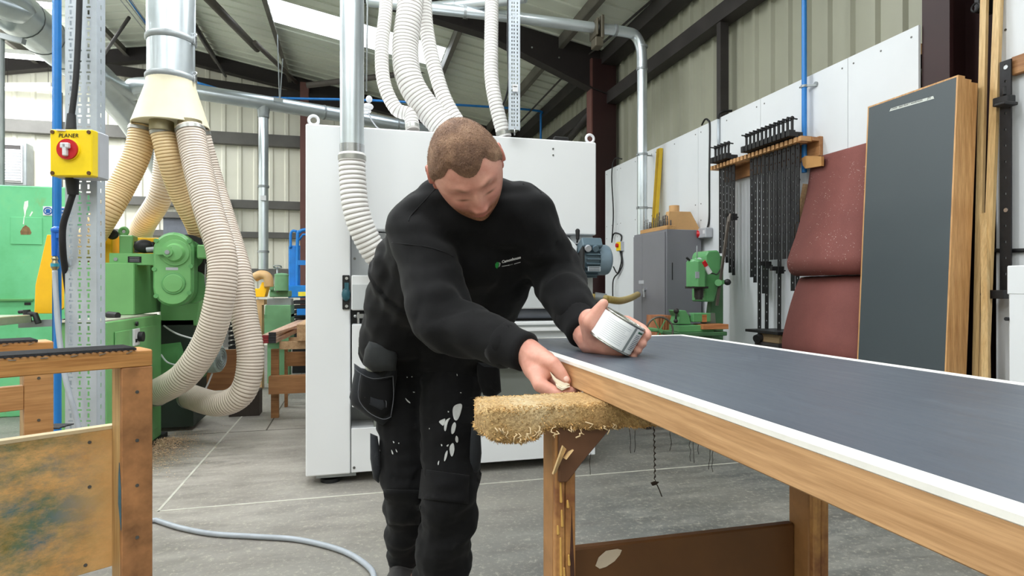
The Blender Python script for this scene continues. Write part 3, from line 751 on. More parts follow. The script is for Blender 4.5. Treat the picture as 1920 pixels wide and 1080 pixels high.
part('boss', G, gb, lambda q: q.lathe(c2, (0, -1, 0), [(0, .066), (.008, .064), (.01, .056), (.016, .054), (.018, .0)], 28), 40)
part('boss_rim', GD, gb, lambda q: q.torus(c2 + Vector((0, -.004, 0)), (0, 1, 0), .064, .006, 28, 6), True)
for sx, sz in ((-.095, .18), (.095, .18), (-.105, .0), (.105, .02), (-.095, -.17), (.095, -.15)): pcyl('bolt', GD, gb, (gx + sx, gy - .018, gm.z + sz), (gx + sx, gy, gm.z + sz), .014, seg=10)
pbox('rating_sticker', grey_plastic, gb, (gx - .04, gy - .0135, gm.z - .005), (gx + .03, gy - .012, gm.z + .012))
part('flange', GD, pl, lambda q: (q.cyl((gx + .06, gy + .12, gm.z - .11), (gx + .06, gy + .17, gm.z - .11), .115, seg=28)), 40)
# motor fins, terminal box, cable
mx = at(366, 470, 3.95)
part('motor_body', GD, pl, lambda q: q.cyl((gx + .05, gy + .12, gm.z + .1), (gx + .05, gy + .42, gm.z + .1), .1, seg=24), 40)
for k in range(9):
    part('cooling_fin', black_met, pl, lambda q: q.cyl((gx + .05, gy + .13 + k * .03, gm.z + .1), (gx + .05, gy + .137 + k * .03, gm.z + .1), .135, seg=24), 40)
tb = part('terminal_box', G, pl, lambda q: q.box((gx + .135, gy - .0, gm.z + .07), (gx + .215, gy + .12, gm.z + .16)), bevel=.008)
part('cable_gland', black_rub, tb, lambda q: q.cyl((gx + .178, gy + .05, gm.z + .04), (gx + .178, gy + .05, gm.z + .07), .016, seg=10), 40)
part('motor_cable', mat('grey_cable', (150, 150, 150), .5), pl, lambda q: q.tube(smooth_path([(gx + .178, gy + .05, gm.z + .04), (gx + .174, gy + .07, gm.z - .1), (gx + .19, gy + .2, gm.z - .22), (gx + .2, gy + .28, gm.z - .35)], 6), .005, 6), True)
# rear body and lower works
a = onY(300, 612, 4.75); b_ = onY(386, 490, 4.75)
part('rear_body', G, pl, lambda q: q.prism([(a.x, 4.75, a.z), (b_.x - .06, 4.75, a.z), (b_.x, 4.75, b_.z - .05), (b_.x, 4.75, b_.z), (a.x, 4.75, b_.z)], (0, .5, 0)), bevel=.008)
pbox('lower_body', mat('interior_shade', (40, 52, 44), .6), pl, (-1.46, 4.75, .03), (-1.12, 5.15, .79))  # near-black green: the dark of the planer's inside put into its colour
lm = at(330, 672, 4.4)
part('lower_motor', GD, pl, lambda q: q.lathe((-1.35, lm.y, lm.z), (1, -.1, 0), [(0, .17), (.16, .17), (.18, .12), (.2, .14), (.28, .14), (.3, .1), (.36, .1)], 28), 40)
fc = at(408, 672, 4.2)
fanm = part('fan_cowl', mat('grey_green_cowl', (150, 165, 158), .45), pl, lambda q: q.lathe(fc + Vector((-.16, .04, 0)), (.97, -.24, 0), [(0, .095), (.14, .1), (.18, .095), (.19, .07), (.19, 0)], 28), 40)
part('fan_grille', galv_dull, fanm, lambda q: [q.torus(fc + Vector((.97, -.24, 0)).normalized() * .028, (.97, -.24, 0), .02 + .018 * k, .003, 24, 5) for k in range(4)], True)
for k, pth in enumerate(([at(300, 605, 4.3), at(330, 625, 4.2), at(372, 638, 4.2)], [at(302, 665, 4.1), at(315, 680, 4.05), at(340, 684, 4.0), at(372, 672, 4.0)], [at(368, 752, 4.2), at(385, 730, 4.2), at(398, 700, 4.2)])):
    part('wiring', white_plastic, pl, lambda q: q.tube(smooth_path(pth, 8), .006, 6), True)
for k in range(7): part('bellows_rib', black_rub, pl, lambda q: q.box(at(428, 596 + k * 9, 4.6), at(442, 601 + k * 9, 4.6) + Vector((0, .2, 0))))
# infeed table with handle
t0, t1 = at(-60, 612, 4.1), at(106, 600, 4.2)
part('infeed_table', bed, pl, lambda q: q.prism([(-3.6, 3.7, .80), (-2.0, 3.95, .80), (-2.0, 4.5, .80), (-3.6, 4.6, .80)], (0, 0, .05)), bevel=.004)
part('table_rail', galv_dull, pl, lambda q: q.bar(at(40, 608, 3.9), at(125, 604, 3.9), .05, .045))
h1 = at(52, 592, 3.85)
hd = part('clamp_lever', black_rub, pl, lambda q: (q.cyl(at(52, 604, 3.85), at(50, 581, 3.85), .024, .02, 14), q.cyl(at(36, 585, 3.85), at(52, 584, 3.85), .012, seg=10), q.tube([at(52, 588, 3.85), at(66, 590, 3.85), at(72, 606, 3.85)], .018, 10)), 40)
part('lever', black_rub, pl, lambda q: (q.cyl(at(188, 588, 3.5), at(205, 590, 3.5), .01, seg=8), q.cyl(at(203, 590, 3.5), at(221, 592, 3.48), .02, seg=12)), 40)
# yellow side guard
yg = [onY(88, 440, 4.6), onY(66, 535, 4.6), onY(64, 588, 4.6), onY(104, 588, 4.6), onY(125, 574, 4.6), onY(125, 440, 4.6)]
part('side_guard', YG, pl, lambda q: q.prism(yg, (0, .02, 0)), bevel=.003)
tag(pbox('backing_board', wood('worn_brown_board', (168, 118, 74), (140, 94, 58), 0), None, onY(386, 733, 5.35), onY(462, 655, 5.35) + Vector((0, .03, 0))), 'brown board standing on the floor behind the grey fan cowl', 'board')
tag(pbox('shade_block', mat('floor_shade_dark', (60, 52, 46), .7), None, (-.965, 5.17, 0), (-.74, 5.33, .2)), 'dark low block standing in for shade on the floor behind the looped hose', 'plinth')  # dark block added where the floor only lies in shade

# ================================================================ pale green cabinet at far left
PG = None
m, nt, b = _new('aged_green_paint'); v = _coords(nt)
c = _ramp(nt, _noise(nt, v, 1.6, 5, .65), [(.3, lin((92, 178, 118))), (.55, lin((112, 202, 146))), (.75, lin((134, 206, 138)))])
rust = _ramp(nt, _noise(nt, _coords(nt, (1, 1, .35)), 6.0, 6, .7), [(.60, (0, 0, 0, 1)), (.74, (.8, .8, .8, 1))])
nt.links.new(_mix(nt, rust, c, lin((150, 158, 84))), b.inputs['Base Color']); b.inputs['Roughness'].default_value = .45
PG = m
gy0 = 5.6
cab = thing('green_cabinet', (-3.6, 5.8, 0), 'tall pale green steel cabinet with chipped paint and a hatch', 'cabinet')
a, b_ = onY(-90, 620, gy0), onY(126, 351, gy0)
pbox('body', PG, cab, (a.x, gy0, 0), (b_.x, gy0 + .8, b_.z), .008)
a, b_ = onY(20, 458, gy0), onY(80, 408, gy0)
hat = pbox('hatch', PG, cab, (a.x, gy0 - .006, a.z), (b_.x, gy0, b_.z), .003)
chip = mat('bare_metal_chip', (232, 238, 232), .6, 0, .1); rusty = mat('rust_patch', (134, 104, 70), .8, 0, .35, 40)
def blob(q, pts, Y): q.prism([onY(x, y, Y) for x, y in pts], (0, -.0015, 0))
part('paint_chip', chip, cab, lambda q: (blob(q, [(46, 402), (44, 390), (46, 378), (53, 376), (53, 386), (49, 396), (46, 412)], gy0), blob(q, [(55, 405), (60, 396), (62, 398), (57, 406)], gy0), blob(q, [(43, 420), (45, 405), (46, 405), (45, 421)], gy0 - .006)))
part('rust_mark', rusty, hat, lambda q: blob(q, [(39, 440), (38, 434), (43, 426), (48, 422), (55, 427), (59, 436), (57, 440)], gy0 - .006))
part('slot', black_rub, cab, lambda q: (q.box(onY(46, 572, gy0), onY(58, 567, gy0) + Vector((0, -.004, 0)))))
part('ledge', GD, cab, lambda q: q.box(onY(-90, 565, gy0), onY(64, 560, gy0) + Vector((0, -.02, 0))), bevel=.003)
a, b_ = onY(81, 404, gy0), onY(126, 388, gy0)
sg = pbox('safety_sign', white_plastic, cab, (a.x, gy0 - .004, a.z), (b_.x, gy0 - .001, b_.z))
sb = mat('sign_blue', (20, 90, 165), .5)
sc_ = onY(90, 395.5, gy0 - .004)
part('symbol', sb, sg, lambda q: (q.torus((sc_.x, gy0 - .005, sc_.z), (0, 1, 0), .028, .004, 20, 4), q.ell((sc_.x, gy0 - .005, sc_.z + .002), .018, .002, .015), q.box((sc_.x - .016, gy0 - .006, sc_.z - .018), (sc_.x + .016, gy0 - .004, sc_.z - .01))))
part('text_block', sb, sg, lambda q: (q.box(onY(99, 400, gy0 - .004), onY(125, 396.5, gy0 - .0055)), q.box(onY(99, 394, gy0 - .004), onY(125, 390.5, gy0 - .0055))))
# wall vent
vt = thing('wall_vent', onY(22, 345, 11.25), 'white louvred vent panel mounted on the cream back wall', 'vent')
a, b_ = onY(-14, 346, 11.2), onY(50, 268, 11.2)
pbox('frame', galv_dull, vt, (a.x, 11.2, a.z), (b_.x, 11.42, b_.z), .01)
a2, b2 = onY(-10, 341, 11.18), onY(42, 271, 11.18)
pbox('face', white_plastic, vt, (a2.x, 11.17, a2.z), (b2.x, 11.2, b2.z))
for k in range(12):
    z = a2.z + (b2.z - a2.z) * (k + .5) / 14; part('louvre', white_plastic, vt, lambda q: q.obox(((a2.x + b2.x) / 2, 11.155, z), (1, 0, 0), (0, 1, -.6), (0, .6, 1), (b2.x - a2.x) * .96, .05, .012))
pbox('dark_grille', dark_steel, vt, (a2.x + .03, 11.16, b2.z - .09), (b2.x - .02, 11.17, b2.z - .02))
# sawdust
sd_m = mat('sawdust', (222, 192, 160), .9, 0, .25, 60)
rnd = random.Random(3); q = MB()
for i in range(6500):
    t = rnd.random(); a = abs(rnd.gauss(0, .09)); b2 = rnd.gauss(0, .17)
    p = Vector((-1.235 + a * 1.3, 4.15 + b2 * 1.6, 0)); s = rnd.uniform(.0015, .0052)
    if p.x < -1.24 and p.y < 4.6: p.x = -1.24 + abs(p.x + 1.24) * .4
    hgt = max(0, .05 * math.exp(-((p.x + 1.18) ** 2 + (p.y - 4.3) ** 2) / .02)) * rnd.random()
    an = rnd.random() * 6.28; u = Vector((math.cos(an), math.sin(an), rnd.uniform(-.3, .3))) * s; v2 = Vector((-math.sin(an), math.cos(an), rnd.uniform(-.2, .2))) * s * .5
    z = Vector((0, 0, hgt + .004))
    q.add([p - u + z, p + v2 + z * 1.2, p + u + z, p - v2 + z], [(0, 1, 2, 3)])
o = q.build('sawdust', sd_m); tag(o, 'scattered pale sawdust and shavings on the floor beside the planer', 'sawdust'); o['kind'] = 'stuff'
# ================================================================ middle distance beside the sander
BL = mat('lift_blue', (30, 124, 206), .4, 0, .12)
lift = thing('blue_lift', at(560, 560, 7.2), 'blue steel lift frame with tubular guard rail behind the sander', 'lift')
lb = lambda px, py, dd=0: at(px, py, 7.2) + Vector((0, dd, 0))
pbox('mast', BL, lift, lb(541, 556), lb(555, 460, .1), .01)
part('guard_rail', BL, lift, lambda q: (q.tube(smooth_path([lb(545, 465), lb(545, 440), lb(549, 433), lb(556, 434)], 5), .016, 10), q.tube(smooth_path([lb(557, 556), lb(558, 445), lb(562, 435), lb(570, 431), lb(590, 431)], 5), .02, 10), q.tube([lb(561, 450), lb(568, 440), lb(590, 438)], .014, 8)), True)
pbox('cross_bar', BL, lift, lb(558, 497), lb(600, 488, .05))
pbox('inner_post', BL, lift, lb(556, 556, .03), lb(562, 460, .08))
pbox('deck', BL, lift, lb(541, 558, -.1), lb(610, 535, .3), .01)
pbox('hazard_label', mat('label_yellow', (236, 214, 60), .5), lift, lb(561, 555, -.105), lb(588, 547, -.1))
for k in range(5): pbox('track_block', black_rub, lift, lb(551, 570 + 9 * k, -.1), lb(600, 563 + 9 * k, .25), .008)
pbox('axle_guard', BL, lift, lb(559, 590, -.16), lb(600, 578, -.1), .01)
pbox('chassis', black_met, lift, lb(548, 606, .0), Vector((lb(600, 606).x, lb(600, 606).y + .5, 0)))
# old green press
og = mat('old_press_green', (110, 158, 116), .5, 0, .15, 4)
pr = thing('green_press', onZ(525, 700, 0), 'small old green machine with round tank behind the stacked timber', 'machine')
gp = lambda px, py, dd=0: at(px, py, 6.4) + Vector((0, dd, 0))
a = gp(528, 545); pcyl('tank', og, pr, a, a + Vector((0, 0, gp(528, 517).z - a.z)), .07, seg=24)
part('tank_lid', og, pr, lambda q: q.lathe(gp(528, 517), (0, 0, 1), [(0, .074), (.012, .074), (.025, .05), (.03, .0)], 24), 40)
part('hand_wheel', galv_dull, pr, lambda q: (q.torus(gp(520, 500), (0, .3, 1), .04, .007, 16, 6), q.cyl(gp(520, 500), gp(520, 548), .01, seg=8), q.cyl(gp(513, 504), gp(529, 502), .006, seg=6)), True)
pcyl('valve', og, pr, gp(510, 545), gp(510, 533), .02, seg=12)
pcyl('side_wheel', og, pr, gp(507, 538), gp(510, 538, -.03), .03, seg=16)
pbox('deck', og, pr, gp(505, 557), gp(542, 545, .3), .008)
pbox('lower_deck', galv_dull, pr, gp(500, 573), gp(545, 560, .3), .006)
part('hopper', og, pr, lambda q: q.hexa([gp(492, 640), gp(545, 640), gp(545, 640, .4), gp(492, 640, .4), gp(497, 572), gp(545, 572), gp(545, 572, .4), gp(497, 572, .4)]), bevel=.006)
pbox('rim', og, pr, gp(494, 595, -.01), gp(545, 590, .4))
pbox('foot', og, pr, Vector((gp(500, 640).x, gp(500, 640).y + .05, 0)), gp(540, 640, .35))
# yellow hopper on a wooden stand with a tan hose stub
ys = thing('yellow_chute', onZ(485, 700, 0), 'yellow sheet metal chute on a wooden stand with tan hose', 'chute')
yp = lambda px, py, dd=0: at(px, py, 6.0) + Vector((0, dd, 0))
part('chute', YG, ys, lambda q: q.prism([yp(466, 557), yp(496, 557), yp(504, 529), yp(491, 529), yp(486, 541), yp(466, 541)], (0, .2, 0)), bevel=.004)
part('stand', wood('pale_stand', (206, 172, 124), (178, 142, 96), 2), ys, lambda q: (q.box(yp(466, 572), yp(494, 562, .25)), q.box(Vector((yp(472, 600).x, yp(472, 600).y, 0)), yp(490, 572, .2))))
part('hose_stub', mat('tan_stub', (196, 158, 108), .5), ys, lambda q: q.tube(smooth_path([yp(478, 520), yp(490, 515), yp(502, 520), yp(504, 538)], 6), .045, 14), True)
# timber on trestle
raw = wood('raw_oak', (214, 178, 138), (188, 148, 108), 1)
tw = wood('trestle_ply', (176, 126, 80), (150, 102, 62), 0)
rk = thing('low_trestle', onZ(540, 783, 0), 'low brown trestle carrying the stacked boards beside the sander', 'trestle')
tp = lambda px, py, dd=0: at(px, py, 4.72) + Vector((0, dd, 0))
f0 = onZ(520, 780, 0)
def leg(px0, px1, pyb, ytop, dd):
    a, b_ = tp(px0, pyb, dd), tp(px1, ytop, dd + .06); a.z = 0
    pbox('leg', tw, rk, a, b_)
leg(508, 522, 783, 655, 0); leg(521, 527, 770, 655, .45); leg(600, 612, 783, 655, 0)
pbox('cross_board', tw, rk, tp(507, 735, -.025), tp(612, 703, 0))
pbox('cross_board', tw, rk, tp(524, 700, .5), tp(612, 672, .53))
pbox('top_rail', raw, rk, tp(524, 655, 0), tp(612, 640, .08)); pbox('top_rail', raw, rk, tp(530, 653, .45), tp(612, 641, .53))
blk = mat('black_board_end', (34, 32, 36), .6); redd = mat('red_board_end', (140, 40, 46), .6)
pink = wood('pinkish_board', (214, 182, 162), (190, 152, 132), 1)
zb = tp(540, 639).z
k = 0
for layer in range(4):
    for cx, endm in ((499, redd), (512, blk)):
        if layer == 3 and cx == 499: continue
        p = tp(cx, 640, -.25); z0 = zb + .002 + layer * .021; wd = .052 if cx == 512 else .05
        t = thing('board', (p.x + wd / 2, p.y, z0), ('red' if endm is redd else 'black') + '-tipped planed board, ' + ['lowest', 'second', 'third', 'topmost'][layer] + ' of its stack on the low trestle', 'board', 'planed boards on the low trestle')
        dx = (.05, .06, .03, .09)[layer]; e = Vector((dx * 2.2, 2.2, 0))
        a = Vector((p.x, p.y, z0))
        part('plank', pink, t, lambda q: q.hexa([a, a + Vector((wd, 0, 0)), a + Vector((wd, 0, 0)) + e, a + e, a + Vector((0, 0, .019)), a + Vector((wd, 0, .019)), a + Vector((wd, 0, .019)) + e, a + e + Vector((0, 0, .019))]))
        part('painted_end', endm, t, lambda q: q.box(a + Vector((0, -.004, 0)), a + Vector((wd, .0, .019))))
for i, px in enumerate((557, 568)):
    p = tp(px, 640, -.02); p.z = zb + .002
    tag(part('square_timber', raw, None, lambda q: q.box(p, p + Vector((.044, 1.9, .125 if i == 0 else .125)))), ('square pale timber on the low trestle lying next to the black-tipped boards' if i == 0 else 'square pale timber on the low trestle lying next to the sander cabinet'), 'timber', 'square timbers on the low trestle')

# ================================================================ wide belt sander
SW = mat('sander_white', (232, 234, 236), .35, 0, .02, 1.0, coat=.2)
SG = mat('sander_grey', (196, 200, 202), .4, 0, .03)
SD = mat('sander_dark_grey', (122, 126, 120), .45, 0, .05)
sn = thing('belt_sander', (.55, 3.9, 0), 'large white wide-belt sanding machine standing behind the man', 'machine')
SX0, SX1, SY, SZ = -.245, 1.35, 3.25, 1.862
sxp = lambda px: onY(px, 600, SY).x
szp = lambda px, py: onY(px, py, SY).z
bx = sxp(657)
pbox('side_cabinet', SW, sn, (SX0, SY, .052), (bx, 4.75, SZ), .006)
pbox('upper_hood', SW, sn, (bx, SY, szp(740, 432)), (SX1, 4.75, SZ), .006)
pbox('inner_back', SG, sn, (bx, SY + .22, .12), (SX1, 4.7, 1.31))
# right support
rx = sxp(1075)
pbox('side_cabinet', SG, sn, (rx, SY + .04, .052), (SX1 - .003, 4.75, szp(1100, 440)), .006)
# pressure beam
beam = pbox('pressure_beam', SW, sn, (bx + .005, SY - .06, szp(800, 580)), (rx - .01, SY + .2, szp(800, 517)), .006)
pbox('beam_face', SG, beam, (bx + .01, SY - .064, szp(800, 578)), (rx - .015, SY - .06, szp(800, 534)))
pbox('shadow_gap', black_rub, sn, (bx + .005, SY + .03, szp(800, 612)), (rx - .01, SY + .2, szp(800, 580)))  # black block filling the gap, its shade drawn as solid colour
rz = szp(900, 589); part('feed_roller', mat('roller_rubber', (104, 108, 116), .4, .2), sn, lambda q: q.cyl((bx + .15, SY + .02, rz), (rx - .05, SY + .02, rz), .028, seg=24), 40)
tabl = pbox('conveyor_table', SW, sn, (bx + .12, SY - .06, szp(900, 622)), (rx + .02, SY + .2, szp(900, 603)), .004)
pbox('scale_strip', galv_dull, tabl, (bx + .15, SY - .062, szp(900, 613)), (rx - .02, SY - .06, szp(900, 609)))
pbox('table_front', SG, sn, (bx + .12, SY - .03, szp(900, 640)), (rx + .02, SY + .2, szp(900, 622)), .004)
pbox('table_edge', SW, sn, (bx + .12, SY - .05, szp(900, 690)), (rx + .02, SY + .2, szp(900, 640)), .004)
pbox('infeed_block', SW, sn, (bx + .008, SY - .05, szp(670, 760)), (bx + .118, SY + .15, szp(670, 607)), .004)
pbox('lower_panel', SD, sn, (bx + .12, SY + .01, szp(900, 790)), (rx, SY + .2, szp(900, 690)))
pbox('lower_panel', SW, sn, (bx + .004, SY + .002, .056), (SX1 - .005, SY + .2, szp(900, 790)), .003)
for px, py in ((664, 877), (665, 485)): pcyl('bolt', screw_m, sn, (sxp(px), SY - .002, szp(px, py)), (sxp(px), SY + .004, szp(px, py)), .007, seg=10)
for px, py in ((1037, 279), (1037, 291)): pcyl('bolt', screw_m, sn, (sxp(px), SY - .004, szp(px, py)), (sxp(px), SY + .002, szp(px, py)), .005, seg=8)
# side cover plate of upper hood (recess line)
pbox('hood_side_recess', SG, sn, (bx + .003, SY + .1, szp(740, 517)), (rx, SY + .2, szp(740, 434)))
# black bracket with bearings
bk = pbox('bearing_plate', black_met, sn, (sxp(642), SY - .012, szp(650, 580)), (sxp(656), SY + .02, szp(650, 516)), .003)
for py in (522, 535, 548, 574): pcyl('roller', steel, bk, (sxp(650), SY - .02, szp(650, py)), (sxp(650), SY - .012, szp(650, py)), .008, seg=12)
part('bearing', mat('teal_casting', (40, 88, 100), .5), bk, lambda q: (q.ell((sxp(649), SY - .016, szp(650, 552)), .022, .02, .035), q.box((sxp(646), SY - .03, szp(650, 560)), (sxp(654), SY - .01, szp(650, 530)))), 40)
part('adjuster', steel, sn, lambda q: (q.cyl((sxp(672), SY - .03, szp(672, 607)), (sxp(672), SY - .03, szp(672, 585)), .006, seg=8), q.box((sxp(669), SY - .04, szp(672, 596)), (sxp(682), SY - .01, szp(672, 588))), q.ell((sxp(666), SY - .03, szp(666, 592)), .008, .008, .008)), 40)
# lifting eyes
for px, py in ((588, 222), (1106, 256)):
    c = onY(px, py + 4, SY + .06); c.z = SZ + .034
    part('lifting_eye', white_plastic, sn, lambda q: (q.torus(c, (0, 1, 0), .024, .008, 20, 8), q.cyl((c.x, c.y, SZ), (c.x, c.y, SZ + .012), .014, seg=12)), True)
pbox('top_sensor', black_met, sn, onY(1040, 270, SY + .1) + Vector((0, 0, 0)), onY(1062, 260, SY + .14), .004)
pbox('top_rail', SG, sn, (sxp(690), SY + .05, SZ), (SX1 - .05, SY + .07, SZ + .006))
# feet
for x in (SX0 + .12, SX1 - .12):
    part('foot', black_rub, sn, lambda q: (q.cyl((x, SY + .08, 0), (x, SY + .08, .02), .05, seg=20), q.cyl((x, SY + .08, .02), (x, SY + .08, .056), .015, seg=10)), 40)
pbox('foot_plate', galv_dull, sn, (SX0 + .05, SY + .02, .035), (SX0 + .25, SY + .2, .052))
for x in (SX0 + .2, SX1 - .12): part('foot', black_rub, sn, lambda q: q.cyl((x, 4.6, 0), (x, 4.6, .055), .05, seg=16), 40)
# belt guard and motor
mg = [onY(1056, 441, SY - .05), onY(1062, 441, SY - .05), onY(1083, 462, SY - .05), onY(1076, 522, SY - .05), onY(1045, 522, SY - .05), onY(1040, 460, SY - .05)]
part('drive_cover', SW, sn, lambda q: q.prism(mg, (0, .25, 0)), bevel=.004)
MC = mat('motor_blue_grey', (96, 116, 128), .4, .1, .08)
ms = Vector((cT, -sT * .4, 0)).normalized()
m0 = onY(1083, 487, SY - .02); mdx = Vector((1, 0, 0))
pbox('mount_plate', black_met, sn, (m0.x - .008, SY - .12, szp(1080, 525)), (m0.x + .004, SY + .1, szp(1083, 458)))
mot = part('motor', MC, sn, lambda q: q.lathe(m0, mdx, [(0, .06), (.01, .085), (.1, .085), (.105, .08)], 32), 40)
mc2 = mat('motor_cowl', (120, 140, 154), .4, .05, .05)
part('fan_cowl', mc2, mot, lambda q: q.lathe(m0 + mdx * .105, mdx, [(0, .088), (.06, .088), (.075, .082), (.085, .065), (.085, 0)], 32), 40)
for k in range(11):
    an = R(100 + k * 20); dv = Vector((0, math.cos(an), math.sin(an)))
    if True: part('fin', MC, mot, lambda q: q.obox(m0 + mdx * .06 + Vector((0, -math.sin(R(20 + k * 14)), math.cos(R(20 + k * 14)))) * .094, (1, 0, 0), (0, -math.sin(R(20 + k * 14)), math.cos(R(20 + k * 14))), (0, -math.cos(R(20 + k * 14)), -math.sin(R(20 + k * 14))), .085, .03, .005))
tbx = m0 + mdx * .05 + Vector((0, -.055, .075))
tb2 = part('terminal_box', MC, mot, lambda q: q.obox(tbx, (1, 0, 0), (0, 1, -.5), (0, .5, 1), .12, .1, .055), bevel=.006)
for k in range(2): pcyl('gland_plug', grey_plastic if k == 0 else MC, tb2, tbx + Vector((-.03 + k * .045, -.045, -.012)), tbx + Vector((-.03 + k * .045, -.062, -.02)), .018, seg=16)
part('rating_plate', galv_plate, mot, lambda q: q.obox(m0 + mdx * .055 + Vector((0, -.112, -.055)), (1, 0, 0), (0, 1, 0), (0, 0, 1), .075, .003, .026))
for k in range(3): part('plate_line', ink, mot, lambda q: q.obox(m0 + mdx * .055 + Vector((0, -.1142, -.063 + .008 * k)), (1, 0, 0), (0, 1, 0), (0, 0, 1), .065, .001, .003))
part('lever', black_rub, sn, lambda q: (q.cyl(onY(1082, 455, SY - .06), onY(1083, 447, SY - .06), .006, seg=8), q.caps(onY(1083, 447, SY - .06), onY(1083, 433, SY - .06), .01, .013)), True)
# CE plate
a, b_ = onY(1095, 574, SY + .038), onY(1111, 546, SY + .038)
ce = pbox('approval_plate', SG, sn, (a.x, SY + .037, a.z), (b_.x, SY + .04, b_.z))
text_mesh('CE', .018, 'lettering', ink, ce, (a.x + .012, SY + .0365, b_.z - .02), (1, 0, 0), (0, 0, 1), .0003)
for k in range(8): pbox('print_line', ink, ce, (a.x + .006, SY + .0365, a.z + .006 + k * .0065), (b_.x - .016, SY + .037, a.z + .009 + k * .0065))
# perforated channel on the sander top
ch2 = at(965, 262, 3.32)
sup = tray('support_channel', 'narrow perforated zinc channel rising from the sander top', (ch2.x, ch2.y, SZ + .03), (1, -.1, 0), .058, SZ + .03, 3.6, (.014, .026, .044), .021, .02, False)
part('foot_stud', steel, sup, lambda q: q.cyl((ch2.x, ch2.y, SZ), (ch2.x, ch2.y, SZ + .04), .004, seg=8), True)
pbs = thing('channel_sticker', at(965, 172, 3.3), 'small white sticker on the narrow perforated channel', 'sticker')
part('paper', white_plastic, pbs, lambda q: q.obox(at(966, 165, 3.305), (1, -.1, 0), (.1, 1, 0), (0, 0, 1), .03, .002, .04)); part('printed_line', ink, pbs, lambda q: q.obox(at(966, 162, 3.303), (1, -.1, 0), (.1, 1, 0), (0, 0, 1), .02, .002, .003))
tag(part('black_cable', black_rub, None, lambda q: q.tube(smooth_path([at(953, -20, 3.35), at(952, 80, 3.35), at(954, 150, 3.35), at(948, 185, 3.38), at(938, 205, 3.45)], 8), .006, 8), True), 'thin black cable running down beside the narrow perforated channel', 'cable')
# hose fitting and cable on the sander's corner by the pipe
cl = thing('cable_gland_cluster', at(690, 205, 3.35), 'white cable gland cluster hanging beside the sander duct', 'fitting')
part('body', white_plastic, cl, lambda q: (q.ell(at(690, 200, 3.35), .03, .02, .02), q.ell(at(692, 186, 3.35), .018, .015, .02), q.ell(at(686, 208, 3.35), .03, .02, .015)), True)
part('chain', galv_dull, cl, lambda q: q.tube([at(687, 170, 3.35), at(689, 20, 3.5), at(690, -40, 3.55)], .005, 6), True)
part('lead', grey_plastic, cl, lambda q: q.tube(smooth_path([at(690, 208, 3.35), at(700, 230, 3.35), at(722, 245, 3.35), at(800, 250, 3.4)], 6), .004, 6), True)
# short yellow hose to the column
yh = hose([at(1022, 556, 4.4), at(1118, 558, 4.4), at(1140, 561, 4.4), at(1162, 564, 4.6), at(1182, 559, 5.1), at(1196, 552, 5.62)], .028, hose_mat('yellow_hose', (206, 176, 92), (222, 196, 120)), 'short yellow ribbed hose between the sander and the grey cabinet', pitch=.03, amp=.03)
part('elbow', galv_dull, yh, lambda q: q.cyl(at(1115, 557, 4.4), at(1136, 560, 4.4), .036, seg=16), 40)
tag(pbox('packing_case', wood('case_timber', (206, 168, 124), (180, 140, 98), 0), None, Vector((at(1119, 600, 5.2).x, 5.0, 0)), Vector((at(1162, 600, 5.2).x, 5.4, at(1140, 578, 5.2).z))), 'small timber case standing on the floor behind the sander', 'case')
# ================================================================ right wall equipment
cab_m = mat('cabinet_grey', (122, 122, 128), .45, 0, .05, 2)
CX, CY0, CY1, CZ = 2.61, 4.71, 5.34, 1.53
gc = thing('steel_cabinet', (2.78, 5.02, 0), 'grey steel cupboard against the lined wall holding drill bits on top', 'cabinet')
pbox('carcass', cab_m, gc, (CX, CY0, .05), (2.95, CY1, CZ), .004)
pbox('plinth', dark_steel, gc, (CX + .03, CY0 + .02, 0), (2.95, CY1 - .02, .05))
d1 = pbox('door', cab_m, gc, (CX - .012, CY0 + .015, .07), (CX, (CY0 + CY1) / 2 + .12, CZ - .02), .003)
d2 = pbox('door', cab_m, gc, (CX - .012, (CY0 + CY1) / 2 + .124, .07), (CX, CY1 - .01, CZ - .02), .003)
hp = onX(1210, 543, CX - .012)
part('handle', steel, d1, lambda q: (q.cyl(hp, hp + Vector((-.02, 0, 0)), .016, seg=14), q.bar(hp + Vector((-.02, 0, 0)), hp + Vector((-.025, -.02, -.07)), .012, .01)), 40)
a = onX(1200, 529, CX - .012); part('name_plate', grey_plastic, d1, lambda q: q.obox(a + Vector((-.002, -.03, 0)), (0, 1, 0), (1, 0, 0), (0, 0, 1), .1, .003, .032))
for z0, z1 in ((.97, 1.12), (.55, .66)): part('hinge_slot', ink, gc, lambda q: q.box((2.66, CY0 - .002, z0 + .12), (2.668, CY0 + .001, z1 + .12)))
# drill bit stand
pale = wood('pale_block', (212, 168, 112), (190, 142, 90), 1)
dbs = pbox('drill_stand', pale, None, (2.615, 4.715, CZ), (2.70, 5.22, CZ + .035), .003)
tag(dbs, 'long wooden drill bit block on top of the grey cupboard', 'drill stand')
rnd = random.Random(5); bit_m = mat('drill_bit_steel', (96, 92, 90), .35, .7, .3, 40)
for i in range(26):
    y = 4.75 + (i % 13) * .036; x = 2.638 + (i // 13) * .034; hgt = .05 + .075 * rnd.random() * (1.2 if 2 < i % 13 < 9 else .8); r = rnd.uniform(.003, .008)
    t = MB(); z = CZ + .035; pts = []; rr = []
    for k in range(9): pts.append((x, y, z + hgt * k / 8)); rr.append(r if k < 4 else (r * (1.0 if k % 2 else .6)))
    rr[-1] = r * .3
    t.tube(pts, rr, 7)
    tag(t.build('drill_bit', bit_m, None, True), 'steel twist drill bit standing upright in the wooden block', 'drill bit', 'drill bits in the block')
card = mat('brown_card', (204, 160, 108), .7, 0, .06)
cb_ = onY(1262, 425, 4.8)
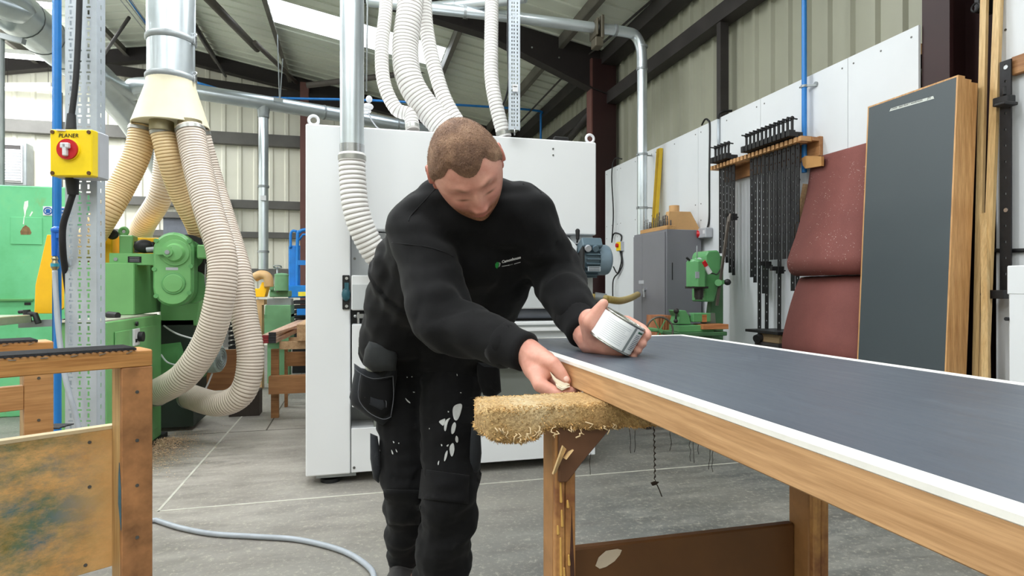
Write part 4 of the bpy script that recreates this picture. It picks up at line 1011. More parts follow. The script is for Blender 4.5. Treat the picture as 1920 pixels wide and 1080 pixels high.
P = [onY(1262, 424, 4.78), onY(1314, 428, 4.78), onY(1295, 397, 4.78), onY(1255, 396, 4.78), onY(1250, 424, 4.78)]
for p in P[:2] + P[-1:]: p.z = CZ
tag(part('wood_offcut', card, None, lambda q: q.prism(P, (0, .06, 0)), bevel=.002), 'tan slope-sided board standing on the grey cupboard', 'board')
c = onY(1264, 396, 4.98)
tag(part('tape_roll', card, None, lambda q: q.lathe((c.x, 4.98, CZ), (0, 0, 1), [(0, .046), (.12, .046), (.245, .046), (.245, .034), (.2, .033), (.2, 0)], 24), 40), 'tan cardboard tube standing behind the sloped board on the cupboard', 'tube')
# spirit level leaning on the wall
yl = mat('level_yellow', (222, 184, 40), .45, 0, .08)
a, b_ = onX(1226, 415, 2.9), onX(1237, 279, 2.965); a.z = CZ
lv = thing('spirit_level', a, 'long yellow spirit level leaning on the wall above the cupboard', 'spirit level')
part('beam', yl, lv, lambda q: q.bar(a, b_, .034, .075, (0, 1, 0)), bevel=.002); part('shade_strip', mat('level_shade', (188, 150, 22), .5), lv, lambda q: q.bar(a + Vector((-.019, 0, 0)), b_ + Vector((-.019, 0, 0)), .004, .04, (0, 1, 0)))  # darker yellow strip, shade on the level's face put into the colour
# isolator on the column
iy = onX(1164, 462, 2.97)
ic = thing('column_isolator', iy, 'small grey and yellow isolator with red knob beside the maroon column', 'switch box')
part('box', grey_plastic, ic, lambda q: q.obox(iy + Vector((0, 0, 0)), (1, 0, 0), (0, 1, 0), (0, 0, 1), .05, .11, .11), bevel=.004)
part('plate', yellow_paint, ic, lambda q: q.obox(iy + Vector((-.027, .0, 0)), (1, 0, 0), (0, 1, 0), (0, 0, 1), .02, .1, .1), bevel=.003)
pcyl('knob', red_plastic, ic, iy + Vector((-.036, 0, .01)), iy + Vector((-.06, 0, .01)), .024, seg=16)
for nm, pth in (('top', [iy + Vector((0, 0, .05)), onX(1165, 442, 2.97), onX(1156, 437, 2.97), onX(1150, 440, 2.96), onX(1147, 455, 2.95)]), ('lower', [iy + Vector((0, 0, -.05)), onX(1167, 495, 2.97), onX(1161, 510, 2.96), onX(1150, 525, 2.94), onX(1149, 560, 2.93)]), ('short', [iy + Vector((0, .02, -.05)), onX(1165, 490, 2.97), onX(1158, 512, 2.96), onX(1150, 500, 2.94)]), ('long', [onX(1147, 455, 2.95), onX(1150, 400, 2.94), onX(1147, 330, 2.94), onX(1152, 299, 2.96), onX(1166, 298, 2.98)])):
    tag(part('black_cable', black_rub, None, lambda q: q.tube(smooth_path(pth, 8), .008, 8), True), {'top': 'black cable looping from the top of the small column isolator', 'lower': 'black cable hanging from the underside of the small column isolator', 'short': 'second thinner black cable curling back from under the column isolator', 'long': 'long black cable running up beside the maroon column'}[nm], 'cable', 'black cables by the column isolator')
# wall socket with long cable
so = onX(1330, 437, 2.985)
sk = thing('wall_socket', so, 'grey industrial socket with red inlet mounted on the lined wall', 'socket')
part('box', grey_plastic, sk, lambda q: q.obox(so + Vector((-.04, 0, 0)), (1, 0, 0), (0, 1, 0), (0, 0, 1), .07, .12, .085), bevel=.005)
part('inlet', red_plastic, sk, lambda q: q.lathe(so + Vector((-.05, .05, -.005)), (-.7, .7, 0), [(0, .03), (.02, .034), (.03, .036), (.035, .02)], 20), 40)
part('inlet_rim', white_plastic, sk, lambda q: q.torus(so + Vector((-.045, .045, -.005)), (-.7, .7, 0), .034, .005, 20, 6), True)
pbox('rocker', white_plastic, sk, so + Vector((-.078, -.05, -.01)), so + Vector((-.07, -.02, .02)))
tag(part('black_cable', black_rub, None, lambda q: q.tube(smooth_path([so + Vector((-.02, 0, .04)), onX(1330, 405, 2.98), onX(1330, 330, 2.98), onX(1331, 240, 2.98), onX(1328, 226, 2.98), onX(1322, 224, 2.99), onX(1316, 234, 3.05)], 8), .0085, 8), True), 'long black cable rising from the industrial socket over the lining board', 'cable')
tag(part('conduit', galv_plate, None, lambda q: q.tube([onX(1347, 290, 2.97), onX(1347, 222, 2.97)], .011, 10), True), 'short pale conduit above the left clamp group on the lining board', 'conduit')
tag(part('black_cable', black_rub, None, lambda q: q.tube(smooth_path([onX(1347, 224, 2.97), onX(1348, 214, 2.97), onX(1356, 209, 3.0), onX(1372, 208, 3.08)], 8), .011, 8), True), 'short black cable bending from the pale conduit over the board edge', 'cable')
# blue pipe on the right wall
bpx = onX(1508, 200, 2.94)
bp2 = thing('wall_air_pipe', (2.94, bpx.y, 1.9), 'blue vertical air pipe clipped to the lined wall behind the clamps', 'pipe')
pcyl('pipe', blue_pipe, bp2, (2.94, bpx.y, 1.80), (2.94, bpx.y, 3.95), .0165, seg=14)
cz = onX(1508, 162, 2.94).z
part('pipe_clip', galv_dull, bp2, lambda q: (q.cyl((2.94, bpx.y, cz - .008), (2.94, bpx.y, cz + .008), .022, seg=14), q.bar((2.94, bpx.y - .01, cz), (2.985, bpx.y - .07, cz - .01), .012, .012), q.cyl((2.975, bpx.y - .06, cz), (2.985, bpx.y - .06, cz), .016, seg=10)), 40)

# ---- clamp rack and clamps
rk_w = wood('rack_timber', (190, 138, 90), (160, 106, 62), 1)
ra, rb = onX(1334, 312, 2.83), onX(1502, 268, 2.83)
RZ = 2.0; RY0, RY1 = rb.y - .02, ra.y
cr = thing('clamp_rack', (2.9, (RY0 + RY1) / 2, RZ - .12), 'slotted timber rack on the lined wall carrying black sash clamps', 'rack')
pbox('backing_board', rk_w, cr, (2.955, RY0, RZ - .11), (2.985, RY1, RZ + .02), .002)
pbox('shelf', rk_w, cr, (2.90, RY0, RZ - .012), (2.955, RY1, RZ + .012))
tooth_w = wood('tooth_timber', (214, 168, 116), (188, 138, 90), 0)
pitch = .044; ny = int((RY1 - RY0) / pitch); proto = None
for k in range(ny + 1):
    y = RY1 - k * pitch
    if proto is None: proto = tooth = part('tooth', tooth_w, cr, lambda q: q.box((2.82, y - .026, RZ - .016), (2.905, y, RZ + .016)))
    else:
        tooth = proto.copy(); C.objects.link(tooth); tooth.location = proto.location + Vector((0, -k * pitch, 0)); tooth.parent = cr
bar_m = mat('clamp_bar_black', (32, 31, 33), .5, .3, .3, 20)
def clamp(y, zlow, zslide, label, lean=0.0, group=None):
    x = 2.862
    t = thing('sash_clamp', (x, y, RZ), label, 'clamp', group)
    top = RZ + .05; L = top - zlow; hl = []
    z = .05
    while z < L - .09: hl.append((.0120, .0230, z, z + .011)); z += .062
    o = Vector((x - .0175, y + .004, zlow))
    sk_ = Vector((0, -lean, 1))
    part('bar', bar_m, t, lambda q: q.perf(Vector((x + .0025, y + .0175 + lean * L, zlow)), (0, -1, 0), sk_, .035, L * 1.0, .005, hl) )
    h = part('head', black_met, t, lambda q: (q.box((x - .03, y - .014, RZ + .02), (x + .03, y + .014, RZ + .06)), q.box((x - .085, y - .016, RZ + .025), (x - .03, y + .016, RZ + .07))), bevel=.003)
    q_ = part('screw', black_met, t, lambda q: q.cyl((x - .045, y, RZ + .05), (x - .045, y, RZ + .155), .0095, seg=10), 40)
    part('tommy_bar', black_met, q_, lambda q: (q.cyl((x - .045 - .05, y - .014, RZ + .148), (x - .045 + .05, y + .014, RZ + .152), .0055, seg=8), q.ell((x - .045, y, RZ + .15), .014, .014, .016)), 40)
    if zslide: part('slide', black_met, t, lambda q: (q.box((x - .025, y - .014, zslide), (x + .025, y + .014, zslide + .05)), q.box((x - .075, y - .012, zslide + .02), (x - .025, y + .012, zslide + .05)), q.cyl((x + .02, y - .03, zslide + .02), (x + .02, y + .03, zslide + .02), .006, seg=8)), bevel=.003)
    return t
zp = lambda px, py, y: onY(px, py, y).z
left_y = [RY1 - pitch * (k + .6) for k in (0.9, 1.9, 2.9, 3.9, 4.9)]
for k, y in enumerate(left_y):
    clamp(y - .011, (1.30, 1.28, 1.22, 1.14, 1.12)[k], 1.55 if k == 4 else None, 'black sash clamp in the small rack group, ' + ['first', 'second', 'third', 'fourth', 'fifth'][k] + ' from the long black socket cable', 0, 'sash clamps near the socket')
n2 = 12; y = RY1 - pitch * 10.2
spec = [(1.10, None), (1.06, None), (.62, None), (.98, None), (.42, 1.16), (1.22, None), (1.22, None), (.66, 1.12), (1.22, None), (1.22, None), (1.0, None), (.72, None)]
for k, (zl, zs) in enumerate(spec):
    yy = RY1 - pitch * (10 + k) - .035
    if yy < RY0 + .02: break
    clamp(yy, zl, zs, 'black sash clamp in the large rack group, ' + ['first', 'second', 'third', 'fourth', 'fifth', 'sixth', 'seventh', 'eighth', 'ninth', 'tenth', 'eleventh', 'twelfth'][k] + ' counted towards the sanding belts', (.0, .006, .0, -.004, .006, .0, .0, .006, .0, -.004, .005, .005)[k], 'sash clamps beside the sanding belts')
# timber spacer and card pieces at the rack end
tag(part('card_piece', mat('brown_kraft', (186, 138, 82), .8), None, lambda q: q.prism([onX(1503, 297, 2.9), onX(1505, 310, 2.9), onX(1510, 316, 2.9), onX(1540, 311, 2.9), onX(1540, 293, 2.9), onX(1510, 292, 2.9)], (.02, 0, 0))), 'brown card piece tucked above the hanging sanding belts', 'card')
tag(part('timber_strip', raw, None, lambda q: q.bar(onX(1513, 345, 2.95), onX(1506, 400, 2.95) + Vector((0, .1, -.3)), .02, .05, (1, 0, 0))), 'narrow pale timber strip hanging behind the sanding belts', 'timber')
# ---- sanding belts
def abrasive(name, dusty):
    m, nt, b = _new(name); v = _coords(nt)
    grit = _noise(nt, v, 420.0, 3, .7); patches = _noise(nt, v, 4.0, 4, .6)
    c = _ramp(nt, patches, [(.3, lin((112, 58, 56))), (.7, lin((128, 70, 66)))])
    c = _mix(nt, _ramp(nt, grit, [(.35, (.0, .0, .0, 1)), (.7, (.35, .35, .35, 1))]), c, lin((170, 112, 96)))
    if dusty:
        vo = nt.nodes.new('ShaderNodeTexVoronoi'); vo.inputs['Scale'].default_value = 75.0; nt.links.new(v, vo.inputs['Vector'])
        dust = _ramp(nt, vo.outputs['Distance'], [(.10, (1, 1, 1, 1)), (.22, (0, 0, 0, 1))])
        dmask = _ramp(nt, _noise(nt, v, 9.0, 4, .7), [(.50, (0, 0, 0, 1)), (.62, (1, 1, 1, 1))])
        c = _mix(nt, _mix(nt, 1.0, dust, dmask, 'MULTIPLY'), c, lin((236, 226, 214)))
    nt.links.new(c, b.inputs['Base Color']); b.inputs['Roughness'].default_value = .75; _bump(nt, b, grit, .4, .001)
    return m
abr = abrasive('dusty_red_abrasive', True); abr_clean = abrasive('clean_red_abrasive', False)
def belt(name, prof, y0, y1, label, m):
    P = smooth_path([Vector((x, 0, z)) for x, z in prof], 8); q = MB(); n = len(P); vs = []
    for yy in (y0, y1):
        for i, p in enumerate(P):
            d = P[min(i + 1, n - 1)] - P[max(i - 1, 0)]; nn = Vector((-d.z, 0, d.x)).normalized() * .0015
            vs.append((p.x + nn.x, yy, p.z + nn.z)); vs.append((p.x - nn.x, yy, p.z - nn.z))
    k = 2 * n; fs = []
    for i in range(n - 1):
        a = 2 * i; fs += [(a, a + 2, k + a + 2, k + a), (a + 1, k + a + 1, k + a + 3, a + 3), (a, a + 1, a + 3, a + 2), (k + a, k + a + 2, k + a + 3, k + a + 1)]
    q.add(vs, fs); return tag(q.build(name, m, None, True), label, 'sanding belt')
belt('sanding_belt', [(2.975, 1.87), (2.965, 1.882), (2.945, 1.86), (2.905, 1.64), (2.835, 1.40), (2.775, 1.25), (2.755, 1.18), (2.78, 1.12), (2.84, 1.10), (2.94, 1.12)], 2.768, 3.385, 'red-brown dusty sanding belt draped in the upper fold beside the leaning doors', abr)
belt('sanding_belt', [(2.96, 1.095), (2.89, 1.092), (2.845, 1.07), (2.79, .94), (2.74, .78), (2.718, .69), (2.718, .62), (2.75, .56), (2.82, .53), (2.96, .55)], 2.768, 3.385, 'red-brown sanding belt hanging in the lower fold beside the leaning doors', abr_clean)
pg = thing('belt_peg', (2.96, 3.06, 1.84), 'round timber peg carrying the sanding belts on the wall', 'peg')
part('peg', raw, pg, lambda q: (q.cyl((2.968, 2.8, 1.845), (2.968, 3.38, 1.845), .012, seg=12)), 40)
part('bracket', dark_steel, pg, lambda q: (q.box((2.965, 2.82, 1.80), (2.985, 2.86, 1.88)), q.box((2.965, 3.26, 1.80), (2.985, 3.3, 1.88))))
# dark trolley corner seen below the clamps
tr = thing('workbench_vice', onX(1428, 632, 2.75), 'black clamp head and block on a low shelf under the hanging clamps', 'vice')
part('shelf', dark_steel, tr, lambda q: q.box(onX(1415, 640, 2.7), Vector((2.98, 3.40, onX(1415, 643, 2.7).z - .02))))
part('block', wood('dirty_block', (150, 128, 96), (116, 96, 70), 1), tr, lambda q: q.box((2.72, 3.42, onX(1430, 641, 2.7).z), (2.9, 3.62, onX(1430, 626, 2.7).z)))
part('jaw', black_met, tr, lambda q: (q.cyl(onX(1418, 636, 2.68), onX(1426, 633, 2.72), .03, seg=14), q.box((2.7, 3.41, onX(1430, 625, 2.7).z), (2.95, 3.75, onX(1430, 620, 2.7).z))), 40)
part('support', dark_steel, tr, lambda q: (q.box((2.9, 3.6, 0), (2.96, 3.66, .7)), q.box((2.9, 3.42, 0), (2.96, 3.48, .7))))

# ---- leaning doors
oak_e = wood('door_oak_edge', (226, 178, 120), (192, 140, 86), 2, 1.6)
lam = mat('slate_laminate', (72, 80, 84), .5, 0, .03, 2)
def door(x_top, x_bot, label, k):
    y0, y1, H, T = 2.238 + k * .004, 2.76, 2.035 - .012 * k, .042
    sl = x_top - x_bot; U = Vector((sl, 0, H)); U = U.normalized(); N = Vector((U.z, 0, -U.x))
    t = thing('door_blank', (x_bot, (y0 + y1) / 2, 0), label, 'door', 'doors leaning on the lined wall')
    b0 = Vector((x_bot, 0, 0.001)); Lh = H
    def slab(q, ya, yb, h0, h1, n0, n1): q.hexa([b0 + U * h + N * nn + Vector((0, yy, 0)) for h in (h0, h1) for (nn, yy) in ((n0, ya), (n1, ya), (n1, yb), (n0, yb))])
    part('core', lam, t, lambda q: slab(q, y0 + .008, y1 - .008, .008, Lh - .008, 0, T))
    for ya, yb in ((y0, y0 + .008), (y1 - .008, y1)): part('lipping', oak_e, t, lambda q: slab(q, ya, yb, 0, Lh, 0, T))
    for ha, hb in ((0, .008), (Lh - .008, Lh)): part('lipping', oak_e, t, lambda q: slab(q, y0 + .008, y1 - .008, ha, hb, 0, T))
    return t, b0, U, N, y0, y1
dd = door(2.775, 2.67, 'slate grey door blank with oak lipping, outermost of the leaning stack', 0)
door(2.820, 2.716, 'oak-lipped door blank in the middle of the leaning stack', 1)
door(2.865, 2.762, 'oak-lipped door blank against the wall at the back of the leaning stack', 2)
t, b0, U, N, y0, y1 = dd
# masking tape with handwriting
tp0 = onY(1669, 209, 2.62); 
def on_door(px, py):
    r = ray(px, py); o = Vector((0, 0, CH)); s = (b0 - o).dot(N) / r.dot(N); return o + r * s - N * .001
P = [on_door(1668, 209), on_door(1671, 203), on_door(1750, 180), on_door(1752, 185)]
part('masking_tape', mat('masking_tape', (208, 212, 206), .7, 0, .03), t, lambda q: q.prism(P, N * -.0006))
tx = (P[3] - P[0]).normalized()
text_mesh('Drive.  east door / workroom', .0150, 'lettering', ink, t, P[0] + tx * .012 + U * .006 - N * .0012, tx, U, .0002, .1)
text_mesh('JN', .017, 'lettering', ink, t, P[0] + tx * (P[3] - P[0]).length * .86 + U * .006 - N * .0012, tx, U, .0002, .1)
# laths
pine = wood('planed_pine', (226, 196, 144), (206, 168, 112), 2, 1.2)
def lath(pts, w_, d_, label):
    tag(part('lath', pine, None, lambda q: q.bar(pts[0], pts[1], w_, d_, (0, 1, 0))), label, 'lath', 'laths leaning by the doors')
p0, p1 = at(1836, 160, 2.75), at(1849, 0, 2.78)
def extend(px0, py0, px1, py1, X0, X1):
    a, b_ = onX(px0, py0, X0), onX(px1, py1, X1); k = (a.z - .001) / (b_.z - a.z); f = a - (b_ - a) * k
    return [f, b_ + (b_ - a) * .2]
lath(extend(1834, 560, 1846, 0, 2.90, 2.955), .018, .03, 'slim planed lath leaning nearest the maroon column beside the doors')
lath(extend(1846, 690, 1872, 0, 2.88, 2.96), .02, .034, 'tall planed lath with knots leaning beside the stack of doors')
a = onX(1849, 695, 2.80); b_ = onX(1846, 400, 2.915); k = a.z / (b_.z - a.z)
lath([a - (b_ - a) * k + Vector((0, 0, .002)), b_], .016, .03, 'short brown-tinted lath leaning lowest beside the stack of doors')
tag(part('black_rod', black_met, None, lambda q: q.bar(onX(1851, 660, 2.9) - Vector((0.02, 0, .55)), onX(1845, 560, 2.96), .012, .03, (0, 1, 0))), 'thin black strip leaning on the wall behind the laths', 'strip')
tag(part('black_bracket', black_met, None, lambda q: (q.box(onX(1826, 25, 3.0), onX(1836, -40, 3.0) + Vector((.1, 0, 0))), q.torus(onX(1829, 14, 2.98), (1, 0, 0), .02, .006, 14, 6)), bevel=.003), 'black bracket fixed high on the maroon column beside the laths', 'bracket')
# hanging steel clamps far right
hr = thing('hanging_rail', onX(1910, 125, 2.96), 'oak rail fixed to the wall for the long hanging clamp', 'rail')
a = onX(1897, 126, 2.96)
part('rail', wood('rail_oak', (176, 128, 82), (150, 100, 60), 1), hr, lambda q: q.box((2.955, a.y, a.z - .04), (2.985, a.y - .9, a.z + .045)), bevel=.003)
def long_clamp(px, label):
    t0 = onX(px, 113, 2.94); y = t0.y; zt = t0.z; zl = onX(px, 552, 2.94).z
    t = thing('long_clamp', (2.94, y, zl), label, 'clamp', 'long clamps at the right end')
    hl = []; z = .09
    while z < zt - zl - .02: hl.append((.021, .029, z, z + .010)); z += .075
    part('bar', bar_m, t, lambda q: q.perf(Vector((2.945, y + .028, zl)), (0, -1, 0), (0, 0, 1), .05, zt - zl, .008, hl))
    zs = onX(px, 190, 2.94).z
    part('slide', black_met, t, lambda q: (q.box((2.90, y - .035, zs - .02), (2.95, y + .035, zs + .02)), q.box((2.85, y - .06, zs - .035), (2.93, y - .01, zs - .02)), q.cyl((2.9, y - .02, zs + .02), (2.9, y - .02, zs + .06), .008, seg=8)), bevel=.003)
    part('foot', black_met, t, lambda q: (q.box((2.88, y - .03, zl - .02), (2.95, y + .035, zl + .02)), q.cyl((2.89, y + .03, zl), (2.89, y + .075, zl), .014, seg=10)), bevel=.003)
    for f in (.97, .36): pcyl('pin', steel, t, (2.935, y, zl + (zt - zl) * f), (2.945, y, zl + (zt - zl) * f), .01, seg=10)
long_clamp(1887, 'long black perforated clamp hanging from the oak rail near the white box')
tag(part('black_cable', black_rub, None, lambda q: q.tube(smooth_path([onX(1850, 458, 2.96), onX(1858, 466, 2.97), onX(1875, 470, 2.975), onX(1940, 469, 2.975)], 8), .010, 8), True), 'black cable sagging along the wall behind the long hanging clamp', 'cable')
# white box at right edge
wb = thing('white_machine', onZ(1930, 900, 0), 'white smooth machine casing at the wall below the long hanging clamp', 'machine')
a, b_ = onY(1889, 710, 1.87), onY(1960, 500, 1.87)
pbox('casing', SW, wb, (a.x, 1.55, 0), (2.97, 1.75 + .12, b_.z), .008)
pbox('lid', SW, wb, (a.x - .002, 1.548, onY(1889, 553, 1.75).z), (2.972, 1.872, b_.z + .002), .004)
pcyl('side_knob', black_rub, wb, onY(1886, 598, 1.87), onY(1890, 598, 1.87), .008, seg=10)

# ---- drill press
DG = mat('drill_green', (100, 164, 106), .4, 0, .1, 5); DGd = mat('drill_dark_green', (76, 118, 80), .5, 0, .15, 5)
DY = 4.05
dp = lambda px, py, dd=0: onY(px, py, DY + dd)
drl = thing('drill_press', (dp(1335, 640).x, DY + .1, 0), 'green pillar drill with angled lever in front of the grey cupboard', 'drill press')
part('column', DGd, drl, lambda q: q.hexa([Vector((dp(1338, 640).x, DY + .12, 0)), Vector((dp(1374, 640).x, DY + .12, 0)), Vector((dp(1374, 640).x, DY + .3, 0)), Vector((dp(1338, 640).x, DY + .3, 0)), dp(1338, 480, .12), dp(1356, 480, .12), dp(1356, 480, .3), dp(1338, 480, .3)]), bevel=.006)
part('belt_housing', DG, drl, lambda q: q.prism([dp(1323, 566, .02), dp(1323, 478, .02), dp(1328, 470, .02), dp(1347, 469, .02), dp(1352, 478, .02), dp(1352, 515, .02), dp(1340, 566, .02)], (0, .2, 0)), bevel=.01)
hx = dp(1301, 540)
def octo(q, c, r, z0, z1):
    pts = [(c.x + r * math.cos(R(22.5 + 45 * k)), c.y + r * math.sin(R(22.5 + 45 * k)), z0) for k in range(8)]; q.prism(pts, (0, 0, z1 - z0))
hc = dp(1303, 530); hc.y -= .02
part('motor_housing', DG, drl, lambda q: octo(q, hc, .075, dp(1300, 538).z, dp(1300, 491).z), bevel=.004)
part('housing_cap', DG, drl, lambda q: (q.lathe((hc.x, hc.y, dp(1300, 491).z), (0, 0, 1), [(0, .07), (.015, .06), (.022, .02), (.03, .015), (.03, 0)], 16)), 40)
pbox('label_plate', galv_plate, drl, (hc.x - .05, hc.y - .072, dp(1300, 522).z), (hc.x - .02, hc.y - .066, dp(1300, 510).z))
part('housing_bracket', DGd, drl, lambda q: q.box(dp(1310, 545, .03), dp(1330, 500, .1)))
part('spindle', dark_steel, drl, lambda q: (q.cyl((hc.x + .02, hc.y, dp(1300, 558).z), (hc.x + .02, hc.y, dp(1300, 538).z), .034, seg=16), q.cyl((hc.x + .02, hc.y, dp(1300, 562).z), (hc.x + .02, hc.y, dp(1300, 556).z), .028, seg=16), q.box((hc.x - .06, hc.y - .05, dp(1300, 541).z), (hc.x + .07, hc.y + .06, dp(1300, 537).z))), 40)
part('depth_rod', galv_dull, drl, lambda q: q.cyl((hc.x + .005, hc.y, dp(1300, 491).z), (hc.x + .005, hc.y, dp(1303, 461).z), .004, seg=8), True)
part('latch', black_rub, drl, lambda q: q.bar(dp(1287, 483, -.03), dp(1294, 489, -.03), .012, .012))
lv0, lv1 = dp(1344, 573, -.1), dp(1367, 406, -.1)
leverp = part('feed_lever', mat('worn_steel', (120, 112, 104), .4, .6), drl, lambda q: (q.bar(lv0, lv1, .014, .018), q.caps(dp(1366, 415, -.1), dp(1369, 402, -.1), .012, .008)), 40)
part('pivot', DG, leverp, lambda q: (q.cyl(dp(1347, 530, -.12), dp(1347, 530, .05), .026, seg=14), q.bar(dp(1345, 530, -.1), dp(1366, 528, -.1), .03, .03)), 40)
part('knob', black_rub, leverp, lambda q: q.ell(dp(1364, 529, -.12), .026, .026, .024), True)
plug = part('red_plug', red_plastic, drl, lambda q: q.cyl(dp(1318, 490, -.08), dp(1323, 499, -.08), .02, seg=14), 40)
part('plug_body', white_plastic, plug, lambda q: q.cyl(dp(1322, 497, -.08), dp(1331, 512, -.08), .017, .02, 14), 40)
part('lead', grey_plastic, drl, lambda q: q.tube(smooth_path([dp(1319, 491, -.08), dp(1312, 485, -.05), dp(1304, 487, -.02)], 6), .007, 8), True)
part('lead', dark_steel, drl, lambda q: q.tube(smooth_path([dp(1330, 512, -.08), dp(1338, 513, -.05), dp(1346, 513, 0), dp(1358, 490, .05)], 6), .005, 8), True)
tbz = dp(1310, 620).z
part('work_table', DGd, drl, lambda q: (q.box((dp(1256, 620).x, DY - .15, tbz - .03), (dp(1342, 620).x, DY + .2, tbz)), q.box((dp(1290, 640).x, DY - .05, 0), (dp(1330, 640).x, DY + .15, tbz - .03))), bevel=.005)
part('base', DGd, drl, lambda q: q.box((dp(1262, 640).x, DY - .15, 0), (dp(1378, 640).x, DY + .35, .05)), bevel=.006)
vs_ = thing('drill_vice', (dp(1285, 612).x, DY - .05, tbz), 'green machine vice clamped on the drill table', 'vice')
part('fixed_jaw', DG, vs_, lambda q: q.prism([dp(1270, 608, -.1), dp(1296, 608, -.1), dp(1292, 592, -.1), dp(1286, 582, -.1), dp(1268, 582, -.1), dp(1274, 594, -.1)], (0, .12, 0)), bevel=.004)
part('moving_jaw', DG, vs_, lambda q: q.box(dp(1300, 604, -.1), dp(1316, 586, .02)), bevel=.004)
part('bed', DG, vs_, lambda q: q.box(Vector((dp(1258, 612).x, DY - .12, tbz)), dp(1318, 607, .03)), bevel=.004)
part('screw', galv_dull, vs_, lambda q: q.cyl(dp(1284, 588, -.06), dp(1306, 594, -.04), .012, seg=10), 40)
part('handle', dark_steel, vs_, lambda q: (q.cyl(dp(1268, 585, -.12), dp(1267, 600, -.12), .007, seg=8), q.ell(dp(1267, 602, -.12), .016, .016, .016), q.ell(dp(1268, 583, -.12), .02, .02, .02)), True)
def blk(px0, py0, px1, py1, d0, d1, m_, label): tag(part('timber_block', m_, None, lambda q: q.box(dp(px0, py0, d0), dp(px1, py1, d1)), bevel=.002), label, 'timber')
orange = wood('orange_timber', (214, 150, 100), (184, 114, 68), 0)
blk(1318, 618, 1347, 606, -.15, -.02, orange, 'orange timber block lying on the edge of the drill table')
blk(1316, 604, 1320, 589, -.1, -.06, orange, 'small reddish timber piece gripped upright beside the vice')
tag(part('fence_plate', mat('fence_grey', (110, 118, 106), .5), None, lambda q: q.prism([dp(1316, 618, -.0), dp(1344, 618, 0), dp(1341, 587, 0), dp(1318, 587, 0)], (0, .03, 0)), bevel=.003), 'grey green fence plate standing at the back of the drill table', 'fence')
# spoked wheel
wc = dp(1237, 620, -.25); 
wh = thing('spoked_wheel', wc - Vector((0, 0, .09)), 'thin spoked hand wheel beside the drill table', 'wheel')
part('rim', mat('wheel_rim', (112, 106, 98), .45, .4), wh, lambda q: q.torus(wc, (0.15, 1, 0), .095, .007, 32, 8), True)
for k in range(6): part('spoke', DG, wh, lambda q: q.bar(wc, wc + Vector((math.cos(k * math.pi / 3), 0, math.sin(k * math.pi / 3))) * .094, .008, .006))
part('hub', DG, wh, lambda q: q.cyl(wc + Vector((0, -.02, 0)), wc + Vector((0, .2, 0)), .014, seg=12), 40)
st = onY(1248, 640, DY + .05)
part('axle_stand', dark_steel, wh, lambda q: q.box(Vector((wc.x - .02, wc.y + .16, 0)), Vector((wc.x + .02, wc.y + .2, wc.z))))
stw = wood('stack_wood', (208, 142, 100), (176, 108, 70), 2)
for k in range(6):
    p = onY(1230 + k * 5, 628, DY + .12)
    tag(part('board_offcut', stw, None, lambda q: q.hexa([Vector((p.x, DY + .12, .5)), Vector((p.x + .014, DY + .12, .5)), Vector((p.x + .014, DY + .3, .5)), Vector((p.x, DY + .3, .5)), Vector((p.x + .015, DY + .12, onY(1230, 592, DY + .12).z)), Vector((p.x + .029, DY + .12, onY(1230, 592, DY + .12).z)), Vector((p.x + .029, DY + .3, onY(1230, 592, DY + .12).z)), Vector((p.x + .015, DY + .3, onY(1230, 592, DY + .12).z))])), 'thin reddish board on edge behind the spoked wheel, ' + ['first', 'second', 'third', 'fourth', 'fifth', 'sixth'][k] + ' from the grey cupboard side', 'board', 'thin boards behind the spoked wheel')
a, b_ = onY(1225, 640, DY + .1), onY(1268, 640, DY + .1)
tag(part('board_stand', tw, None, lambda q: (q.box((a.x - .02, DY + .1, .46), (b_.x - .02, DY + .32, .5)), q.box((a.x, DY + .12, 0), (a.x + .05, DY + .3, .46)), q.box((b_.x - .08, DY + .12, 0), (b_.x - .03, DY + .3, .46)))), 'low plywood stand carrying the thin boards behind the wheel', 'stand')
# ================================================================ foreground trestles
ply_e = wood('ply_edge', (214, 180, 124), (176, 134, 84), 2, 1.5)
brown = mat('brown_hardboard', (164, 114, 72), .6, 0, .42, 11, .3, 60)
beam_w = wood('trestle_beam', (220, 164, 98), (164, 106, 54), 0, 1.0, contrast=1.0, gstretch=26, rot=R(32))
pale_board = wood('far_trestle_board', (206, 158, 106), (178, 128, 80), 0, 1.0, rot=R(32))
mesh_m = mat('rubber_grid', (40, 40, 44), .7)
m, nt, b = _new('paint_smeared_board'); v = _coords(nt)
base_c = _ramp(nt, _noise(nt, v, 7.0, 6, .7), [(.3, lin((208, 156, 94))), (.7, lin((232, 186, 124)))])
sm = _noise(nt, _coords(nt, (3.0, 1.2, 6.0), R(25)), 1.1, 8, .78)
sx = nt.nodes.new('ShaderNodeSeparateXYZ'); nt.links.new(v, sx.inputs[0])
side = _ramp(nt, sx.outputs['X'], [(.17, (1, 1, 1, 1)), (.31, (0, 0, 0, 1))])
mk = _mix(nt, 1.0, _ramp(nt, sm, [(.40, (0, 0, 0, 1)), (.58, (.85, .85, .85, 1))]), side, 'MULTIPLY')
teal = _ramp(nt, _noise(nt, v, 9.0, 5, .7), [(.35, lin((92, 104, 50))), (.5, lin((54, 110, 92))), (.65, lin((36, 110, 128)))])
nt.links.new(_mix(nt, mk, base_c, teal), b.inputs['Base Color']); b.inputs['Roughness'].default_value = .6
smear = m
blue_smear = mat('blue_paint_smear', (62, 108, 128), .6, 0, .3, 30)
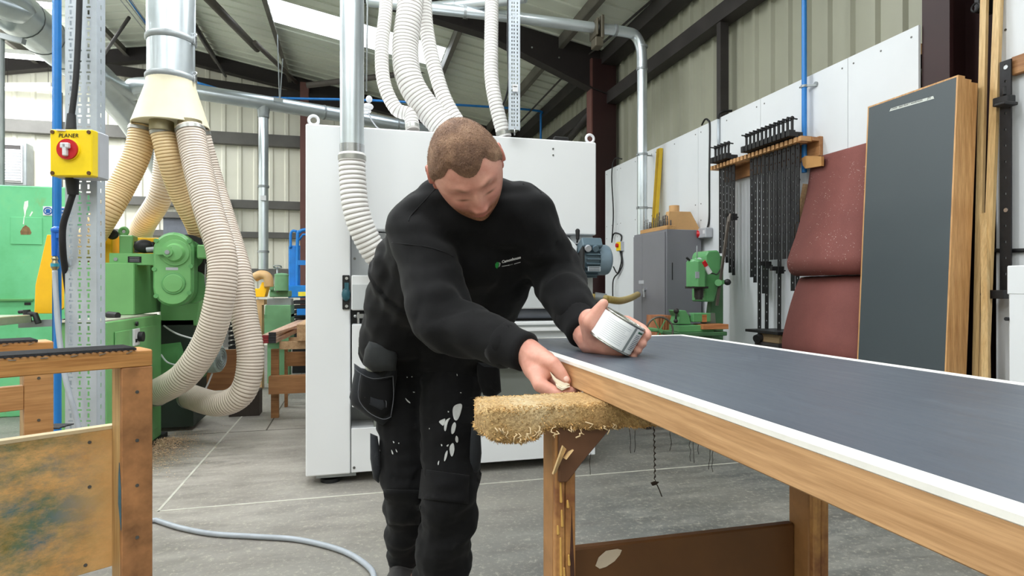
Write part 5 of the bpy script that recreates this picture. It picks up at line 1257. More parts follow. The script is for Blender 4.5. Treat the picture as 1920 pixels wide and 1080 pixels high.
def assembly_trestle(A, zt, label, near):
    u = Vector((.848, .53, 0)); v = Vector((-.53, .848, 0)); A = Vector((A[0], A[1], 0)); Z = Vector((0, 0, 1)); L = .95
    t = thing('assembly_trestle', A - u * .5, label, 'trestle')
    P = lambda a, b_, z: A + u * a + v * b_ + Z * z
    def blk_(q, a0, a1, b0, b1, z0, z1): q.hexa([P(a0, b0, z0), P(a1, b0, z0), P(a1, b1, z0), P(a0, b1, z0), P(a0, b0, z1), P(a1, b0, z1), P(a1, b1, z1), P(a0, b1, z1)])
    part('top_beam', beam_w, t, lambda q: blk_(q, -L, 0, 0, .12, zt - .048, zt), bevel=.003)
    for a0 in (-.078, -L):
        part('post_facing', brown if near else pale_board, t, lambda q: blk_(q, a0, a0 + .078, 0, .02, 0, zt - .049), bevel=.002)
        part('post_core', ply_e, t, lambda q: blk_(q, a0, a0 + .078, .021, .066, 0, zt - .049)); part('post_core', ply_e, t, lambda q: blk_(q, a0 + .004, a0 + .078, .068, .12, 0, zt - .049))
        for z in (.72, .58, .45, .3):
            if z < zt - .06: pcyl('screw', screw_m, t, P(a0 + .038, -.0015, z), P(a0 + .038, .001, z), .005, seg=8)
    for z0, z1, b0, b1 in (((.19, .60, .121, .143),) if near else ((.62, .70, .0, .03),)):
        pn = part('side_panel', smear if near else pale_board, t, lambda q: blk_(q, -L + .078, (-.02 if near else -.079), b0, b1, z0, z1), bevel=.002)
        if near:
            part('panel_edge', mat('pale_edge', (226, 206, 168), .6), pn, lambda q: blk_(q, -L + .078, -.02, b0, b1 + .012, z1, z1 + .010))
            for a_, z in ((-.13, .57), (-.13, .44), (-.14, .215)): pcyl('screw', screw_m, pn, P(a_, b0 - .0015, z), P(a_, b0 + .001, z), .005, seg=8)
            part('paint_smear', blue_smear, pn, lambda q: q.prism([P(-.0785, .004, .33), P(-.0785, .032, .40), P(-.0785, .030, .48), P(-.0785, .022, .52), P(-.0785, .006, .44)], u * -.0012))
        else:
            part('lower_shelf', brown, t, lambda q: blk_(q, -L + .078, -.079, .03, .06, .2, .45))
    # rubber grid laid on top: a real lattice
    q = MB(); n = 60
    for k in range(n): 
        a_ = -L + .01 + (L - .055) * k / (n - 1); q.obox(P(a_, .06, zt + .0045), u, v, Z, .005, .128, .006)
    for k in range(10): q.obox(P(-L / 2 - .02, .0 + .0133 * k, zt + .006), u, v, Z, L - .05, .0045, .007)
    g = q.build('rubber_grid', mesh_m, t)
    for k in range(7):
        part('staple', steel, t, lambda q: q.obox(P(-.06 - .065 * k, -.001, zt - .004), u + Z * (.4 - .12 * k), v, Z, .016, .003, .002))
    return t
assembly_trestle((-.575, 1.978), .84, 'wooden trestle with black rubber grid on top and a paint-smeared side panel', True)
assembly_trestle((-.985, 2.36), .84, 'wooden trestle with black rubber grid standing behind the paint-smeared one', False)
# small black mesh block on the floor side
tag(part('mesh_offcut', mesh_m, None, lambda q: [q.bar(at(75 + 4 * k, 803, 2.25), at(105 + 4 * k, 795, 2.45), .006, .005) for k in range(9)] + [q.bar(at(72 + 10 * k, 806 - 3 * k, 2.25 + .06 * k), at(112 + 10 * k, 803 - 3 * k, 2.25 + .06 * k), .006, .005) for k in range(3)]), 'offcut of black rubber grid lying behind the paint-smeared panel', 'rubber mat')

# ---- trestle under the workpiece
tz = .832
brn = mat('stained_trestle_face', (164, 118, 72), .55, 0, .25, 12, .2, 50)
legw = wood('trestle_leg', (214, 162, 100), (176, 122, 70), 2, 1.2, stain=(140, 90, 56))
ct = thing('carpet_trestle', (.56, .98, 0), 'brown trestle with a carpet-wrapped top holding up the grey workpiece', 'trestle')
TY0 = .94
def tleg(x):
    lg = part('leg', brn, ct, lambda q: q.box((x, TY0 + .008, 0), (x + .036, TY0 + .063, .79)), bevel=.003)
    part('leg_strip', legw, lg, lambda q: q.box((x, TY0 - .004, 0), (x + .017, TY0 + .008, .79)), bevel=.002)
    part('leg_strip', legw, lg, lambda q: q.box((x + .0185, TY0 - .002, 0), (x + .036, TY0 + .008, .79)), bevel=.002)
    return lg
l1 = tleg(.317); l2 = tleg(.819)
gd_m = mat('glue_drip', (214, 168, 92), .25, 0, .15, 20)
for dx, z, l in ((0, .70, .03), (.002, .655, .025), (.0, .61, .06), (.006, .56, .02), (.003, .50, .05), (-.005, .63, .012), (.012, .67, .01), (.014, .58, .015)):
    part('glue_drip', gd_m, l1, lambda q: q.caps((.326 + dx, TY0 - .004, z), (.327 + dx, TY0 - .004, z - l), .0016, .0026), True)
part('dark_stain', mat('dark_glue_stain', (70, 40, 28), .6, 0, .3, 60), l1, lambda q: q.prism([(.339, TY0 - .0021, .36), (.351, TY0 - .0021, .36), (.352, TY0 - .0021, .52), (.346, TY0 - .0021, .66), (.343, TY0 - .0021, .58), (.345, TY0 - .0021, .48)], (0, -.0006, 0)))
pbox('lower_rail', mat('rail_dark_board', (104, 68, 36), .5, 0, .15, 6), ct, (.353, TY0 + .045, .18), (.819, TY0 + .063, .567), .003)
pt = onY(1140, 1047, TY0 + .044)
part('bare_patch', mat('bare_wood_patch', (206, 190, 170), .7), ct, lambda q: q.prism([pt + Vector((a_, 0, b_)) for a_, b_ in ((-.024, -.010), (-.018, .004), (-.004, .014), (.018, .015), (.026, .012), (.022, .004), (.012, -.006), (-.004, -.014), (-.016, -.016))], (0, -.001, 0)))
gm_ = mat('gusset_board', (104, 70, 48), .5, 0, .2, 10)
gus = part('gusset', gm_, ct, lambda q: q.prism([onY(1048, 800, TY0 - .012), onY(1152, 796, TY0 - .012), onY(1092, 868, TY0 - .012), onY(1064, 905, TY0 - .012), onY(1048, 905, TY0 - .012)], (0, .008, 0)), bevel=.002)
part('splinter', mat('pale_splinter', (222, 190, 140), .6), gus, lambda q: (q.prism([onY(1037, 890, TY0 - .03), onY(1056, 836, TY0 - .03), onY(1062, 842, TY0 - .02), onY(1050, 870, TY0 - .016), onY(1043, 886, TY0 - .016)], (0, .006, 0)), q.prism([onY(1062, 862, TY0 - .03), onY(1076, 844, TY0 - .03), onY(1068, 848, TY0 - .02), onY(1058, 860, TY0 - .02)], (0, .006, 0))))
part('gusset', gm_, ct, lambda q: q.prism([(.819, TY0 - .012, .785), (.70, TY0 - .012, .785), (.79, TY0 - .012, .67), (.819, TY0 - .012, .67)], (0, .008, 0)))
pbox('top_bearer', legw, ct, (.25, TY0 + .004, .79), (.93, TY0 + .08, .815))
# carpet pad : rounded body with tufts
m, nt, b = _new('matted_carpet'); v = _coords(nt)
n1 = _noise(nt, v, 22.0, 5, .7); n2 = _noise(nt, v, 160.0, 4, .7); n3 = _noise(nt, v, 5.0, 3, .6)
c = _ramp(nt, n3, [(.35, lin((176, 134, 82))), (.55, lin((208, 174, 120))), (.75, lin((236, 216, 176)))])
c = _mix(nt, .6, c, _ramp(nt, n2, [(.38, (.30, .22, .14, 1)), (.62, (1.0, 1.0, 1.0, 1))]), 'MULTIPLY')
nt.links.new(c, b.inputs['Base Color']); b.inputs['Roughness'].default_value = .95; _bump(nt, b, n2, .9, .006)
carpet_m = m
x0, x1, cy0, cy1, z0, z1 = .192, .96, TY0 - .022, TY0 + .092, .788, tz
q = MB(); nx, na = 110, 36
ring = []
for k in range(na):
    t = 2 * math.pi * k / na; c_, s_ = math.cos(t), math.sin(t)
    e = .28; ring.append(((abs(c_) ** e) * math.copysign(1, c_), (abs(s_) ** e) * math.copysign(1, s_)))
vs = []
for i in range(nx + 1):
    f = i / nx; x = x0 + (x1 - x0) * f; ed = min(f, 1 - f) * (x1 - x0); sc_ = min(1, (ed / .012)) ** .35 if ed < .012 else 1
    sc_ = max(sc_, .05)
    for a_, b_ in ring:
        p = Vector((x, (cy0 + cy1) / 2 + a_ * (cy1 - cy0) / 2 * sc_, (z0 + z1) / 2 + b_ * (z1 - z0) / 2 * sc_))
        droop = -.012 * noise.noise(p * 14) - (.010 if f < .12 and b_ < -.3 else 0)
        if b_ < 0: p.z += droop + .004 * noise.noise(p * 60)
        else: p.z = min(p.z + .0015 * noise.noise(p * 60), z1 - .0005)
        p.y += .004 * noise.noise(p * 40)
        vs.append(p)
fs = [(i * na + k, i * na + (k + 1) % na, (i + 1) * na + (k + 1) % na, (i + 1) * na + k) for i in range(nx) for k in range(na)]
fs += [tuple(range(na - 1, -1, -1)), tuple(nx * na + k for k in range(na))]
q.add(vs, fs); carpet = q.build('carpet_wrap', carpet_m, ct, True)
rnd = random.Random(11); q = MB(); V = [Vector(p) for p in vs]
for j in range(9000):
    i = rnd.randrange(nx); k = rnd.randrange(na); p = V[i * na + k].lerp(V[(i + 1) * na + (k + 1) % na], rnd.random())
    cc = Vector((p.x, (cy0 + cy1) / 2, (z0 + z1) / 2)); nn = (p - cc)
    if i < 3: nn += Vector((-.04, 0, 0))
    nn = nn.normalized(); d = (nn + Vector((rnd.gauss(0, .5), rnd.gauss(0, .5), rnd.gauss(0, .5)))).normalized()
    l = rnd.uniform(.002, .0045); w_ = rnd.uniform(.0006, .0016)
    if nn.z > .5 and p.x > .39: continue
    if nn.z < -.3: l *= 1.6
    tp_ = p + d * l
    if tp_.z > z1: tp_.z = z1
    s_ = d.cross(Vector((rnd.random(), rnd.random(), rnd.random()))).normalized() * w_; s2 = d.cross(s_).normalized() * w_
    q.add([p + s_, p - s_ * .5 + s2, p - s_ * .5 - s2, tp_], [(0, 1, 3), (1, 2, 3), (2, 0, 3)])
pile = q.build('carpet_pile', mat('carpet_tuft', (196, 160, 106), .95, 0, .6, 90), carpet); pile['kind'] = 'stuff'
q = MB()
for j in range(26):
    x = rnd.uniform(.21, .42); yb = cy0 + rnd.uniform(-.004, .004); z = z0 + rnd.uniform(-.004, .014)
    pts = [(x, yb, z)]; dx = rnd.uniform(-.004, .004)
    for k in range(3): pts.append((x + dx * k + rnd.gauss(0, .003), yb - .003 - rnd.random() * .003, z - .0025 * (k + 1) + rnd.gauss(0, .002)))
    q.tube([Vector(p) for p in pts], rnd.uniform(.0006, .0013), 6)
part_ = q.build('loose_backing', mat('cream_backing', (226, 200, 158), .9), carpet, True); part_['kind'] = 'stuff'
thr = mat('dark_thread', (48, 38, 30), .9)
def thread(px, py0, py1, r, Y, wig=.0012):
    a, b_ = onY(px, py0, Y), onY(px + rnd.uniform(-4, 4), py1, Y); pts = [a.lerp(b_, k / 6) + Vector((rnd.gauss(0, wig), 0, 0)) * (k > 0) for k in range(7)]
    part('loose_thread', thr, carpet, lambda q: q.tube(pts, r, 5), True)
for px, a_, b_ in ((1182, 795, 850), (1190, 795, 848), (1258, 800, 845), (1293, 805, 865), (1300, 805, 868), (1310, 810, 852), (1333, 820, 880), (1338, 820, 885), (1108, 850, 890), (950, 812, 826), (935, 812, 828), (1000, 812, 822)): thread(px, a_, b_, .0005, TY0 + .03)
a = onY(1226, 795, TY0 + .03); b_ = onY(1228, 905, TY0 + .03)
part('loose_thread', thr, carpet, lambda q: (q.tube([a.lerp(b_, k / 30) + Vector((.0015 * math.sin(k * 2.2), 0, 0)) for k in range(31)], [.0007 + .0009 * (k % 3 == 0) for k in range(31)], 6), q.prism([onY(1221, 906, TY0 + .03), onY(1224, 911, TY0 + .03), onY(1231, 909, TY0 + .03), onY(1236, 904, TY0 + .03), onY(1228, 903, TY0 + .03)], (0, .003, 0)), q.tube([onY(1232, 909, TY0 + .03), onY(1237, 920, TY0 + .03), onY(1241, 931, TY0 + .03)], .0011, 5)), True)

# ================================================================ the workpiece
WX0, WX1, WY0, WY1, WT = .398, .95, -.42, 1.617, .88
wp = thing('workpiece', (.67, .6, tz), 'long slate grey door blank with oak edge and white rim lying on the trestle', 'door')
m, nt, b = _new('slate_worktop_laminate'); v = _coords(nt)
sc1 = _noise(nt, _coords(nt, (16, 1.6, 1)), 4.0, 5, .65)
c = _ramp(nt, _noise(nt, v, 3.0, 4, .6), [(.3, lin((76, 82, 92))), (.7, lin((84, 91, 101)))])
c = _mix(nt, _ramp(nt, sc1, [(.66, (0, 0, 0, 1)), (.78, (.16, .16, .16, 1))]), c, lin((168, 176, 184)))
nt.links.new(c, b.inputs['Base Color'])
nt.links.new(_ramp(nt, sc1, [(.3, (.36,) * 3 + (1,)), (.7, (.46,) * 3 + (1,))]), b.inputs['Roughness'])
work_lam = m
oak_w = wood('workpiece_oak', (212, 168, 122), (174, 130, 86), 1, 1.4, contrast=.8, gstretch=22)
white_rim = mat('white_primer_rim', (236, 234, 228), .5, 0, .05, 30)
pbox('core', mat('chipboard_core', (170, 140, 100), .8), wp, (WX0 + .010, WY0 + .01, tz + .001), (WX1 - .010, WY1 - .01, WT - .002))
pbox('laminate', work_lam, wp, (WX0 + .021, WY0 + .01, WT - .002), (WX1 - .021, WY1 - .021, WT))
pbox('oak_lipping', oak_w, wp, (WX0, WY0, tz), (WX0 + .009, WY1, WT - .006), .0015)
pbox('oak_lipping', oak_w, wp, (WX1 - .009, WY0, tz), (WX1, WY1, WT - .006), .0015)
pbox('oak_lipping', wood('workpiece_oak_end', (206, 150, 94), (170, 114, 62), 0, 1.4), wp, (WX0 + .009, WY1 - .009, tz), (WX1 - .009, WY1, WT - .006), .0015)
rim = MB(); rim.box((WX0 - .001, WY0, WT - .007), (WX0 + .021, WY1, WT + .0008)); rim.box((WX1 - .021, WY0, WT - .007), (WX1 + .001, WY1, WT + .0008)); rim.box((WX0 + .021, WY1 - .021, WT - .007), (WX1 - .021, WY1, WT + .0008))
rim.build('white_rim', white_rim, wp, bevel=.001)
# ================================================================ the man
SKIN = None
m, nt, b = _new('skin'); v = _coords(nt)
at_b = nt.nodes.new('ShaderNodeAttribute'); at_b.attribute_name = 'tone'
sep = nt.nodes.new('ShaderNodeSeparateColor'); nt.links.new(at_b.outputs['Color'], sep.inputs[0])
c = _ramp(nt, _noise(nt, v, 26.0, 5, .65), [(.3, lin((206, 142, 124))), (.7, lin((226, 170, 152)))])
c = _mix(nt, sep.outputs[0], c, _ramp(nt, _noise(nt, v, 300.0, 3, .7), [(.35, lin((120, 74, 48))), (.65, lin((190, 136, 104)))]))   # red: stubble
c = _mix(nt, sep.outputs[1], c, lin((206, 116, 104)))    # green: lips, ears, flush
c = _mix(nt, sep.outputs[2], c, lin((104, 68, 44)))      # blue: brows, lashes
nt.links.new(c, b.inputs['Base Color']); b.inputs['Roughness'].default_value = .5
b.inputs['Subsurface Weight'].default_value = .12; b.inputs['Subsurface Radius'].default_value = (.012, .005, .003); b.inputs['Subsurface Scale'].default_value = .6
SKIN = m
def cloth(name, rgb, dusty=None):
    m, nt, b = _new(name); v = _coords(nt)
    f = _noise(nt, v, 7.0, 6, .7); c0 = lin(rgb)
    c = _ramp(nt, f, [(.3, tuple(x * .75 for x in c0[:3]) + (1,)), (.7, tuple(x * 1.25 for x in c0[:3]) + (1,))])
    if dusty:
        d = _ramp(nt, _noise(nt, v, 11.0, 6, .75), [(.60, (0, 0, 0, 1)), (.76, (.35, .35, .35, 1))]); c = _mix(nt, d, c, lin(dusty))
    nt.links.new(c, b.inputs['Base Color']); b.inputs['Roughness'].default_value = .9; b.inputs['Specular IOR Level'].default_value = .25
    b.inputs['Sheen Weight'].default_value = .05; b.inputs['Sheen Roughness'].default_value = .5
    _bump(nt, b, _noise(nt, v, 500.0, 2, .6), .25, .001)
    return m
sweat_m = cloth('black_sweatshirt', (14, 14, 16)); trous_m = cloth('black_work_trousers', (15, 15, 17), (60, 60, 62)); pocket_m = cloth('faded_pocket_cloth', (44, 46, 50), (96, 98, 104)); pad_m = cloth('charcoal_panel', (52, 54, 55))
rib_m = cloth('ribbed_cuff', (17, 17, 19))

# joints, measured in the room
J = dict(
    pel=at(800, 655, 1.97), hipR=at(752, 675, 1.98), hipL=at(848, 668, 1.94), kneeR=at(765, 905, 1.87), ankR=at(758, 1052, 2.06), kneeL=at(846, 925, 1.76), ankL=at(823, 1112, 1.84),
    neck=at(872, 376, 1.56), shR=at(785, 428, 1.52), shL=at(988, 412, 1.52), elR=at(834, 606, 1.37), wrR=at(992, 662, 1.215), elL=at(1040, 515, 1.60), wrL=at(1098, 628, 1.35),
    chest=at(885, 460, 1.60), belly=at(830, 570, 1.80))
# ---- head frame
vr = Vector((cT, -sT, 0)); vu = Vector((0, 0, 1)); vb = Vector((-sT, -cT, 0))     # picture right, up, towards camera
def headframe(pitch, yaw, roll):
    f = Vector((0, -math.sin(pitch), math.cos(pitch))); u = Vector((0, math.cos(pitch), math.sin(pitch))); r = Vector((1, 0, 0))
    Ry = Matrix.Rotation(yaw, 3, u); f, r = Ry @ f, Ry @ r
    Rz = Matrix.Rotation(roll, 3, 'Z'); f, u, r = Rz @ f, Rz @ u, Rz @ r
    g = lambda a: vr * a.x + vu * a.y + vb * a.z
    return g(r), g(u), g(f)
hr_, hu, hf = headframe(R(50), R(4), R(15))
HC = at(876, 318, 1.40)
HM = Matrix((hr_, hu, hf)).transposed()
def gs(x, s): return np.exp(-(x / s) ** 2)
def head_points(n):     # n: (k,3) unit directions in head frame (right, up, forward)
    a, b, c = n[:, 0], n[:, 1], n[:, 2]
    x = a * .079; y = b * .118; z = c * .100
    low = np.clip(-b, 0, 1)
    y = np.where(b < 0, y * 1.10, y)
    x = x * (1 - .13 * low ** 1.5); x = x * (1 + .04 * gs(b - .25, .4))
    z = np.where(c < 0, z * (1 - .50 * low ** 1.2), z * (1 - .06 * low))
    z = np.where(c > 0, np.sign(z) * np.abs(z) ** .92 * .1 ** .08, z)
    fr = np.clip(c * 1.6, 0, 1)
    dz = np.zeros_like(x)
    nose = np.where(y > -.042, np.clip((.016 - y) / .058, 0, 1) ** 1.1, np.clip((y + .056) / .014, 0, 1))
    dz += .021 * nose * gs(x, .0105 + .003 * np.clip(-y / .04, 0, 1))
    dz += .010 * (gs(x - .0135, .007) + gs(x + .0135, .007)) * gs(y + .044, .008)
    dz += .007 * gs(y - .022, .010) * gs(np.abs(x) - .028, .022)
    for s in (-1, 1):
        dz -= .011 * gs(x - s * .031, .015) * gs(y - .002, .011)
        dz += .0075 * gs(x - s * .031, .011) * gs(y - .000, .0075)
        dz += .005 * gs(x - s * .046, .018) * gs(y + .022, .016)
    dz += .0075 * gs(y + .066, .0055) * gs(x, .021); dz += .0075 * gs(y + .076, .006) * gs(x, .018); dz -= .004 * gs(y + .0708, .0022) * gs(x, .022)
    dz += .012 * gs(y + .112, .016) * gs(x, .024); dz -= .003 * gs(y + .086, .006) * gs(x, .02)
    z = z + dz * fr
    return np.stack([x, y, z], 1)
def head_grid(nu, nv):
    dirs = []
    for j in range(nv + 1):
        p = math.pi * j / nv
        for i in range(nu):
            t = 2 * math.pi * i / nu; dirs.append((math.sin(p) * math.sin(t), math.cos(p), math.sin(p) * math.cos(t)))
    return np.array(dirs)
nu, nv = 140, 100
HP = head_points(head_grid(nu, nv))
def h2w(p): return HC + HM @ Vector(p)
q = MB()
q.add([h2w(p) for p in HP], [(j * nu + i, (j + 1) * nu + i, (j + 1) * nu + (i + 1) % nu, j * nu + (i + 1) % nu) for j in range(nv) for i in range(nu)])
# ears
for s in (-1, 1):
    e = lambda x, y, z: h2w((s * x, y, z))
    for k in range(10):
        t0, t1 = R(-60 + k * 25), R(-60 + (k + 1) * 25)
        p = lambda t: e(.083 + .006 * abs(math.cos(t)), .004 + .027 * math.sin(t), -.012 - .015 * math.cos(t))
        q.caps(p(t0), p(t1), .005, .005, 4)
    q.ell(e(.081, .002, -.006), .008, .020, .014, hr_, hu, hf); q.caps(e(.081, -.024, -.004), e(.082, -.018, -.006), .006, .006, 4)
# neck and a slim body core under the clothes
q.caps(h2w((0, -.07, -.035)), J['neck'], .058, .066)
q.caps(J['neck'], J['chest'], .07, .11); q.caps(J['chest'], J['belly'], .11, .11); q.caps(J['belly'], J['pel'], .10, .08)
for s in 'RL':
    q.caps(J['neck'], J['sh' + s], .06, .05); q.caps(J['sh' + s], J['el' + s], .048, .04); q.caps(J['el' + s], J['wr' + s], .038, .029)
    q.caps(J['pel'], J['hip' + s], .08, .075); q.caps(J['hip' + s], J['knee' + s], .08, .05); q.caps(J['knee' + s], J['ank' + s], .048, .034)
    ft = J['ank' + s].copy(); ft.z = .04; q.caps(ft, ft + Vector((.05, -.15, -.005)), .034, .03)
# ---- right hand (picture left), pinching a folded cloth on the oak edge
def chain(pts, rr):
    for (a, b_), (r0, r1) in zip(zip(pts, pts[1:]), zip(rr, rr[1:])): q.caps(a, b_, r0, r1, 5)
w0 = J['wrR']
pd = (at(1030, 700, 1.16) - w0).normalized(); ps = (vr * .75 - vu * .1 + vu * .66).normalized(); ps = (ps - pd * ps.dot(pd)).normalized()
q.ell(at(1014, 684, 1.185), .040, .033, .021, pd, ps, pd.cross(ps))
chain([w0, at(1008, 674, 1.195), at(1024, 680, 1.175)], [.028, .028, .021])
chain([w0, at(1004, 690, 1.19), at(1010, 708, 1.165)], [.027, .026, .018])
chain([at(1016, 672, 1.18), at(1037, 682, 1.155), at(1051, 699, 1.147), at(1061, 714, 1.143)], [.018, .0145, .0122, .0100])       # thumb on top
chain([at(1006, 700, 1.17), at(1013, 722, 1.150), at(1042, 738, 1.138), at(1074, 735, 1.143)], [.018, .0148, .0125, .0098])       # index
chain([at(1012, 700, 1.19), at(1020, 722, 1.175), at(1050, 737, 1.163), at(1082, 733, 1.165)], [.016, .0135, .0118, .0095])       # middle
chain([at(1018, 700, 1.21), at(1028, 719, 1.20), at(1056, 731, 1.19), at(1080, 729, 1.19)], [.015, .012, .011, .009])            # ring
chain([at(1026, 694, 1.225), at(1036, 710, 1.222), at(1056, 722, 1.215), at(1074, 723, 1.21)], [.013, .0105, .0095, .008])       # little
# ---- can frame (shared with the left hand)
CC = at(1158, 621, 1.235)
ca = (vr * .50 + vu * .85 + vb * .10).normalized()             # can axis, opening up and a little towards us
cx_ = (vr * .86 - vu * .52 + vb * .03); cx_ = (cx_ - ca * cx_.dot(ca)).normalized(); cz_ = cx_.cross(ca)      # cz_: towards camera
if cz_.dot(vb) < 0: cz_ = -cz_
CR, CHh = .046, .060
cp = lambda a, h, r=CR: CC + (cx_ * math.sin(a) + cz_ * math.cos(a)) * r + ca * h     # a=0 faces us, + to picture right
# left hand: palm under and behind the can
w1 = J['wrL']
heel = at(1118, 641, 1.29)
chain([w1, at(1108, 640, 1.315), heel], [.029, .030, .027])
pa = cp(R(-150), -.030, CR + .010); pb = cp(R(170), -.028, CR + .014)
chain([heel, at(1140, 650, 1.27), at(1165, 657, 1.255)], [.027, .021, .015])
chain([heel, cp(R(-120), -.012, CR + .02), cp(R(-160), -.006, CR + .018)], [.027, .024, .02])
chain([at(1116, 640, 1.295), cp(R(-95), -.012, CR + .012), cp(R(-92), .012, CR + .010), cp(R(-88), .034, CR + .008)], [.020, .0165, .0135, .0105])     # thumb
for k, (h0, tipa, r) in enumerate(((.024, 88, .0115), (.006, 82, .0115), (-.010, 84, .0108), (-.027, 86, .0095))):
    chain([cp(R(-175), h0 - .012, CR + .016), cp(R(165), h0, CR + .014), cp(R(128), h0 + .002, CR + .0125), cp(R(104), h0, CR + .011), cp(R(tipa), h0 - .002, CR + .0085)], [r + .003, r + .0015, r + .001, r, r - .0015])
body_me = remesh(q, .0030, 2, .45)
# colour of the skin itself: stubble, lips, ears, brows
V = np.empty(len(body_me.vertices) * 3); body_me.vertices.foreach_get('co', V); V = V.reshape(-1, 3)
Hinv = np.array(HM.transposed()); Lc = (V - np.array(HC)) @ Hinv.T
x, y, z = Lc[:, 0], Lc[:, 1], Lc[:, 2]
inh = (np.abs(x) < .11) & (y > -.16) & (y < .14) & (z > -.14) & (z < .16)
sm_ = lambda t, a, b_: np.clip((t - a) / (b_ - a), 0, 1)
beard = sm_(-y, .034, .056) * sm_(z, -.02, .02) * 1.0
beard = np.maximum(beard, sm_(np.abs(x), .058, .070) * sm_(-y, .0, .03) * sm_(z, -.03, .005) * .6)
lips = gs(y + .071, .0085) * gs(x, .020) * (z > .06)
beard = beard * (1 - .9 * lips)
ears = ((np.abs(x) > .080) & (y < .045) & (y > -.04)) * .45
flush = .35 * gs(y + .035, .02) * gs(x, .03) * (z > .07) + .25 * gs(np.abs(x) - .045, .015) * gs(y + .02, .015) * (z > .03)
brow = gs(np.abs(x) - .031, .016) * gs(y - (.021 + .004 * gs(np.abs(x) - .036, .012)), .0042) * (z > .05) * .75
lash = gs(np.abs(x) - .031, .011) * gs(y + .007, .0024) * (z > .05) * 1.0
col = np.zeros((len(V), 4)); col[:, 3] = 1
col[:, 0] = np.where(inh, beard, 0); col[:, 1] = np.where(inh, np.clip(np.maximum(lips * .7, ears) + flush, 0, 1), 0); col[:, 2] = np.where(inh, np.maximum(brow, lash), 0)
ca_ = body_me.color_attributes.new('tone', 'FLOAT_COLOR', 'POINT'); ca_.data.foreach_set('color', col.ravel())
org = Vector((J['pel'].x, J['pel'].y, 0)); body_me.transform(Matrix.Translation(-org))
body_me.materials.clear(); body_me.materials.append(SKIN); body_me.name = 'person'
man = bpy.data.objects.new('person', body_me); C.objects.link(man); man.location = org
tag(man, 'man in black sweatshirt and work trousers bending over the grey workpiece', 'person')
nl = mat('finger_nail', (236, 196, 182), .3, 0, .04)
nd = (at(1061, 714, 1.143) - at(1051, 699, 1.147)).normalized(); nv = (vb * .8 + vu * .55).normalized(); nv = (nv - nd * nv.dot(nd)).normalized()
part('finger_nail', nl, man, lambda q: q.ell(at(1060, 712, 1.143) + nv * .0082, .0068, .0055, .0022, nd, nd.cross(nv), nv), True)
# ---- hair: close-cropped cap following the skull
def hairline(p):
    x, y, z = p[:, 0], p[:, 1], p[:, 2]
    front = .058 - .018 * np.clip(np.abs(x) / .05, 0, 1) ** 2 + .024 * gs(np.abs(x) - .042, .016) - .010 * gs(x, .020)
    sidey = np.where(z > .0, -.005 + (z / .05) * .035, -.012 + z * .55)
    t = np.clip((z - .02) / .05, 0, 1)
    return front * t + sidey * (1 - t)
g2u, g2v = 260, 190
D = head_grid(g2u, g2v)[:, [0, 2, 1]]; D[:, 2] *= -1; P2 = head_points(D); hl = hairline(P2); depth = np.clip((P2[:, 1] - hl) / .022, -1, 1)
rng = np.random.RandomState(4)
off = np.where(depth > 0, .0012 + .0048 * np.minimum(1, depth * 1.2), 0) + (rng.rand(len(D)) - .5) * .0018 * (depth > 0)
nrm = P2 / np.linalg.norm(P2, axis=1, keepdims=True)
P3 = P2 + nrm * off[:, None]
q = MB(); used = {}; vs = []; fs = []
for j in range(g2v):
    for i in range(g2u):
        ids = (j * g2u + i, j * g2u + (i + 1) % g2u, (j + 1) * g2u + (i + 1) % g2u, (j + 1) * g2u + i)[::-1]
        if all(depth[k] > -.02 for k in ids): fs.append(ids)
idx = sorted({k for f in fs for k in f}); mp = {k: i for i, k in enumerate(idx)}
q.add([h2w(P3[k]) for k in idx], [[mp[k] for k in f] for f in fs])
m, nt, b = _new('cropped_hair'); v = _coords(nt)
f1 = _noise(nt, v, 420.0, 3, .7); f2 = _noise(nt, v, 16.0, 4, .65)
c = _ramp(nt, f2, [(.32, lin((116, 86, 68))), (.5, lin((150, 116, 92))), (.7, lin((184, 150, 122)))])
c = _mix(nt, .55, c, _ramp(nt, f1, [(.35, (.35, .3, .28, 1)), (.65, (1.15, 1.1, 1.05, 1))]), 'MULTIPLY')
nt.links.new(c, b.inputs['Base Color']); b.inputs['Roughness'].default_value = .65; _bump(nt, b, f1, .8, .002)
hair = q.build('hair', m, man, True); hair['label'] = 'close-cropped reddish brown hair'
# tiny bristles so the crop has a soft edge
q = MB(); rnd = random.Random(9); cand = [k for k in idx if depth[k] > .05]
for j in range(9000):
    k = rnd.choice(cand); p = P3[k]; nn = Vector(nrm[k]); d = (nn + Vector((rnd.gauss(0, .25), rnd.gauss(0, .25) + .1, rnd.gauss(0, .25) + .25))).normalized()
    pp = Vector(p) + Vector((rnd.uniform(-1, 1), rnd.uniform(-1, 1), rnd.uniform(-1, 1))) * .001; l = rnd.uniform(.0008, .0024) * min(1, .3 + depth[k]); s_ = d.cross(Vector((0.3, 1, .2))).normalized() * .0004; s2 = d.cross(s_) 
    q.add([h2w(pp + s_), h2w(pp - s_ * .5 + s2), h2w(pp - s_ * .5 - s2), h2w(pp + d * l)], [(0, 1, 3), (1, 2, 3), (2, 0, 3)])
br = q.build('bristles', m, hair); br['kind'] = 'stuff'

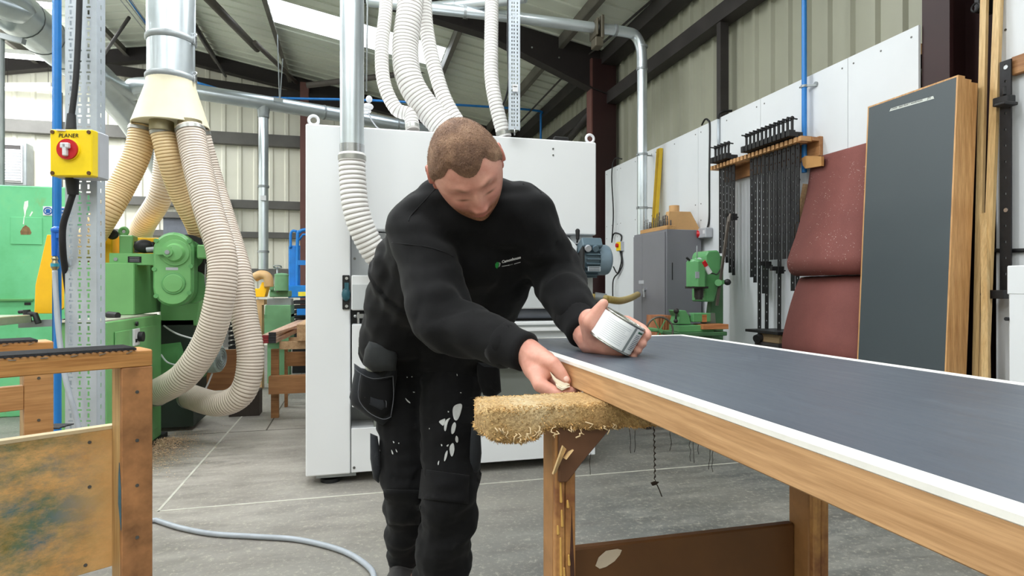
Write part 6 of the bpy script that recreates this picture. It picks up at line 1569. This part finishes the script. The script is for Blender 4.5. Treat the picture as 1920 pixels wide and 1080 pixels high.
# ---- sweatshirt
def fold_noise(V, amp, sc, seed):
    out = np.zeros(len(V))
    for i, p in enumerate(V): out[i] = noise.noise(Vector(p) * sc + Vector((seed, seed * 2, 0)))
    return out * amp
def garment(q, name, voxel, m, parent, folds, it=6):
    me = remesh(q, voxel, it, .5)
    n = len(me.vertices); V = np.empty(n * 3); me.vertices.foreach_get('co', V); V = V.reshape(-1, 3)
    N = np.empty(n * 3); me.vertices.foreach_get('normal', N); N = N.reshape(-1, 3)
    V2 = V + N * folds(V)[:, None]
    me.vertices.foreach_set('co', (V2 - np.array(wloc(parent))).ravel()); me.update()
    me.materials.clear(); me.materials.append(m); me.name = name
    o = bpy.data.objects.new(name, me); C.objects.link(o); o.parent = parent
    return o
def axis_coord(V, a, b_):
    a = np.array(a); d = np.array(b_) - a; L = np.linalg.norm(d); d /= L; w = V - a; t = w @ d; r = np.linalg.norm(w - t[:, None] * d, axis=1)
    return t / L, r
q = MB()
lo_R, lo_L = at(738, 650, 1.93), at(868, 655, 1.90)
q.caps(lo_R, at(812, 455, 1.62), .105, .125); q.caps(lo_L, at(950, 455, 1.62), .100, .120); q.caps(J['pel'] + Vector((0, 0, .03)), J['chest'], .125, .13)
q.caps(at(742, 600, 1.90), at(770, 500, 1.70), .10, .11)
q.caps(at(800, 420, 1.53), at(965, 408, 1.53), .088, .088); q.caps(at(830, 385, 1.52), at(920, 380, 1.52), .072, .072)
q.caps(J['shR'], J['elR'], .082, .068); q.caps(J['elR'], J['elR'].lerp(J['wrR'], .72), .068, .050)
q.caps(J['shL'], J['elL'], .078, .072); q.caps(J['elL'], J['elL'].lerp(J['wrL'], .70), .072, .056)
# hem band
q.caps(at(722, 650, 1.95), at(862, 665, 1.90), .09, .09)
def sweat_folds(V):
    f = fold_noise(V, .010, 7.0, 1.3) + fold_noise(V * np.array((1, 1, 2.2)), .006, 13.0, 4.1)
    for a, b_, k in (('shR', 'elR', 9), ('elR', 'wrR', 11), ('shL', 'elL', 9), ('elL', 'wrL', 11)):
        t, r = axis_coord(V, J[a], J[b_]); w = np.exp(-((t - .5) / .6) ** 2) * (r < .12) * ((t > -.1) & (t < 1.1))
        near = np.exp(-((t - (1 if a[0] == 's' else 0)) / .35) ** 2)
        f += .0038 * w * (0.25 + near) * np.sin(t * k * 1.7 + V[:, 2] * 24 + 3 * np.sin(V[:, 0] * 21 + V[:, 1] * 13))
    t, r = axis_coord(V, J['pel'], J['chest']); f += .006 * ((t > -.1) & (t < .6)) * np.sin(t * 22 + V[:, 0] * 14)
    return f
sweat = garment(q, 'sweatshirt', .0075, sweat_m, man, sweat_folds, 7)
for s in 'RL':
    a, b_ = J['el' + s], J['wr' + s]; d = (b_ - a).normalized()
    pts = [a.lerp(b_, t) for t in (.66, .74, .80, .86, .92, .97, .985)]
    q = MB(); q.tube(pts, [.045, .050, .044, .042, .041, .0405, .034], 28)
    part_o = q.build('cuff', rib_m, man, True)
# seams
def surf_line(name, pts, r, lift=.0):
    """thin seam laid on the sweatshirt: project each guide point along the camera's ray onto the mesh"""
    from mathutils.bvhtree import BVHTree
    me = sweat.data; off = wloc(sweat)
    bv = BVHTree.FromPolygons([v.co + off for v in me.vertices], [p.vertices[:] for p in me.polygons])
    out = []
    for px, py in pts:
        h = bv.ray_cast(Vector((0, 0, CH)), ray(px, py).normalized())
        if h[0]: out.append(h[0] + h[1] * lift)
    if len(out) > 2:
        qq = MB(); qq.tube(smooth_path(out, 5), r, 6); return qq.build(name, rib_m, sweat, True)
surf_line('seam', [(735, 455), (760, 458), (800, 463), (830, 472), (850, 482)], .0018)
surf_line('seam', [(818, 352), (802, 370), (785, 388), (770, 405), (766, 415)], .0015)
surf_line('seam', [(955, 335), (980, 345), (1005, 352), (1015, 362)], .0015)
# logo on the chest
from mathutils.bvhtree import BVHTree
off_ = wloc(sweat); bvs = BVHTree.FromPolygons([v.co + off_ for v in sweat.data.vertices], [p.vertices[:] for p in sweat.data.polygons])
def onshirt(px, py):
    h = bvs.ray_cast(Vector((0, 0, CH)), ray(px, py).normalized()); return (h[0], h[1]) if h[0] else (at(px, py, 1.5), vb)
p0, n0 = onshirt(941, 494); p1, n1 = onshirt(976, 485)
lg = MATS.get('logo_white') or mat('logo_white', (226, 228, 228), .7, 0, .02); lgg = mat('logo_green', (36, 150, 66), .6, 0, .1); lgd = mat('logo_dark_green', (24, 104, 48), .6); lgs = mat('logo_silver', (168, 172, 172), .6)
ux_ = (p1 - p0).normalized(); un = -(p0.normalized() * 0 + (p0 - Vector((0, 0, CH))).normalized()); uy_ = (un.cross(ux_)).normalized()
def cling(p):
    r = (p - Vector((0, 0, CH))).normalized(); h = bvs.ray_cast(Vector((0, 0, CH)), r)
    return h[0] - r * .0016 if h[0] else p
text_mesh('Camonhouse', .0092, 'lettering', lg, sweat, p0 + uy_ * .0005, ux_, uy_, 0.0, .25, cling, .0003)
q = MB()
def flat(pts, m_, nm): 
    qq = MB(); vs = [cling(at(px, py, 1.5)) for px, py in pts]; qq.add(vs, [tuple(range(len(vs)))]); return qq.build(nm, m_, sweat)
flat([(941, 499), (955, 496.6), (955, 497.6), (941, 500)], lg, 'logo_rule'); flat([(964, 494.6), (976, 491), (976, 492), (964, 495.6)], lg, 'logo_rule')
text_mesh('doors', .005, 'lettering', lgs, sweat, cling(at(953, 498.5, 1.5)), ux_, uy_, 0.0, .2, cling)
flat([(928.5, 495), (932, 491), (936, 493), (934, 499), (932, 504), (929, 501)], lgg, 'logo_mark'); flat([(933, 493.5), (936, 492), (935, 499), (933, 503)], lgd, 'logo_mark'); flat([(935, 491.5), (939, 493.5), (937.5, 499), (934.5, 501.5), (936.2, 496)], lgs, 'logo_mark')

# ---- trousers
q = MB()
q.caps(J['hipR'] + Vector((0, 0, .04)), J['hipL'] + Vector((0, 0, .04)), .118, .114)
q.caps(J['hipR'], J['kneeR'], .105, .078); q.caps(J['kneeR'], J['ankR'] + Vector((0, 0, .03)), .074, .062)
q.caps(J['hipL'], J['kneeL'], .105, .084); q.caps(J['kneeL'], J['ankL'] + Vector((0, 0, .02)), .082, .086)
def tr_folds(V):
    f = fold_noise(V, .009, 8.0, 7.7) + fold_noise(V * np.array((1, 1, 2.5)), .006, 15.0, 2.2)
    for a, b_ in (('kneeR', 'ankR'), ('kneeL', 'ankL')):
        t, r = axis_coord(V, J[a], J[b_]); f += .006 * ((t > -.15) & (r < .13)) * np.sin(t * 16 + V[:, 0] * 30)
    return f
trs = garment(q, 'trousers', .0075, trous_m, man, tr_folds, 5)
tb_off = wloc(trs); bvt = BVHTree.FromPolygons([v.co + tb_off for v in trs.data.vertices], [p.vertices[:] for p in trs.data.polygons])
def on_tr(px, py, lift=.002):
    r = ray(px, py).normalized(); h = bvt.ray_cast(Vector((0, 0, CH)), r)
    return (h[0] - r * lift) if h[0] else None
def patch(nm, poly, m_, lift, n=9, parent=None, thick=.004):
    """cloth patch lying on the trousers: a small grid following the surface"""
    qq = MB(); (x0, y0), (x1, y1), (x2, y2), (x3, y3) = poly; vs = []
    for j in range(n + 1):
        for i in range(n + 1):
            s, t = i / n, j / n
            px = (x0 * (1 - s) + x1 * s) * (1 - t) + (x3 * (1 - s) + x2 * s) * t; py = (y0 * (1 - s) + y1 * s) * (1 - t) + (y3 * (1 - s) + y2 * s) * t
            p = on_tr(px, py, lift); vs.append(p)
    last = next(p for p in vs if p is not None)
    dl = (last - Vector((0, 0, CH))).dot(ray(960, 540))
    for k, p in enumerate(vs):
        if p is None:
            j, i = divmod(k, n + 1); s, t = i / n, j / n
            px = (x0 * (1 - s) + x1 * s) * (1 - t) + (x3 * (1 - s) + x2 * s) * t; py = (y0 * (1 - s) + y1 * s) * (1 - t) + (y3 * (1 - s) + y2 * s) * t
            vs[k] = at(px, py, dl)
        else: dl = (p - Vector((0, 0, CH))).dot(Vector((sT, cT, 0)))
    bk_ = [p + vb * -thick for p in vs]; m1 = (n + 1) * (n + 1); W = n + 1
    fs = []
    for j in range(n):
        for i in range(n): a = j * W + i; fs += [(a, a + W, a + W + 1, a + 1), (m1 + a, m1 + a + 1, m1 + a + W + 1, m1 + a + W)]
    edge = [i for i in range(n)] + [n + j * W for j in range(n)] + [n * W + n - i for i in range(n)] + [(n - j) * W for j in range(n)]
    for a, b_ in zip(edge, edge[1:] + edge[:1]): fs.append((a, b_, m1 + b_, m1 + a))
    qq.add(vs + bk_, fs); return qq.build(nm, m_, parent or trs, True)
patch('knee_patch', [(790, 880), (880, 892), (878, 945), (784, 935)], trous_m, .006)
patch('knee_patch', [(718, 918), (790, 920), (786, 985), (728, 985)], trous_m, .006)
# paint splashes
pnt = mat('white_paint', (206, 208, 208), .6, 0, .1, 60)
def splash(pts):
    for _ in range(2): pts = [(a[0] * w_ + b_[0] * (1 - w_), a[1] * w_ + b_[1] * (1 - w_)) for a, b_ in zip(pts, pts[1:] + pts[:1]) for w_ in (.75, .25)]
    vs = [on_tr(x, y, .0022) for x, y in pts]
    if all(v is not None for v in vs): qq = MB(); qq.add(vs, [tuple(range(len(vs)))]); qq.build('paint_splash', pnt, trs)
for S in ([(848, 765), (855, 758), (868, 756), (864, 775), (857, 790), (850, 786)], [(822, 790), (830, 786), (836, 784), (832, 800), (826, 795)], [(834, 788), (846, 782), (840, 790), (836, 810), (832, 806)], [(846, 800), (852, 790), (856, 796), (852, 812), (846, 815)], [(842, 838), (850, 828), (853, 842), (848, 858), (844, 852)], [(834, 850), (840, 842), (838, 858), (832, 868)], [(820, 868), (824, 862), (822, 874)], [(759, 745), (763, 749), (769, 754), (770, 757), (763, 753)], [(733, 842), (736, 846), (738, 852), (735, 852)], [(741, 840), (746, 848), (743, 848)], [(845, 912), (849, 918), (852, 924), (848, 922)], [(773, 734), (779, 735), (776, 737)], [(836, 836), (842, 832), (840, 838)], [(826, 832), (830, 834), (828, 838)], [(856, 700), (858, 703), (857, 706)], [(905, 655), (907, 657), (906, 659)], [(762, 706), (765, 707), (763, 709)], [(771, 705), (774, 706), (772, 708)], [(839, 770), (843, 772), (840, 774)], [(862, 735), (866, 736), (864, 738)], [(736, 826), (740, 829), (738, 832)], [(746, 830), (749, 830), (748, 833)], [(804, 802), (806, 803), (805, 806)], [(855, 815), (860, 822), (858, 832), (853, 826)]): splash(S)
# holster pockets
def pouch(nm, outline, dfront, thick, m_, parent):
    """stuffed cloth pouch with a puffed front, from an outline at its own depth"""
    n = len(outline); cxp = sum(p[0] for p in outline) / n; cyp = sum(p[1] for p in outline) / n
    rings = [(1.0, 0.0), (.97, .45), (.85, .8), (.55, .97), (.2, 1.0)]; vs = []
    for s, h in rings:
        for px, py in outline:
            p = at(cxp + (px - cxp) * s, cyp + (py - cyp) * s, dfront + thick / 2 - thick * h); vs.append(p + vu * .004 * noise.noise(p * 30))
    nb = len(vs)
    for px, py in outline: vs.append(at(px, py, dfront + thick))
    fs = []
    for r_ in range(len(rings) - 1):
        for k in range(n): a = r_ * n + k; b2 = r_ * n + (k + 1) % n; fs.append((a, b2, b2 + n, a + n))
    fs.append(tuple((len(rings) - 1) * n + k for k in range(n))); fs += [(nb + k, nb + (k + 1) % n, (k + 1) % n, k) for k in range(n)]; fs.append(tuple(nb + k for k in range(n - 1, -1, -1)))
    qq = MB(); qq.add(vs, fs); return qq.build(nm, m_, parent, True)
pk = pouch('holster_pocket', [(664, 682), (676, 690), (700, 694), (738, 690), (748, 668), (745, 700), (740, 745), (735, 785), (718, 798), (690, 782), (660, 760), (655, 745), (664, 700)], 1.84, .05, pocket_m, trs)
pouch('pocket_front', [(676, 700), (700, 712), (736, 708), (738, 740), (730, 778), (716, 786), (690, 772), (672, 752), (674, 722)], 1.815, .03, trous_m, pk)
pouch('pocket_flap', [(688, 738), (722, 748), (724, 765), (716, 772), (690, 758)], 1.805, .012, pocket_m, pk)
pouch('hip_panel', [(692, 640), (720, 646), (746, 660), (742, 694), (700, 698), (680, 682), (684, 655)], 1.775, .05, pad_m, trs)
gl = pouch('glove_edge', [(684, 690), (690, 685), (706, 688), (724, 694), (720, 700), (690, 700)], 1.835, .02, mat('grey_glove', (170, 172, 160), .8), pk)
for pth in ([(664, 690), (676, 700), (700, 710), (737, 705)], [(737, 705), (738, 745), (733, 780)], [(676, 702), (672, 745), (690, 772), (718, 786), (734, 781)], [(684, 745), (700, 752), (722, 750), (724, 764)]):
    part('stitching', mat('grey_stitch', (96, 98, 104), .9), pk, lambda q: q.tube(smooth_path([at(x, y, 1.803) for x, y in pth], 4), .0012, 5), True)
pk2 = pouch('holster_pocket', [(893, 676), (905, 682), (936, 684), (940, 735), (925, 745), (906, 740), (896, 715)], 1.80, .04, trous_m, trs)
pouch('pocket_trim', [(893, 678), (900, 680), (936, 686), (937, 692), (905, 690)], 1.79, .01, pocket_m, pk2)
pouch('side_pocket', [(694, 812), (708, 818), (713, 850), (715, 885), (710, 906), (700, 898), (694, 860)], 1.86, .05, pocket_m, trs)
pouch('side_pocket', [(884, 800), (900, 795), (903, 850), (900, 880), (886, 905), (878, 880), (880, 840)], 1.76, .05, pocket_m, trs)
# boots
boot_m = mat('grey_boot', (62, 60, 60), .7, 0, .2)
for s, yaw in (('R', R(-20)), ('L', R(5))):
    a = J['ank' + s]; f = Vector((math.sin(yaw) * 1, -math.cos(yaw), 0)); g0 = Vector((a.x, a.y, 0)); q = MB()
    q.caps(g0 + Vector((0, 0, .16)), g0 + Vector((0, 0, .06)), .05, .052); q.caps(g0 + f * -.03 + Vector((0, 0, .05)), g0 + f * .12 + Vector((0, 0, .045)), .048, .044)
    q.box(g0 + Vector((-.04, -.04, .012)), g0 + Vector((.04, .04, .04)))
    me = remesh(q, .006, 4, .5); me.materials.clear(); me.materials.append(boot_m); me.transform(Matrix.Translation(-org)); me.name = 'boot'
    o = bpy.data.objects.new('boot', me); C.objects.link(o); o.parent = man
    part('sole', black_rub, o, lambda q: (q.caps(g0 + f * -.035 + Vector((0, 0, .016)), g0 + f * .125 + Vector((0, 0, .016)), .0155, .0155), q.obox(g0 + f * .045 + Vector((0, 0, .01)), f, f.cross(vu), vu, .24, .085, .02)), bevel=.008)

# ---- folded cloth in the right hand
fc_m = mat('cream_cloth', (232, 222, 200), .85, 0, .06, 30)
cl_ = thing('folded_cloth', at(1055, 722, 1.172), 'small folded cream cloth pinched between thumb and fingers against the oak edge', 'cloth')
part('upper_fold', fc_m, cl_, lambda q: q.prism([at(1031, 697, 1.142), at(1041, 708, 1.138), at(1051, 721, 1.134), at(1062, 717, 1.132), at(1070, 722, 1.132), at(1058, 727, 1.130), at(1046, 724, 1.134), at(1037, 712, 1.138)], vb * -.02), bevel=.002)
part('lower_fold', fc_m, cl_, lambda q: q.prism([at(1042, 720, 1.130), at(1052, 726, 1.127), at(1070, 725, 1.128), at(1054, 733, 1.126), at(1044, 727, 1.128)], vb * -.012), bevel=.001)

# ---- the can
can = thing('paint_can', CC - ca * CHh / 2, 'small open tin with white printed label held tilted in the left hand', 'can')
def cyl_patch(q, a0, a1, h0, h1, r, n=14, t=.0003):
    vs = []
    for h in (h0, h1):
        for k in range(n + 1): vs.append(cp(a0 + (a1 - a0) * k / n, h, r))
    q.add(vs, [(k, k + 1, n + 2 + k, n + 1 + k) for k in range(n)])
tin = mat('tin_plate', (176, 176, 170), .25, .85, .08)
part('body', tin, can, lambda q: q.lathe(CC - ca * CHh / 2, ca, [(0, 0), (0, CR - .002), (.001, CR), (CHh - .002, CR), (CHh - .001, CR - .006), (CHh - .006, CR - .007), (CHh - .02, CR - .007), (CHh - .02, 0)], 48, False), 30)
part('rim', tin, can, lambda q: (q.torus(CC + ca * CHh / 2, ca, CR - .001, .0022, 48, 8), q.torus(CC - ca * CHh / 2, ca, CR - .0005, .0018, 48, 8)), True)
part('contents', mat('tan_filler', (178, 158, 100), .5), can, lambda q: q.lathe(CC + ca * (CHh / 2 - .012), ca, [(0, CR - .007), (.002, 0)], 40, False), True)
lab_m = mat('white_label', (246, 248, 250), .5, 0, .02)
lb_ = part('label', lab_m, can, lambda q: cyl_patch(q, R(-178), R(178), -CHh / 2 + .003, CHh / 2 - .003, CR + .0004, 60), True)
part('label_band', mat('label_grey', (134, 140, 142), .5), lb_, lambda q: cyl_patch(q, R(26), R(33), -CHh / 2 + .003, CHh / 2 - .003, CR + .0008), True)
part('label_bar', mat('label_green', (22, 92, 66), .5), lb_, lambda q: cyl_patch(q, R(42), R(66), CHh / 2 - .011, CHh / 2 - .007, CR + .0008), True)
lt = mat('label_print', (196, 200, 206), .6); rnd = random.Random(2)
for k in range(11):
    h = CHh / 2 - .012 - k * .0039
    part('print_line', lt, lb_, lambda q: cyl_patch(q, R(-48), R(rnd.uniform(8, 20)), h, h + .0011, CR + .0008), True)
for k in range(10):
    h = CHh / 2 - .0165 - k * .0035
    part('print_line', mat('label_dark_print', (92, 98, 112), .6), lb_, lambda q: cyl_patch(q, R(40), R(rnd.uniform(55, 70)), h, h + .0012, CR + .0008), True)
